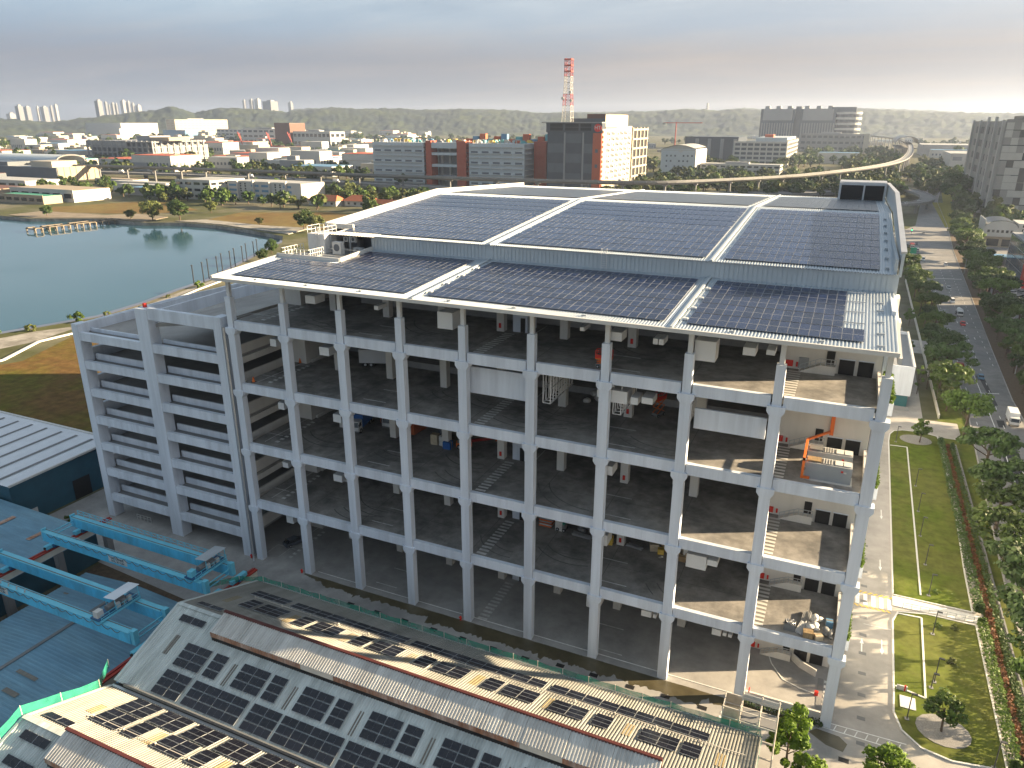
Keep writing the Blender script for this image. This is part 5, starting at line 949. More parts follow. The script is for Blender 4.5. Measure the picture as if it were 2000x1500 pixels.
# lamp posts
def lamp(label, x, y, h=3.2, group=None):
    t = T('lamp_post', label, 'lamp post', (x, y, .12), R.uniform(-.2, .2), group); B().tube((0, 0, 0), (0, 0, h), .07, .05, 6).obj('pole', 'lamp_grey', t); box('lantern', 'lamp_grey', -.05, -.14, h - .02, .55, .14, h + .08, t); box('base_plate', 'far_concrete', -.22, -.22, -.05, .22, .22, .06, t); return t
for i, (x, y) in enumerate([(88.6, 88), (91.2, 67.6), (91.1, 57.4), (90.9, 48.6), (91.1, 39.8), (91.0, 31.4), (90.9, 22.3), (90.4, 12.6), (90.0, 11.4), (87.2, 4.9), (95.0, 1.2)]): lamp(('dark lamp post at the far curve of the long lawn', 'farthest dark lamp post beside the lawn edging', 'second farthest lamp post beside the lawn edging', 'lamp post midway along the long lawn', 'lamp post second from the footpath on the long lawn', 'lamp post nearest the footpath on the long lawn', 'lamp post on the front lawn just past the footpath', 'tall lamp post in the middle of the front lawn', 'shorter lamp post just behind the tall one on the front lawn', 'lamp post beside the flat slab at the driveway edge', 'lamp post at the bottom right of the front lawn')[i], x, y, 3.4 if i != 8 else 2.0, 'lawn lamp posts')
for i, (x, y) in enumerate([(118.6, 150), (103.0, 190), (119.8, 214), (104.4, 262), (121.6, 300)]):
    t = T('street_light', ('grey street light with curved arm across the road, nearest', 'grey street light on the verge by the blue hoarding', 'grey street light across the road, opposite the mixer lorry', 'grey street light on the verge, upper road', 'grey street light across the road before the junction')[i], 'street light', (x, y, .03), math.pi if x > 110 else 0, 'street lights'); B().tube((0, 0, 0), (0, 0, 6.4), .1, .07, 6).tube((0, 0, 6.4), (1.9, 0, 6.9), .06, .05, 6).obj('pole', 'steel', t); box('lamp_head', 'far_grey', 1.7, -.14, 6.84, 2.5, .14, 6.98, t)
props(B().box(0, 0, 0, 1.6, 2.0, .06).obj('utility_slab', 'cap_white', loc=(86.6, 6.6, .13)), 'pale square slab set in the front lawn near the driveway', 'slab'); t = T('hydrant_stand', 'small white panel with red valve at the driveway edge', 'hydrant', (86.3, 9.6, .12)); box('panel', 'cap_white', 0, -.08, 0, 1.1, .08, .6, t); B().tube((.85, -.05, 0), (.85, -.05, .75), .1, n=8).obj('valve', 'red', t)
t = T('goal_frame', 'thin grey pipe frame standing near the bottom driveway', 'frame', (83.4, -4.6, .03)); B().bar((0, 0, 0), (0, 0, .9), .06).bar((1.5, .1, 0), (1.5, .1, .9), .06).bar((0, 0, .9), (1.5, .1, .9), .06).bar((0, 0, .45), (1.5, .1, .45), .05).bar((1.55, .1, 0), (1.55, .1, 1.8), .07).obj('frame', 'steel', t)
t = T('motorcycle', 'dark motorcycle parked beside the corner column at the crossing', 'motorcycle', (80.3, 27.0, .03), 1.4); B().tube((-.5, -.05, .27), (-.5, .05, .27), .27, n=12).obj('wheel', 'rubber', t); B().tube((.5, -.05, .27), (.5, .05, .27), .27, n=12).obj('wheel', 'rubber', t); B().bar((-.5, 0, .3), (.4, 0, .45), .16, .22).bar((-.35, 0, .62), (.15, 0, .62), .22, .12).bar((.5, 0, .27), (.36, 0, .85), .07).bar((.36, -.28, .85), (.36, .28, .85), .05).box(.05, -.12, .48, .35, .12, .75).obj('body', 'dark_red', t)
# small service buildings beyond the lawn
t = T('service_building', 'small white flat-roofed service building with grey roof beside the warehouse', 'building', (84.4, 110.5, 0))
B().box(0, 0, 2.9, 7.4, .3, 9.9).box(7.1, .3, 2.9, 7.4, 33, 9.9).box(0, .3, 2.9, .3, 33, 9.9).box(.3, 32.7, 2.9, 7.1, 33, 9.9).obj('wall', 'paint', t); box('roof', 'far_grey', .3, .3, 8.9, 7.1, 32.7, 9.2, t); box('undercroft', 'teal', .5, .6, 0, 7.0, 32, 2.9, t); box('window', 'glass_dark', 1.0, -.03, 3.3, 3.2, 0, 4.3, t); box('coping', 'cap_white', 7.05, -.05, 9.9, 7.5, 33, 10.05, t); box('fence', 'far_grey', -.5, -2.2, 0, 7.4, -2.1, 1.0, t)
t = T('gate_canopy', 'low pale canopy frame behind the service building', 'canopy', (85, 150, 0)); box('roof', 'cap_white', 0, 0, 3, 6, 3, 3.2, t); [box('post', 'steel', x, y, 0, x + .2, y + .2, 3, t) for x in (.1, 5.7) for y in (.1, 2.7)]
b_ = T('hoarding', 'blue and white hoarding leaning by the road verge', 'hoarding', (102.5, 186, 0)); [box('panel', ('far_blue', 'cap_white')[k % 2], k * 1.1, k * .5, 0, k * 1.1 + 1.05, k * .5 + .12, 1.6, b_) for k in range(4)]
# ---- vehicles
def car(label, x, y, rz, m, group=None, z=.035, name='car', van=False):
    t = T(name, label, 'van' if van else 'car', (x, y, z), rz, group)
    b_ = prof(t, 'body', m, [(-1.65, .22), (1.65, .22), (1.68, .55), (1.0, .68), (-1.6, .72)] if not van else [(-1.75, .25), (1.75, .25), (1.78, .75), (1.35, .95), (-1.75, .95)], -.68, .68)
    prof(t, 'cabin', 'glass_dark', [(-1.45, .7), (1.0, .66), (.4, 1.1), (-1.05, 1.13)] if not van else [(-1.74, .95), (1.4, .93), (.95, 1.5), (-1.7, 1.55)], -.6, .6); box('roof', m, -1.0 if not van else -1.68, -.55, 1.12 if not van else 1.54, .38 if not van else .95, .55, 1.16 if not van else 1.6, t)
    for wx in (-1.0, 1.05):
        for s_ in (-1, 1): wheel(t, wx, s_ * .62, .25, .18)
    for s_ in (-1, 1): box('headlight', 'cap_white', 1.6, s_ * .5 - .12, .42, 1.69, s_ * .5 + .12, .54, t)
    return t
DN_ = -math.pi / 2; UP_ = math.pi / 2
car('dark car parked inside the ground floor beside the left corner column', 1.8, 5.6, 1.2, 'far_dark')
lorry('white box lorry at the right edge of the road, coming towards the camera', 112.3, 113.4, .035, DN_ - .02, L_=4.4, ch=2.0); lorry('white cement mixer lorry in the middle of the road', 111.9, 219, .035, DN_, cargo='white_metal', L_=4.8, kind='tank'); lorry('red tipper lorry parked under the verge trees', 105.5, 141.5, .035, UP_, cab='dark_red', cargo='dark_red', L_=5.4, kind='tipper')
car('white van following down the road behind the mixer lorry', 111.6, 236, DN_, 'white_metal', van=True, name='van'); car('red pickup just in front of the mixer lorry', 111.6, 201, DN_, 'red'); car('grey car crossing the far road junction', 113.8, 432, DN_, 'far_grey'); car('white car driving away up the left lane beyond the red lorry', 105.8, 176, UP_, 'white_metal'); car('dark car driving away near the verge trees, upper road', 107.4, 268, UP_, 'far_dark'); car('silver car behind the white van, upper road', 112.6, 262, DN_, 'alu'); car('white van just before the junction stop line', 116.0, 318, DN_, 'white_metal', van=True, name='van'); car('blue car in the right lane near the right-edge lorry', 109.8, 142, UP_, 'far_blue')
for i, (x, y, m, v) in enumerate([(102.5, 330, 'white_metal', 1), (105.2, 331, 'white_metal', 0), (107.6, 330, 'white_metal', 1), (104.0, 348, 'white_metal', 1), (106.5, 352, 'far_grey', 0), (102.4, 372, 'far_dark', 1), (107.5, 384, 'far_dark', 0)]): car('vehicle number %s in the queue waiting at the junction' % ('one, a white van', 'two, a white car', 'three, a white van', 'four, a white van', 'five, a grey car', 'six, a dark van', 'seven, a dark car')[i], x, y, DN_, m, 'queue at the junction', van=bool(v))
lorry('red lorry in the queue at the junction', 104.6, 372, .035, DN_, cab='cap_white', cargo='dark_red', L_=4.4, ch=1.8); lorry('pale grey tanker in the junction queue', 106.2, 360, .035, DN_, cargo='far_white', L_=4.2, kind='tank')
t = T('direction_sign', 'green road direction sign beside the junction queue', 'road sign', (101.2, 322, 0)); box('panel', 'sign_green', -.2, -.05, 4.2, 2.4, .05, 7.0, t); [box('post', 'steel', x, .06, 0, x + .14, .2, 6.9, t) for x in (.2, 1.8)]
t = T('traffic_light', 'traffic light showing green on the far junction island', 'traffic light', (106.6, 420, 0)); B().tube((0, 0, 0), (0, 0, 3.4), .09, n=6).obj('pole', 'lamp_grey', t); box('head', 'black', -.22, -.12, 3.0, .22, .12, 4.3, t); box('green_lamp', 'signal_green', -.15, -.14, 3.1, .15, -.12, 3.45, t)
for i, (x, y, s_, k) in enumerate([(117.8, 118, .9, 'round0'), (117.6, 133, 1.0, 'round1'), (118.2, 150, 1.0, 'round3'), (118.6, 166, 1.1, 'round2'), (119.2, 186, 1.1, 'round0'), (119.6, 206, 1.2, 'round1'), (120.4, 228, 1.2, 'round3'), (121.6, 252, 1.2, 'round0'), (122.4, 278, 1.3, 'round1'), (123.6, 304, 1.3, 'round2'), (124.8, 332, 1.4, 'round0'), (126, 362, 1.5, 'round1'), (118.5, 96, 1.0, 'round2'), (117.9, 84, .9, 'round1')]): tree(k, x, y, '%s smaller kerb tree in front of the row across the road' % ORD[i], s_, group='kerb trees across the road')
for i in range(9): car('%s parked car in the lot across the road, counted from the near side' % ORD[i], 131 + (i % 3) * 3.0, 252 + (i // 3) * 9 + (i % 3) * 2.2, 2.4, ('white_metal', 'far_grey', 'far_dark', 'cap_white')[i % 4], 'cars parked across the road')
for i in range(6): car('%s vehicle parked among the workshops across the road, counted from the near side' % ORD[i], 127.5 + (i % 2) * 4, 205 + i * 6, .5 + i * .4, ('white_metal', 'far_grey', 'cap_white')[i % 3], 'vehicles by the workshops', van=i % 2 == 0)
struct('lot', B().sheet([(124, 100), (126, 240), (130, 350), (138, 440), (220, 440), (220, 60), (124, 60)], .01), 'asphalt')
# ---- buildings across the road
def pbox(t, name, m, *a): return box(name, m, *a, t)
t = T('arched_building', 'white building with dark arched roof and orange lower floor across the road', 'building', (138.5, 392, 0))
pbox(t, 'lower_wall', 'far_tan', .3, 0, 0, 24, 20, 5.5); pbox(t, 'upper_wall', 'far_white', 0, -.6, 5.5, 15, 20, 10.4); pbox(t, 'side_wing', 'far_white', 15, 1, 5.5, 34, 20, 12.5); pbox(t, 'stair_wall', 'far_white', -.4, -.8, 5.2, 0, 20, 14.2)
b_ = B(); n = 12
for k in range(n): a0, a1 = math.pi * k / n, math.pi * (k + 1) / n; b_.add([(7.5 - 7.6 * math.cos(a0), -.9, 10.4 + 3.6 * math.sin(a0)), (7.5 - 7.6 * math.cos(a1), -.9, 10.4 + 3.6 * math.sin(a1)), (7.5 - 7.6 * math.cos(a1), 20, 10.4 + 3.6 * math.sin(a1)), (7.5 - 7.6 * math.cos(a0), 20, 10.4 + 3.6 * math.sin(a0))], [(0, 1, 2, 3)])
b_.obj('arched_roof', 'far_slate', t)
b_ = B(); b_.add([(7.5 - 7.2 * math.cos(math.pi * k / 12), -.62, 10.4 + 3.3 * math.sin(math.pi * k / 12)) for k in range(13)], [tuple(range(13))[::-1]]); b_.obj('gable_infill', 'far_white', t)
for k in range(6): pbox(t, 'window', 'glass_dark', 1.4 + k * 2.1, -.68, 7.6, 2.6 + k * 2.1, -.6, 9.0)
for k in range(5):
    for r_ in range(3): pbox(t, 'window', 'glass_dark', 17 + k * 3.2, .92, 6.4 + r_ * 2.1, 18.6 + k * 3.2, 1, 7.6 + r_ * 2.1)
for k in range(2): pbox(t, 'shopfront', 'glass_dark', 2 + k * 7, -.1, .6, 7.5 + k * 7, 0, 4.2)
t = T('glass_office', 'glass-fronted low office block with red corner at the right edge', 'building', (139.5, 276, 0)); pbox(t, 'wall', 'far_grey', 0, 0, 0, 40, 46, 16.5); pbox(t, 'red_corner', 'red', -.3, -.4, 0, 5.5, 6, 9)
for k in range(9):
    for r_ in range(4): pbox(t, 'pane', 'glass_blue', 6.2 + k * 2.6, -.12, 1 + r_ * 3.8, 8.6 + k * 2.6, 0, 4.4 + r_ * 3.8)
for k in range(9):
    for r_ in range(4): pbox(t, 'pane', 'glass_blue', -.12, 7 + k * 4.2, 1 + r_ * 3.8, 0, 10.8 + k * 4.2, 4.4 + r_ * 3.8)
pbox(t, 'roof_plant', 'far_white', 3, 4, 16.5, 30, 40, 18)
t = T('covered_carpark', 'blue-roofed open parking shelter across the road', 'shelter', (131.2, 326, 0)); pbox(t, 'roof', 'far_blue', 0, 0, 4.2, 22, 9, 4.6); pbox(t, 'back_wall', 'far_grey', 0, 8.6, 0, 22, 9, 4.2); [pbox(t, 'post', 'far_white', x, .2, 0, x + .4, .6, 4.2) for x in (.3, 5.5, 11, 16.5, 21)]
for i, (x, y, wx, wy, h, m, r_, lb) in enumerate([(127.5, 160, 12, 16, 3.4, 'far_white', 'far_blue', 'white workshop with bright blue awning across the road'), (128, 190, 14, 18, 4.2, 'far_white', 'far_dark', 'white workshop with black flat roof across the road'), (146, 205, 16, 24, 4, 'far_grey', 'far_blue', 'low grey workshop with blue roof at the right edge'), (134, 128, 14, 18, 4, 'far_concrete', 'far_roof', 'low concrete workshop by the bend across the road'), (143, 240, 16, 14, 4, 'far_white', 'far_roof', 'low white store beside the parking lot')]):
    t = T('workshop', lb, 'building', (x, y, 0)); pbox(t, 'wall', m, 0, 0, 0, wx, wy, h); pbox(t, 'roof', r_, -.3, -.3, h, wx + .3, wy + .3, h + .3); pbox(t, 'door', 'far_dark', 1, -.08, 0, 4, 0, 2.6); pbox(t, 'awning', r_, 1, -1.6, 2.6, wx - 1, -.1, 2.75)
# tall patterned block
t = T('patterned_tower', 'tall grey block with a chequered pattern of panels at the right edge', 'building', (157.9, 530, 0)); pbox(t, 'core', 'panel_b', 0, .5, 0, 70, 170, 63); RR = random.Random(3)
for r_ in range(12):
    for c in range(17):
        m = 'panel_c' if (c + (r_ // 2) * 2) % 5 == 2 and r_ % 2 == 0 else ('panel_a' if RR.random() < .62 else 'panel_b')
        if (r_ % 2 == 1) and (c % 7 == 3): m = 'panel_c'
        d = RR.uniform(0, .35); pbox(t, 'facade_panel', m, .2 + c * 4.1, .5 - .35 - d, 5.5 + r_ * 4.75, .2 + c * 4.1 + 4.05, .5, 5.5 + r_ * 4.75 + 4.45)
for r_ in range(6): pbox(t, 'dark_ledge', 'panel_c', 0, -.05, 9.7 + r_ * 9.5, 70, .45, 10.25 + r_ * 9.5)  # dark ledge strips across the joints between panel rows
for k, y in enumerate((6, 40, 78, 120, 165)): pbox(t, 'pilaster', 'panel_a', -1.6, y, 0, 0, y + 4, 66 if k in (1, 2) else 64)
for k in range(5):
    for r_ in range(6): pbox(t, 'side_window', 'panel_c', -.15, 14 + k * 30, 6 + r_ * 9.6, 0, 30 + k * 30, 11 + r_ * 9.6)
pbox(t, 'roof_plant', 'panel_c', 12, 8, 63, 40, 60, 66.5); pbox(t, 'parapet', 'panel_b', -.4, .1, 63, 70, .5, 64.2)
# shade-casting factory that stands just outside the frame to the right
t = T('factory_block', 'plain grey factory block beyond the right edge across the road', 'building', (190, 96, 0)); pbox(t, 'wall', 'far_grey', 0, 0, 0, 60, 50, 37); [pbox(t, 'window_band', 'glass_dark', -.1, 2, 4 + k * 8, 0, 48, 7 + k * 8) for k in range(5)]
t = T('factory_block', 'second plain factory block, unseen, added beyond the right edge to shade the road', 'building', (172, 166, 0)); pbox(t, 'wall', 'far_grey', 0, 0, 0, 50, 96, 33); [pbox(t, 'window_band', 'glass_dark', -.1, 2, 4 + k * 8, 0, 94, 7 + k * 8) for k in range(4)]  # out of view, added for the shade it throws on the upper road
# road structures beyond: ramp loop, station
def ribbon(t, name, m, pts, wd, th, par=0):
    b_ = B()
    for a, c_ in zip(pts, pts[1:]): b_.bar((a[0], a[1], a[2] - th / 2), (c_[0], c_[1], c_[2] - th / 2), wd, th)
    o = b_.obj(name, m, t)
    if par:
        for s_ in (-1, 1):
            b_ = B()
            for a, c_ in zip(pts, pts[1:]):
                d = (Vector(c_) - Vector(a)); d.z = 0; n = Vector((-d.y, d.x, 0)).normalized() * s_ * (wd / 2 - .15); b_.bar(Vector(a) + n + Vector((0, 0, par / 2)), Vector(c_) + n + Vector((0, 0, par / 2)), .3, par)
            b_.obj('parapet', 'far_concrete', t)
    return o
def spline(P, n=6):
    P = [Vector(p) for p in P]; Q = []
    for i in range(len(P) - 1):
        p0, p1, p2, p3 = P[max(0, i - 1)], P[i], P[i + 1], P[min(len(P) - 1, i + 2)]
        for k in range(n): u = k / n; Q.append(.5 * ((2 * p1) + (p2 - p0) * u + (2 * p0 - 5 * p1 + 4 * p2 - p3) * u * u + (3 * p1 - p0 - 3 * p2 + p3) * u ** 3))
    return Q + [P[-1]]
t = T('ramp_loop', 'grey elevated road loop with cars curving beyond the warehouse corner', 'flyover'); LP_ = spline([(60, 520, 6), (88, 522, 7), (112, 540, 7.5), (124, 580, 7.5), (122, 640, 7), (112, 720, 5), (108, 800, 3)]); ribbon(t, 'deck', 'asphalt', LP_, 10, .9, .9); [pbox(t, 'pier', 'far_concrete', p.x - .8, p.y - .8, 0, p.x + .8, p.y + .8, p.z - .9) for p in LP_[3::5]]
for i, (x, y, z, a) in enumerate([(92, 526, 7.1, .3), (108, 538, 7.5, .8), (117, 560, 7.55, 1.1)]): car('white car %s on the elevated loop' % ('furthest left', 'in the middle', 'furthest right')[i], x, y, a, 'white_metal', 'cars on the elevated loop', z=z)
# ================================================================== background
def bldg(label, x0, x1, y0, y1, h, wall, roof='far_roof', rows=0, cols=0, rcols=0, wm='glass_dark', name='building', grp=None, plant=True, solo=True):
    t = T(name, label, 'building', (x0, y0, 0), group=grp); wx, wy = x1 - x0, y1 - y0; box('wall', wall, 0, 0, 0, wx, wy, h, t); box('roof', roof, .4, .4, h, wx - .4, wy - .4, h + .25, t)
    box('parapet', wall, -.15, -.15, h - .3, wx + .15, .3, h + .9, t)
    if rows:
        fh = h / rows
        for r_ in range(rows):
            for c in range(cols): cw = wx / cols; box('window', wm, c * cw + cw * .16, -.12, r_ * fh + fh * .34, (c + 1) * cw - cw * .16, .02, r_ * fh + fh * .74, t)
            for c in range(rcols): cw = wy / rcols; box('window', wm, wx - .02, c * cw + cw * .16, r_ * fh + fh * .34, wx + .12, (c + 1) * cw - cw * .16, r_ * fh + fh * .74, t)
    if plant: box('roof_plant', 'far_grey', wx * .3, wy * .3, h + .25, wx * .6, wy * .6, h + min(4, h * .18), t)
    return t
# --- elevated railway
PV = spline([(-1090, 515, 15), (-853, 512, 15), (-547, 526, 15), (-353, 524, 15), (-175, 532, 15), (-86, 550, 15), (-40, 595, 15), (11, 668, 15.2), (42, 722, 16), (82, 806, 18), (108, 884, 20), (124, 985, 22), (138, 1200, 24.5), (147, 1500, 26.5), (140, 1900, 27), (90, 2300, 27)], 8)
V = T('railway_viaduct', 'concrete elevated railway sweeping across behind the warehouse to the right', 'viaduct')
for a, c_ in zip(PV, PV[1:]):
    b_ = B(); d = c_ - a; n = Vector((-d.y, d.x, 0)).normalized(); e_ = d.normalized() * .08; a2, c2 = a + e_, c_ - e_
    def ring(p): return [p + n * 4 + Vector((0, 0, .9)), p + n * 3.7 + Vector((0, 0, .9)), p + n * 3.7, p - n * 3.7, p - n * 3.7 + Vector((0, 0, .9)), p - n * 4 + Vector((0, 0, .9)), p - n * 4 - Vector((0, 0, .5)), p - n * 1.8 - Vector((0, 0, 2)), p + n * 1.8 - Vector((0, 0, 2)), p + n * 4 - Vector((0, 0, .5))]
    r1, r2_ = ring(a2), ring(c2); b_.add(r1 + r2_, [(i, 10 + i, 10 + (i + 1) % 10, (i + 1) % 10) for i in range(10)] + [tuple(range(10)), tuple(range(19, 9, -1))]); b_.obj('span', 'far_concrete', V)
    B().bar(a + n * 1.6 + Vector((0, 0, .12)), c_ + n * 1.6 + Vector((0, 0, .12)), 1.6, .2).bar(a - n * 1.6 + Vector((0, 0, .12)), c_ - n * 1.6 + Vector((0, 0, .12)), 1.6, .2).obj('track', 'far_grey', V)
acc = 0
for a, c_ in zip(PV, PV[1:]):
    acc += (c_ - a).length
    if acc > 30: acc = 0; B().tube((c_.x, c_.y, 0), (c_.x, c_.y, c_.z - 3), 1.1, 1.0, 8).box(c_.x - 1.9, c_.y - 1.9, c_.z - 3, c_.x + 1.9, c_.y + 1.9, c_.z - 2).obj('pier', 'far_concrete', V)
def vault(label, x0, x1, y0, y1, zb, rise, axis, m='far_slate'):
    t = T('station', label, 'station'); n = 12; b_ = B(); L_ = []
    for k in range(n + 1):
        a = math.pi * k / n; u = .5 - .5 * math.cos(a); z = zb + rise * math.sin(a) ** .8
        L_.append([(x0, y0 + (y1 - y0) * u, z), (x1, y0 + (y1 - y0) * u, z)] if axis == 'x' else [(x0 + (x1 - x0) * u, y0, z), (x0 + (x1 - x0) * u, y1, z)])
    for p, q in zip(L_, L_[1:]): b_.quad(p[0], p[1], q[1], q[0])
    b_.obj('arched_roof', m, t); b_ = B()
    for p, q in zip(L_, L_[1:]): b_.bar(p[1] if axis == 'x' else p[0], q[1] if axis == 'x' else q[0], 1.4)
    b_.obj('roof_rim', 'far_concrete', t); box('platform', 'far_concrete', x0 + 2, y0 + 1, zb - 8, x1 - 2, y1 - 1, zb - 6, t)
    for k in range(5): box('support', 'far_grey', x0 + (x1 - x0) * (k + .5) / 5 - 1, (y0 + y1) / 2 - 1, 0, x0 + (x1 - x0) * (k + .5) / 5 + 1, (y0 + y1) / 2 + 1, zb - 8, t)
    return t
vault('long grey barrel-roofed station at the left edge on the viaduct', -1090, -768, 520, 556, 17, 7.5, 'x', 'wall_sheet'); vault('round-mouthed barrel-roofed station far up the road', 124, 160, 1420, 1620, 27, 12, 'y')
# --- expressway under the viaduct
X_ = T('expressway', 'grey elevated expressway running below the railway viaduct', 'flyover'); EP = spline([(-1100, 540, 6), (-734, 548, 6), (-571, 556, 6), (-396, 541, 6), (-247, 530, 6), (-120, 540, 6), (0, 600, 5), (80, 700, 3)], 6); ribbon(X_, 'deck', 'asphalt', EP, 22, 1.4, 1.0)
for p in EP[2::2]: box('pier', 'far_concrete', p.x - 1.5, p.y - 1.5, 0, p.x + 1.5, p.y + 1.5, p.z - 1.4, X_)
for i, (x, y, k) in enumerate([(-600, 549, 0), (-515, 553, 1), (-448, 545, 0), (-392, 536, 1), (-360, 531, 0), (-318, 531, 2), (-290, 528, 0), (-700, 546, 1), (-655, 552, 0)]):
    if k == 0: car('car on the expressway deck below the viaduct', x, y, 0, ('white_metal', 'far_blue', 'far_dark')[i % 3], 'expressway traffic', z=6.05)
    else: lorry('lorry with %s body on the expressway, %s' % (('pale', 'dark')[k - 1], ('', 'left of the white offices', '', 'above the white offices', '', 'in front of the louvred warehouse', '', 'by the pale panelled block')[i]), x, y, 6.05, 0, cargo=('white_sheet', 'far_dark')[k - 1], L_=5.5, ch=2.4)
# --- louvred logistics building with brick towers
t = T('louvred_warehouse', 'long grey louvred warehouse with two brick-red stair towers and vehicles on its roof', 'building', (-388, 600, 0))
for a, c_, nm in ((0, 61, 5), (112, 171, 5)):
    box('wing_wall', 'wall_sheet', a, 0, 0, c_, 49, 42, t); st = (c_ - a) / nm
    for r_ in range(8):
        for k in range(nm): box('sunshade', 'far_white', a + k * st + 1, -1.6, 3 + r_ * 4.9 + (1.2 if r_ % 2 else 0), a + (k + 1) * st - 1, .1, 3.5 + r_ * 4.9 + (1.2 if r_ % 2 else 0), t); box('opening', 'far_dark', a + k * st + 2.2, -.1, 3.9 + r_ * 4.9, a + (k + 1) * st - 2.2, .05, 5.6 + r_ * 4.9, t) if r_ % 2 == 0 else None
for r_ in range(8):
    for k in range(4): box('sunshade', 'far_white', 170.9, 3 + k * 11.5, 3 + r_ * 4.9, 172.5, 12 + k * 11.5, 3.5 + r_ * 4.9, t)
for a, c_ in ((64, 70), (99, 109)): box('stair_tower', 'brick_red', a, -1, 0, c_, 12, 44, t)
for a in (61.2, 109.2): box('stair_well', 'brick_red', a, 3, 0, a + 2.8, 12, 43, t); [box('stair_landing', 'far_brown', a, -.5, 2 + k * 4.4, a + 2.8, 3, 3 + k * 4.4, t) for k in range(9)]
box('core_wall', 'far_grey', 70, 14, 0, 99, 49, 38, t); [box('deck_beam', 'wall_sheet', 70, 0, 8 + k * 11.2, 99, 14, 10.6 + k * 11.2, t) for k in range(3)]; box('name_beam', 'wall_sheet', 70, -.3, 37, 99, 14, 42.5, t); [box('bay_wall', 'far_white', 74 + k * 9, 12, 0, 76 + k * 9, 14, 37, t) for k in range(3)]
box('roof_slab', 'far_roof', 61, 1, 42, 112, 49, 42.4, t); box('service_block', 'brick_red', 172.5, 20, 0, 185, 49, 44, t); [box('fence_post', 'far_white', k * 4.2, .2, 42, k * 4.2 + .6, .6, 45, t) for k in range(15)]; [box('fence_post', 'far_white', 112 + k * 4.2, .2, 42, 112.6 + k * 4.2, .6, 45, t) for k in range(14)]
rv = random.Random(11); vm = {c: B().box(-3.2, -1.3, 0, 3.2, 1.3, 1.5).box(-2.6, -1.2, 1.5, 1.6, 1.2, 2.7).me(c, name='vehicle') for c in ('far_white', 'far_orange', 'far_blue', 'yellow_line', 'far_grey', 'far_teal')}
for k in range(64): x, y = rv.uniform(-384, -220), rv.choice([606, 613, 620, 628, 636, 644]); c = rv.choice(list(vm)); props(link('parked_vehicle', vm[c], None, (x, y, 42.45), rv.choice([0, .1, 1.57])), 'small colourful vehicle parked on the roof of the louvred warehouse', 'vehicle', 'vehicles on the louvred warehouse roof')
for k in range(12): props(box('stacked_container', ('far_orange', 'far_blue', 'far_orange', 'far_teal')[k % 4], -300 + k * 8, 640, 42.5, -293.5 + k * 8, 645, 45.6 + (k % 3) * 2.4), 'stacked container at the back of the louvred warehouse roof', 'container', 'containers on the louvred warehouse roof')
# --- dark tower block with red strip and round sign
t = T('office_tower', 'dark-fronted block with an orange-red strip, round sign and cream side', 'building', (-190, 590, 0)); D_ = 156
box('core', 'far_slate', 0, .5, 0, 51.9, D_, 56, t)
for r_ in range(6):
    for k, (a, c_) in enumerate(((1, 16), (18, 33), (35, 44))): box('glass_panel', ('far_dark', 'far_slate')[(k + r_) % 2], a, .1, 1 + r_ * 8.6, c_, .5, 9 + r_ * 8.6, t)
for x in (16.4, 34): box('pilaster', 'far_grey', x, -.6, 0, x + 1.6, .5, 53, t)
box('red_strip', 'far_orange', 44, -.8, 0, 52, .6, 52.6, t); [box('strip_window', 'far_dark', 46.5, -.95, 10 + k * 13, 49, -.8, 13 + k * 13, t) for k in range(3)]
box('crown_band', 'far_slate', -1, -.5, 53, 52, 10, 61, t); [box('crown_opening', 'black', a, -.7, b_, c_, -.5, b_ + 2.6, t) for a, c_ in ((3, 15), (17.5, 30), (32, 42)) for b_ in (54.6, 57.8)]; box('crown_roof', 'far_grey', -4.5, -3, 61, 52.5, 12, 61.9, t)
sg = B().tube((48.2, -1.1, 57), (48.2, -.6, 57), 3.4, n=24).obj('round_sign', 'red', t); text('sign_letter', 'HT', 'cap_white', 4.4, t, (48.2, -1.25, 57.0), (math.pi / 2, 0, 0))
box('side_wall', 'far_cream', 51.95, .6, 0, 52.4, 95, 56, t); [box('stair_fin', 'far_orange', 52.4, .6, 2 + k * 4.2, 52.9, 3, 4.2 + k * 4.2, t) for k in range(13)]
for r_ in range(11):
    for k in range(6): box('side_window', 'far_dark' if (r_ + k) % 3 else 'far_grey', 52.4, 14 + k * 13.5, 3 + r_ * 4.8, 52.7, 20 + k * 13.5, 5.4 + r_ * 4.8, t); box('aircon_ledge', 'far_white', 52.4, 20 + k * 13.5, 3 + r_ * 4.8, 53.6, 23 + k * 13.5, 4.2 + r_ * 4.8, t)
for r_ in range(6):
    for k in range(4): box('open_bay', 'black', 51.9, 98 + k * 14, 2.5 + r_ * 9, 52.5, 109 + k * 14, 8.5 + r_ * 9, t)
for k in range(5): box('frame_post', 'far_cream', 52, 96 + k * 14, 0, 53.5, 98.5 + k * 14, 57, t)
for r_ in range(7): box('frame_beam', 'far_cream', 52, 96, r_ * 9 - .2, 53.8, 155, r_ * 9 + 1.6, t)
box('upper_block', 'far_slate', 12, 30, 56, 44.8, 104, 65, t); box('upper_side', 'far_cream', 44.8, 30, 56, 45.4, 104, 68.5, t); box('plant_screen', 'far_brown', 24, 40, 65, 44.8, 100, 69, t); box('parapet', 'far_cream', 51.5, 10, 56, 52.4, 96, 58, t); [box('parapet_window', 'far_dark', 52.4, 12 + k * 4, 56.3, 52.5, 14.5 + k * 4, 57.6, t) for k in range(8)]
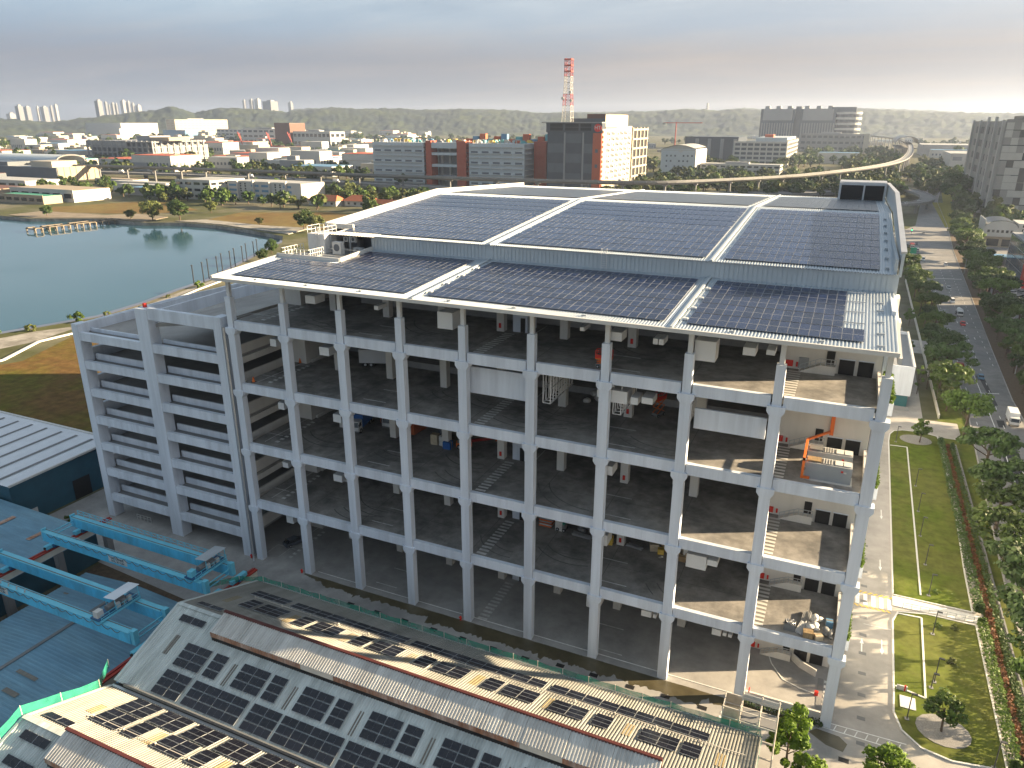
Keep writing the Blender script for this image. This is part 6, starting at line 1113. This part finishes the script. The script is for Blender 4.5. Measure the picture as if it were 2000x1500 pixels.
# --- lattice mast
t = T('radio_mast', 'tall red and white lattice radio mast above the dark block', 'mast', (-175.5, 603, 56)); H_ = 59
for s_ in range(12):
    z0, z1 = s_ * H_ / 12, (s_ + 1) * H_ / 12; w0, w1 = 4.4 - 1.5 * min(1, s_ / 8), 4.4 - 1.5 * min(1, (s_ + 1) / 8); b_ = B(); c_ = [(-1, -1), (1, -1), (1, 1), (-1, 1)]
    for k in range(4):
        p, q = c_[k], c_[(k + 1) % 4]; b_.bar((p[0] * w0, p[1] * w0, z0), (p[0] * w1, p[1] * w1, z1), .42).bar((p[0] * w1, p[1] * w1, z1), (q[0] * w1, q[1] * w1, z1), .3).bar((p[0] * w0, p[1] * w0, z0), (q[0] * w1, q[1] * w1, z1), .2).bar((q[0] * w0, q[1] * w0, z0), (p[0] * w1, p[1] * w1, z1), .2)
    if s_ >= 9: b_.box(-w1 - .5, -w1 - .5, z1 - 1.0, w1 + .5, w1 + .5, z1 - .4)
    b_.obj('mast_section', 'far_red' if s_ in (4, 5, 9, 10, 11) else 'far_white', t)
for z, x in ((26, -4), (31, 3), (24, 4)): B().tube((x, -3, z), (x, -4, z), 1.3, n=10).obj('dish', 'far_white', t)
# --- middle right
t = bldg('pale blue building with curved roof and a white bird mark, right of the dark block', -146, -105, 850, 919, 31, 'wall_sheet', rows=0, plant=False)
b_ = B()
for k in range(8): u0, u1 = k / 8, (k + 1) / 8; z0, z1 = 31 + 5.5 * math.sin(math.pi * u0 * .9), 31 + 5.5 * math.sin(math.pi * u1 * .9); b_.quad((41 * u0 - 1, -1, z0), (41 * u1 - 1, -1, z1), (41 * u1 - 1, 70, z1), (41 * u0 - 1, 70, z0)); b_.quad((41 * u0, -.05, 30), (41 * u1, -.05, 30), (41 * u1, -.05, z1 - .4), (41 * u0, -.05, z0 - .4))
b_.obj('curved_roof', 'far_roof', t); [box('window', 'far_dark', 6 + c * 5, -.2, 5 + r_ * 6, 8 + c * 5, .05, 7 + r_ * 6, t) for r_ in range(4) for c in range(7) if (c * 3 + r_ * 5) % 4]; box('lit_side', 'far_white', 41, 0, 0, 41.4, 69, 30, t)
b_ = B(); b_.add([(20, -.3, 27.5), (24.5, -.3, 34), (26, -.3, 33.4), (22.5, -.3, 29)], [(0, 1, 2, 3)]).add([(22.5, -.3, 29), (29, -.3, 32.5), (27, -.3, 30), (23, -.3, 27)], [(0, 1, 2, 3)]); b_.obj('bird_mark', 'far_white', t)
t = bldg('long blue-grey shed with pale vertical fins behind the curved-roof building', -179, -99, 1140, 1230, 40, 'far_slate', 'far_slate', plant=False); [box('fin', 'far_grey', 16 + k * 19, -1.5, 0, 21 + k * 19, .1, 38, t) for k in range(4)]
t = T('parking_block', 'open white-framed parking block with curved decks, mid right', 'building', (-99, 1100, 0)); box('core', 'far_dark', 1, 3, 0, 73, 190, 33, t)
for r_ in range(6): box('deck_edge', 'far_white', 0, 0, 2 + r_ * 6.2, 74, 3.2, 4.6 + r_ * 6.2, t); box('deck_edge', 'far_white', 73, 3.2, 2 + r_ * 6.2, 74.6, 190, 4.6 + r_ * 6.2, t)
for k in range(9): box('frame_post', 'far_white', k * 9.1, -.4, 0, k * 9.1 + 1.6, 3, 36, t)
for k in range(9): box('frame_post', 'far_white', 73, 6 + k * 21, 0, 75, 10 + k * 21, 38, t)
box('upper_floor', 'wall_sheet', 30, 4, 33, 73, 150, 41, t); box('roof_hut', 'far_orange', 40, 20, 41, 52, 40, 45, t)
bldg('low white building with small windows in front of the parking block', -101, -10, 865, 900, 14.6, 'far_white', rows=3, cols=12, rcols=4)
t = T('campus_block', 'large dark grey twin block with vertical fins on the right skyline', 'building', (-167, 1950, 0))
for a in (0, 92):
    box('block', 'far_slate', a, 0, 0, a + 80, 90, 92, t); box('upper_band', 'far_grey', a + 6, -1.5, 66, a + 74, .2, 92, t); [box('fin', 'far_grey', a + 4 + k * 6, -2, 4, a + 6.5 + k * 6, .2, 60, t) for k in range(13)]
    for k in range(3): box('roof_stack', 'far_grey', a + 8 + k * 26, 10, 92, a + 18 + k * 26, 40, 99, t)
box('link_core', 'far_dark', 80, 10, 0, 92, 90, 98, t)
t = T('curved_wing', 'white rounded wing with banded windows at the end of the dark campus block', 'building', (4, 1935, 0)); 
for r_ in range(7): B().tube((28, 30, 8 + r_ * 12), (28, 30, 13 + r_ * 12), 30, n=20).obj('white_band', 'far_white', t)
B().tube((28, 30, 0), (28, 30, 84), 28, n=20).obj('glass_core', 'glass_dark', t); box('penthouse', 'far_slate', -10, 20, 84, 44, 60, 96, t)
bldg('long pale podium below the campus block', -57, 80, 1800, 1860, 37, 'far_concrete', rows=3, cols=12); bldg('slim cream pylon at the end of the podium', 73, 84, 1700, 1715, 39, 'far_cream', plant=False); bldg('low white hall with blue roof edge in front of the podium', 10, 70, 1250, 1300, 16, 'far_white', 'far_blue', plant=False)
t = bldg('white and grey showroom hall with red panel up the road, right side', 178, 330, 1060, 1180, 24, 'far_white', rows=2, cols=10, wm='far_grey', plant=False); box('red_panel', 'far_orange', 44, -.6, 4, 54, .1, 24, t)
bldg('orange-roofed long shed behind the patterned block', 195, 330, 880, 990, 9, 'far_tan', 'far_orange', plant=False); bldg('white block with purple roof edge beside the patterned block', 168, 215, 690, 760, 16, 'far_white', 'far_blue', rows=2, cols=5); bldg('very long low grey factory far up the road', 180, 700, 1650, 1800, 20, 'far_grey', 'far_roof', plant=False)
B().sheet([(128, 470), (150, 470), (150, 640), (132, 640)], .04).obj('green_lot', 'lawn_far', kind='structure'); B().sheet([(140, 640), (160, 640), (175, 760), (148, 760)], .05).obj('green_lot', 'lawn_far', kind='structure'); B().sheet([(-12, 930), (60, 930), (110, 1020), (30, 1040)], .06).obj('green_field', 'lawn_far', kind='structure')
# --- left
t = T('unfinished_block', 'large grey concrete block still open at the sides, left beyond the viaduct', 'building', (-1058, 780, 0)); wx = 146; box('core', 'far_dark', 2, 6, 0, wx - 4, 100, 30, t)
for r_ in range(4): box('floor_edge', 'far_grey', 0, 0, 6.5 + r_ * 8, wx, 104, 8.2 + r_ * 8, t)
for k in range(14): box('frame_post', 'far_grey', k * 11.1, -.5, 0, k * 11.1 + 1.8, 2, 33, t)
for k in range(9): box('frame_post', 'far_grey', wx - 1.5, 4 + k * 12, 0, wx + .6, 6.5 + k * 12, 33, t); box('side_panel', 'panel_b', wx - .8, 8 + k * 12, 3, wx - .2, 14 + k * 12, 26, t)
box('top_wall', 'far_grey', 0, .3, 25, 90, 2, 33, t); box('roof_block', 'far_grey', 92, 20, 33, 120, 60, 40, t); box('roof_wall', 'far_tan', 120, 20, 33, 160, 60, 38, t)
t = bldg('block with pale vertical panels beside the left viaduct', -866, -711, 478, 530, 13.6, 'far_dark', plant=False); [box('pale_panel', 'far_tan', 155, 1 + k * 7.3, .5, 155.6, 7.8 + k * 7.3, 15, t) for k in range(7)]; box('roof_hut', 'far_cream', 100, 10, 13.6, 135, 40, 20, t); box('roof_tank', 'far_slate', 20, 10, 13.6, 60, 40, 18, t)
t = bldg('white four-storey offices with small square windows, left block', -452, -413, 400, 440, 15.2, 'far_white', rows=3, cols=4, rcols=5, plant=False); 
t = bldg('white four-storey offices with blue window strips, long right block', -412, -334, 418, 448, 14, 'far_white', rows=0, plant=False)
for r_ in range(3): [box('window_strip', 'far_blue', a, -.15, 2.6 + r_ * 4, a + 8, .05, 4.4 + r_ * 4, t) for a in (2, 26, 37, 60)]; [box('window', 'glass_dark', a, -.15, 2.4 + r_ * 4 + b_, a + 1.4, .05, 3.6 + r_ * 4 + b_, t) for a in (14, 19, 51, 56) for b_ in (0, 1.8)]
for k in range(4): box('stair_fin', 'far_white', 12 + k * 17, -2.2, 0, 13 + k * 17, .1, 15 + (k % 2), t)
box('porch', 'far_white', 50, -12, 4, 70, 0, 5, t); [box('porch_post', 'far_white', a, -11.8, 0, a + 1, -10.8, 4, t) for a in (51, 68)]
for i, (x0, x1, y0, y1, h, m, r_, lb) in enumerate([(-640, -585, 468, 486, 6, 'far_white', 'far_tan', 'low white shed with tan roof left of the white offices, rear'), (-600, -520, 450, 466, 6, 'far_white', 'far_roof', 'long low white shed left of the white offices, middle'), (-570, -470, 432, 446, 5.5, 'far_white', 'far_roof', 'long low white shed left of the white offices, front'), (-520, -458, 404, 422, 6, 'far_grey', 'far_blue', 'grey shed with blue eaves next to the white offices'), (-575, -497, 338, 372, 9, 'far_white', 'far_tan', 'white factory with tan roof on the far bank'), (-660, -580, 330, 360, 8, 'far_tan', 'far_brown', 'tan factory with dark side on the far bank'), (-560, -505, 318, 334, 6, 'far_tan', 'green_paint', 'low tan lean-to with green roof on the far bank'), (-720, -640, 395, 430, 8, 'far_white', 'far_roof', 'bright white factory at the left edge'), (-900, -760, 420, 455, 9, 'far_slate', 'far_brown', 'dark shed with brown roof at the left edge')]): bldg(lb, x0, x1, y0, y1, h, m, r_, rows=1 if i > 3 else 0, cols=6, plant=False)
for i, (x, y, wx, wy, lb) in enumerate([(-316, 404, 26, 12, 'orange-tiled house behind the far field, left'), (-288, 412, 22, 14, 'orange-tiled house behind the far field, middle'), (-252, 392, 30, 12, 'orange-tiled long house just beyond the warehouse roof')]):
    t = T('tiled_house', lb, 'house', (x, y, 0)); box('wall', 'far_white', 0, 0, 0, wx, wy, 4, t); B().add([(-1, -1, 4), (wx + 1, -1, 4), (wx + 1, wy + 1, 4), (-1, wy + 1, 4), (3, wy / 2, 8), (wx - 3, wy / 2, 8)], [(0, 1, 5, 4), (1, 2, 5), (2, 3, 4, 5), (3, 0, 4), (3, 2, 1, 0)]).obj('roof', 'terracotta', t); [box('window', 'glass_dark', 3 + k * 6, -.1, 1.2, 5 + k * 6, .05, 2.8, t) for k in range(int(wx / 6))]
t = bldg('dark brown cube-shaped block in the far industrial estate', -1303, -1254, 1500, 1560, 57, 'far_brown', 'far_cream', plant=False); box('lit_side', 'far_brown', 49, 0, 0, 49.4, 30, 50, t)
t = bldg('white building with an arcade of frames beside the brown cube', -1245, -1130, 1500, 1560, 37, 'far_white', rows=2, cols=9, rcols=3)
bldg('big white cube-shaped factory in the far left estate', -2535, -2349, 1900, 2060, 54, 'far_white', plant=False); bldg('smaller white annex in front of the big white cube', -2430, -2310, 1860, 1900, 36, 'far_white', plant=False); t = bldg('cream factory block with banded side in the far estate', -2461, -2413, 2200, 2480, 67, 'far_cream', rows=7, cols=2, rcols=14, wm='far_tan'); bldg('bright blue shed in front of the cream block', -2260, -2150, 2000, 2060, 30, 'far_blue', 'far_blue', plant=False); bldg('long white offices right of the cream block', -2050, -1700, 2050, 2110, 34, 'far_white', rows=3, cols=18); bldg('white office cluster left of the brown cube', -1600, -1440, 1700, 1760, 40, 'far_white', rows=3, cols=8); bldg('white low block above the louvred warehouse, left', -640, -560, 1180, 1240, 26, 'far_white', rows=2, cols=6); bldg('white block with blue end behind the louvred warehouse, right', -420, -330, 1300, 1360, 34, 'far_white', rows=2, cols=6)
for i, (x, y) in enumerate([(-1120, 1190), (-1065, 1215), (-1030, 1240)]):
    t = T('wharf_crane', 'red lattice crane in the far estate, %s' % ('leftmost', 'middle', 'rightmost')[i], 'crane', (x, y, 0), group='red cranes in the far estate'); b_ = B().bar((0, 0, 0), (0, 0, 12), 1.6).bar((16, 0, 0), (16, 0, 12), 1.6).bar((-4, 0, 12), (34, 0, 12), 2.4); b_.obj('portal', 'far_red', t); B().bar((0, 0, 12), (-12, 0, 40), 1.4).bar((0, 0, 12), (-7, 0, 38), .8).obj('jib', 'far_red', t)
t = T('tower_crane', 'red tower crane standing before the hills', 'crane', (-330, 1750, 0)); B().bar((0, 0, 0), (0, 0, 62), 2.2).obj('mast', 'far_red', t); B().bar((-30, 0, 60), (60, 0, 60), 2).obj('jib', 'far_red', t); box('counterweight', 'far_grey', -32, -2, 56, -24, 2, 60, t)
t = T('hill_tower', 'small white telecom tower on the hill crest', 'tower', (-735, 4320, 105)); B().tube((0, 0, 0), (0, 0, 55), 5, 3, 8).obj('shaft', 'far_white', t); [B().tube((0, 0, 24 + k * 12), (0, 0, 28 + k * 12), 10 - k, n=10).obj('platform', 'far_white', t) for k in range(3)]
# --- many small factories, too far to tell one from another
rb = random.Random(21); arche = []
for k in range(9):
    wx, wy, h = rb.uniform(26, 70), rb.uniform(22, 60), rb.uniform(7, 17); b_ = B(); b_.mi(0).box(0, 0, 0, wx, wy, h).mi(1).box(.5, .5, h, wx - .5, wy - .5, h + .4)
    if k % 2: b_.mi(0).box(wx * .2, wy * .3, h, wx * .55, wy * .7, h + 4)
    b_.mi(2)
    for c in range(int(wx / 6)): b_.box(2 + c * 6, -.2, h * .3, 5 + c * 6, 0, h * .55)
    for c in range(int(wy / 6)): b_.box(wx, 2 + c * 6, h * .3, wx + .2, 5 + c * 6, h * .55)
    arche.append(b_.me([('far_white', 'far_cream', 'far_white', 'far_grey', 'far_white', 'far_tan')[k % 6], ('far_roof', 'far_white', 'far_blue', 'far_roof', 'far_tan', 'far_roof', 'far_orange', 'far_teal', 'far_roof')[k], 'far_dark'], name='small_factory'))
def clear(x, y, r_):
    if x > -300 and y < 1500 and x < 140: return False
    for a, b_, c, d in ((-1070, -890, 770, 900), (-1310, -1120, 1490, 1570), (-2550, -2290, 1850, 2070), (-2470, -2400, 2190, 2490), (-470, -200, 560, 700), (-1120, -700, 460, 600)):
        if a - r_ < x < b_ and c - r_ < y < d: return False
    return True
n = 0
while n < 230:
    az = math.radians(rb.uniform(-60, -31)); d = 760 * math.exp(rb.uniform(0, 1.6)); x, y = 74 + d * math.sin(az), -72 + d * math.cos(az)
    if y < 640 or not clear(x, y, 70): continue
    props(link('small_factory', rb.choice(arche), None, (x, y, 0), rb.choice([0, 0, 0, .12]), (1, 1, rb.uniform(.7, 1.5))), 'small pale factory among many in the estate left beyond the viaduct', 'factory', 'small factories in the left estate'); n += 1
n = 0
while n < 45:
    az = math.radians(rb.uniform(-24, 12)); d = 1500 * math.exp(rb.uniform(0, .75)); x, y = 74 + d * math.sin(az), -72 + d * math.cos(az)
    if (-260 < x < 120 and y < 2200) or (x > 170 and 1600 < y < 1820): continue
    props(link('small_factory', rb.choice(arche), None, (x, y, 0), 0, (1, 1, rb.uniform(.6, 1.2))), 'small pale factory among many in the far right estate', 'factory', 'small factories in the right estate'); n += 1
# --- trees of the middle distance
def lowtree(seed, m):
    cme, cl = crown_mesh(seed, 4.2, 3.2, 260, 1.7, 14, m); b_ = B(); b_.v = [(v.co.x, v.co.y, v.co.z + 4.6) for v in cme.vertices]; b_.f = [tuple(p.vertices) for p in cme.polygons]; b_.i = [0] * len(b_.f); b_.mi(1).tube((0, 0, -.2), (0, 0, 4), .45, .25, 6); return b_.me([m, 'bark'], name='far_tree')
LT = [lowtree(80 + k, ('leaf_deep', 'leaf_olive', 'leaf_fresh', 'leaf_deep')[k % 4]) for k in range(6)]
rt_ = random.Random(31)
WOOD = B()
LTD = [([v.co.copy() for v in m_.vertices], [tuple(p.vertices) for p in m_.polygons], [p.material_index for p in m_.polygons]) for m_ in LT]
def scatter(cnt, xr, yr, label, group, sc=(1, 1.6), keep=None, wood=False):
    n = 0
    while n < cnt:
        x, y = rt_.uniform(*xr), rt_.uniform(*yr)
        if keep and not keep(x, y): n += 0; continue
        s_ = rt_.uniform(*sc)
        if wood:                                   # too far and too many to count: one mass of trees
            k = rt_.randrange(len(LTD)); vv, ff_, ii = LTD[k]; a = rt_.uniform(0, 6.28); ca, sa = math.cos(a) * s_, math.sin(a) * s_; o_ = len(WOOD.v)
            WOOD.v += [(x + p.x * ca - p.y * sa, y + p.x * sa + p.y * ca, p.z * s_) for p in vv]; WOOD.f += [tuple(o_ + i for i in q) for q in ff_]; WOOD.i += [3 if i else (0, 1, 2, 0, 0, 1)[k] for i in ii]; n += 1; continue
        props(link('tree', rt_.choice(LT), None, (x, y, 0), rt_.uniform(0, 6.28), (s_, s_, s_ * rt_.uniform(.85, 1.2))), label, 'tree', group); n += 1
scatter(84, (-470, -235), (372, 480), 'tree round the white offices and tiled houses beyond the water', 'trees beyond the far field', (1.0, 1.7), lambda x, y: not (-455 < x < -330 and 396 < y < 450) and not (-320 < x < -220 and 388 < y < 428))
scatter(26, (-660, -480), (372, 460), 'tree among the low sheds at the left bank', 'trees among the left sheds', (.9, 1.4), lambda x, y: y > 376 + (x + 660) * .05 and not (-600 < x < -460 and 430 < y < 470))
scatter(170, (-1100, -300), (560, 760), 'tree between the viaduct and the far estate', 'trees behind the viaduct', (1.1, 2.0), lambda x, y: not (-395 < x < -200 and 590 < y < 655) and y > 572, wood=True)
scatter(420, (-2600, -400), (760, 2600), 'tree scattered through the far estate', 'trees in the far estate', (1.6, 3.0), lambda x, y: not (-1062 < x < -905 and 775 < y < 890), wood=True)
scatter(230, (-130, 110), (560, 900), 'tree in the belt under the curving viaduct', 'trees under the viaduct curve', (1.1, 2.0), lambda x, y: y > 556 + (x + 120) * .4 and not (95 < x and y < 660), wood=True)
scatter(110, (-240, 140), (880, 1700), 'tree among the mid-right blocks', 'trees among the right blocks', (1.5, 2.6), lambda x, y: not (-182 < x < -90 and y > 1130) and not (-103 < x < -5 and 860 < y < 905) and not (-100 < x < -20 and y > 1095) and not (-150 < x < -100 and 845 < y < 925) and not (-15 < x < 110 and 925 < y < 1045), wood=True)
scatter(160, (150, 900), (900, 2600), '', '', (1.6, 3.0), None, wood=True)
scatter(120, (60, 172), (720, 1350), '', '', (1.3, 2.4), lambda x, y: not (abs(x - (104 + (y - 720) * .07)) < 16), wood=True)
WOOD.obj('distant_trees', ['leaf_deep', 'leaf_olive', 'leaf_fresh', 'bark'], kind='stuff')
scatter(34, (134, 200), (450, 900), 'tree near the patterned block', 'trees by the patterned block', (1.3, 2.4), lambda x, y: not (152 < x and 520 < y < 705) and x > 135 + (y - 450) * .06)
for x, y, k, s_, lb in [(-348, 284, 'big1', 1.0, 'large bushy tree on the far bank, left of a pair'), (-330, 290, 'big0', .95, 'large bushy tree on the far bank, right of a pair'), (-366, 282, 'big1', .55, 'small bushy tree at the jetty end'), (-228, 290, 'big0', .8, 'large dark tree at the basin corner, left'), (-214, 284, 'big1', .8, 'large dark tree at the basin corner, right'), (-268, 296, 'big1', .4, 'small bush-like tree on the quay'), (-345, 332, 'big1', .7, 'tree at the end of the brown far field'), (-176, 196, 'big0', .4, 'dark shrubby tree by the mooring posts'), (-186, 214, 'big0', .45, 'dark shrubby tree behind the ramp block'), (-430, 268, 'big0', .5, 'bushy tree on the left far bank'), (147, 640, 'big0', 1.6, 'big dark dome-shaped tree beside the road, far right'), (135, 680, 'big1', 1.2, 'lighter round tree beside the big dark one')]: tree(k, x, y, lb, s_)
for i, (x, y, k) in enumerate([(-153, 84, 'bush0'), (-150, 93, 'bush1'), (-155, 70, 'bush1'), (-157, 140, 'bush0'), (-148, 104, 'bush1'), (-154, 122, 'bush1'), (-160, 62, 'bush0')]): tree(k, x, y, ('yellow-green bush on the near bank, largest', 'dark sapling beside the largest bank bush', 'grey-green bush on the near bank, left', 'round bush on the bank halfway up', 'low scrub on the bank right of the largest bush', 'thin scrub further along the bank', 'bush at the water edge far left')[i], (2.2, 1.2, 1.7, 1.8, 1.0, 1.0, 1.5)[i], name='bush', cat='bush')
# --- jetty and mooring posts
t = T('jetty', 'old concrete jetty on posts reaching from the left bank', 'jetty', (-374, 277, -2.2)); d = Vector((-6, -50, 0)).normalized(); n_ = Vector((-d.y, d.x, 0))
for k in range(14):
    p = d * k * 4.2; b_ = B(); b_.bar(p - n_ * 5.4 + Vector((0, 0, 2.2)), p + n_ * 5.4 + Vector((0, 0, 2.2)), .8, .6); [b_.bar(p + n_ * s_ + Vector((0, 0, -1)), p + n_ * s_ + Vector((0, 0, 2)), .55) for s_ in (-5, 5)]; b_.obj('trestle', 'earth', t)
    if k < 13 and k % 4 != 3: B().bar(p + n_ * 4.4 + Vector((0, 0, 2.7)), p + d * 4.2 + n_ * 4.4 + Vector((0, 0, 2.7)), 1.3, .3).bar(p - n_ * 4.2 + Vector((0, 0, 2.7)), p + d * 4.2 - n_ * 4.2 + Vector((0, 0, 2.7)), 2.2, .3).obj('deck_plank', 'earth', t)
for i in range(11): x, y = -171 - i * 2.6 + (i % 2) * 1.2, 150 + i * 6.6; t = T('mooring_post', '%s dark mooring post from the left, in the water beside the ramp block' % ORD[i], 'post', (x, y, -2.4), group='mooring posts'); B().tube((0, 0, 0), (0, 0, 8.5), .22, .2, 7).obj('pile', 'black', t); box('cap', 'black', -.26, -.26, 8.4, .26, .26, 8.7, t)
# --- hills and skyline
HP = [(-62.37, 60), (-57.42, 67), (-54.76, 53), (-52.44, 70), (-50.94, 85), (-48.77, 107), (-47.64, 125), (-46.27, 98), (-44.62, 120), (-42.98, 115), (-41.64, 108), (-40.29, 100), (-38.18, 119), (-36.76, 124), (-35.35, 115), (-33.19, 116), (-31.0, 112), (-28.04, 122), (-26.19, 115), (-24.33, 110), (-22.1, 99), (-20.62, 104), (-16.93, 99), (-14.03, 109), (-11.89, 120), (-9.78, 113), (-8.4, 122), (-7.03, 117), (-.53, 120), (1.92, 113), (3.71, 106), (6, 97), (8.71, 91), (13.64, 92)]
def hh(az):
    for (a, p), (b_, q) in zip(HP, HP[1:]):
        if a <= az <= b_: return p + (q - p) * (az - a) / (b_ - a)
    return HP[0][1] if az < HP[0][0] else HP[-1][1]
def hill_mesh(d0, d1, peak, az0, az1, na, nd, amp, seed, k_=1, foot=0):
    v = []; f = []
    for j in range(nd):
        d = d0 + (d1 - d0) * j / (nd - 1); u = (d - d0) / (peak - d0) if d < peak else 1 - .8 * (d - peak) / (d1 - peak); u = max(0, min(1, u)); sm = u * u * (3 - 2 * u)
        for i in range(na):
            az = az0 + (az1 - az0) * i / (na - 1); a = math.radians(az); x, y = 74 + d * math.sin(a), -72 + d * math.cos(a); P_ = Vector((x / 420 + seed, y / 420, seed)); lump = noise.fractal(P_, 1, 2, 5)
            z = ((62 + (hh(az) - 62) * 1.115) * k_ * (.72 * sm + .28 * sm * sm) + lump * 22 * amp * (1 - sm * .75) * (sm + .15)) + noise.noise(Vector((x / 14, y / 14, seed))) * 6 * min(1, u * 4) + abs(noise.noise(Vector((x / 45, y / 45, seed)))) * 12 * min(1, u * 5) - 3
            v.append((x, y, z if 0 < j < nd - 1 else -4))
    for j in range(nd - 1):
        for i in range(na - 1): f.append((j * na + i, j * na + i + 1, (j + 1) * na + i + 1, (j + 1) * na + i))
    return B().add(v, f)
hill_mesh(3560, 5300, 4350, -64, 15, 620, 64, 1.0, 2.3).obj('hills', 'hill_green', kind='structure', smooth=True)
hill_mesh(5700, 7600, 6700, -40, 15, 260, 24, 1.6, 7.7, 1.30).obj('far_hills', 'hill_green', kind='structure', smooth=True)
SKY_ = [(-56.8, 73, 127), (-56.31, 63, 201), (-55.89, 58, 192), (-55.34, 27, 193), (-54.98, 65, 194), (-54.6, 27, 200), (-54.34, 32, 215), (-51.93, 66, 260), (-51.52, 30, 246), (-51.34, 18, 220), (-51.12, 35, 236), (-50.92, 25, 232), (-50.5, 53, 263), (-50.2, 35, 254), (-49.95, 30, 238), (-49.64, 51, 218), (-43.03, 33, 282), (-42.56, 43, 289), (-42.14, 61, 295), (-41.3, 151, 274), (-39.97, 51, 265)]
for i, (az, wd, h) in enumerate(SKY_):
    a = math.radians(az); d = 9500; near = i in (1, 7, 19); k_ = .56 if near else .7
    x, y = 74 + d * k_ * math.sin(a), -72 + d * k_ * math.cos(a); zt = 62 + (h - 62) * k_
    t = T('skyline_tower', 'pale hazy high-rise, %s from the left on the skyline' % ORD[i], 'tower', (x, y, 0), group='hazy towers on the %s skyline' % ('far left' if az < -53 else 'left' if az < -48 else 'centre-left')); wd *= k_; box('shaft', 'haze_grey' if i % 3 else 'far_grey', -wd * .45, -wd * .4, 0, wd * .35, wd * .4, zt, t); box('roof_crown', 'far_grey', -wd * .2, -wd * .2, zt, wd * .2, wd * .2, zt + 8, t)
HAZE = 6e-5
# ================================================================== air

hb = B().box(-G - 200, -3200, -6, G + 200, G + 200, 236)
m = bpy.data.materials.new('haze'); m.use_nodes = True; t = m.node_tree; t.nodes.remove(t.nodes['Principled BSDF']); pv_ = t.nodes.new('ShaderNodeVolumePrincipled')
pv_.inputs['Color'].default_value = (.62, .74, 1.0, 1); pv_.inputs['Density'].default_value = HAZE; pv_.inputs['Anisotropy'].default_value = .48; t.links.new(pv_.outputs[0], t.nodes['Material Output'].inputs['Volume']); MATS['haze'] = m
hb.obj('haze', 'haze', kind='stuff')
# ================================================================== plan units to metres
for me_ in bpy.data.meshes: me_.transform(Matrix.Scale(S, 4))
for o in bpy.data.objects:
    if o.type in ('MESH', 'EMPTY'):
        o.location = o.location * S; mi_ = o.matrix_parent_inverse.copy(); mi_.translation *= S; o.matrix_parent_inverse = mi_
bpy.context.view_layer.update()
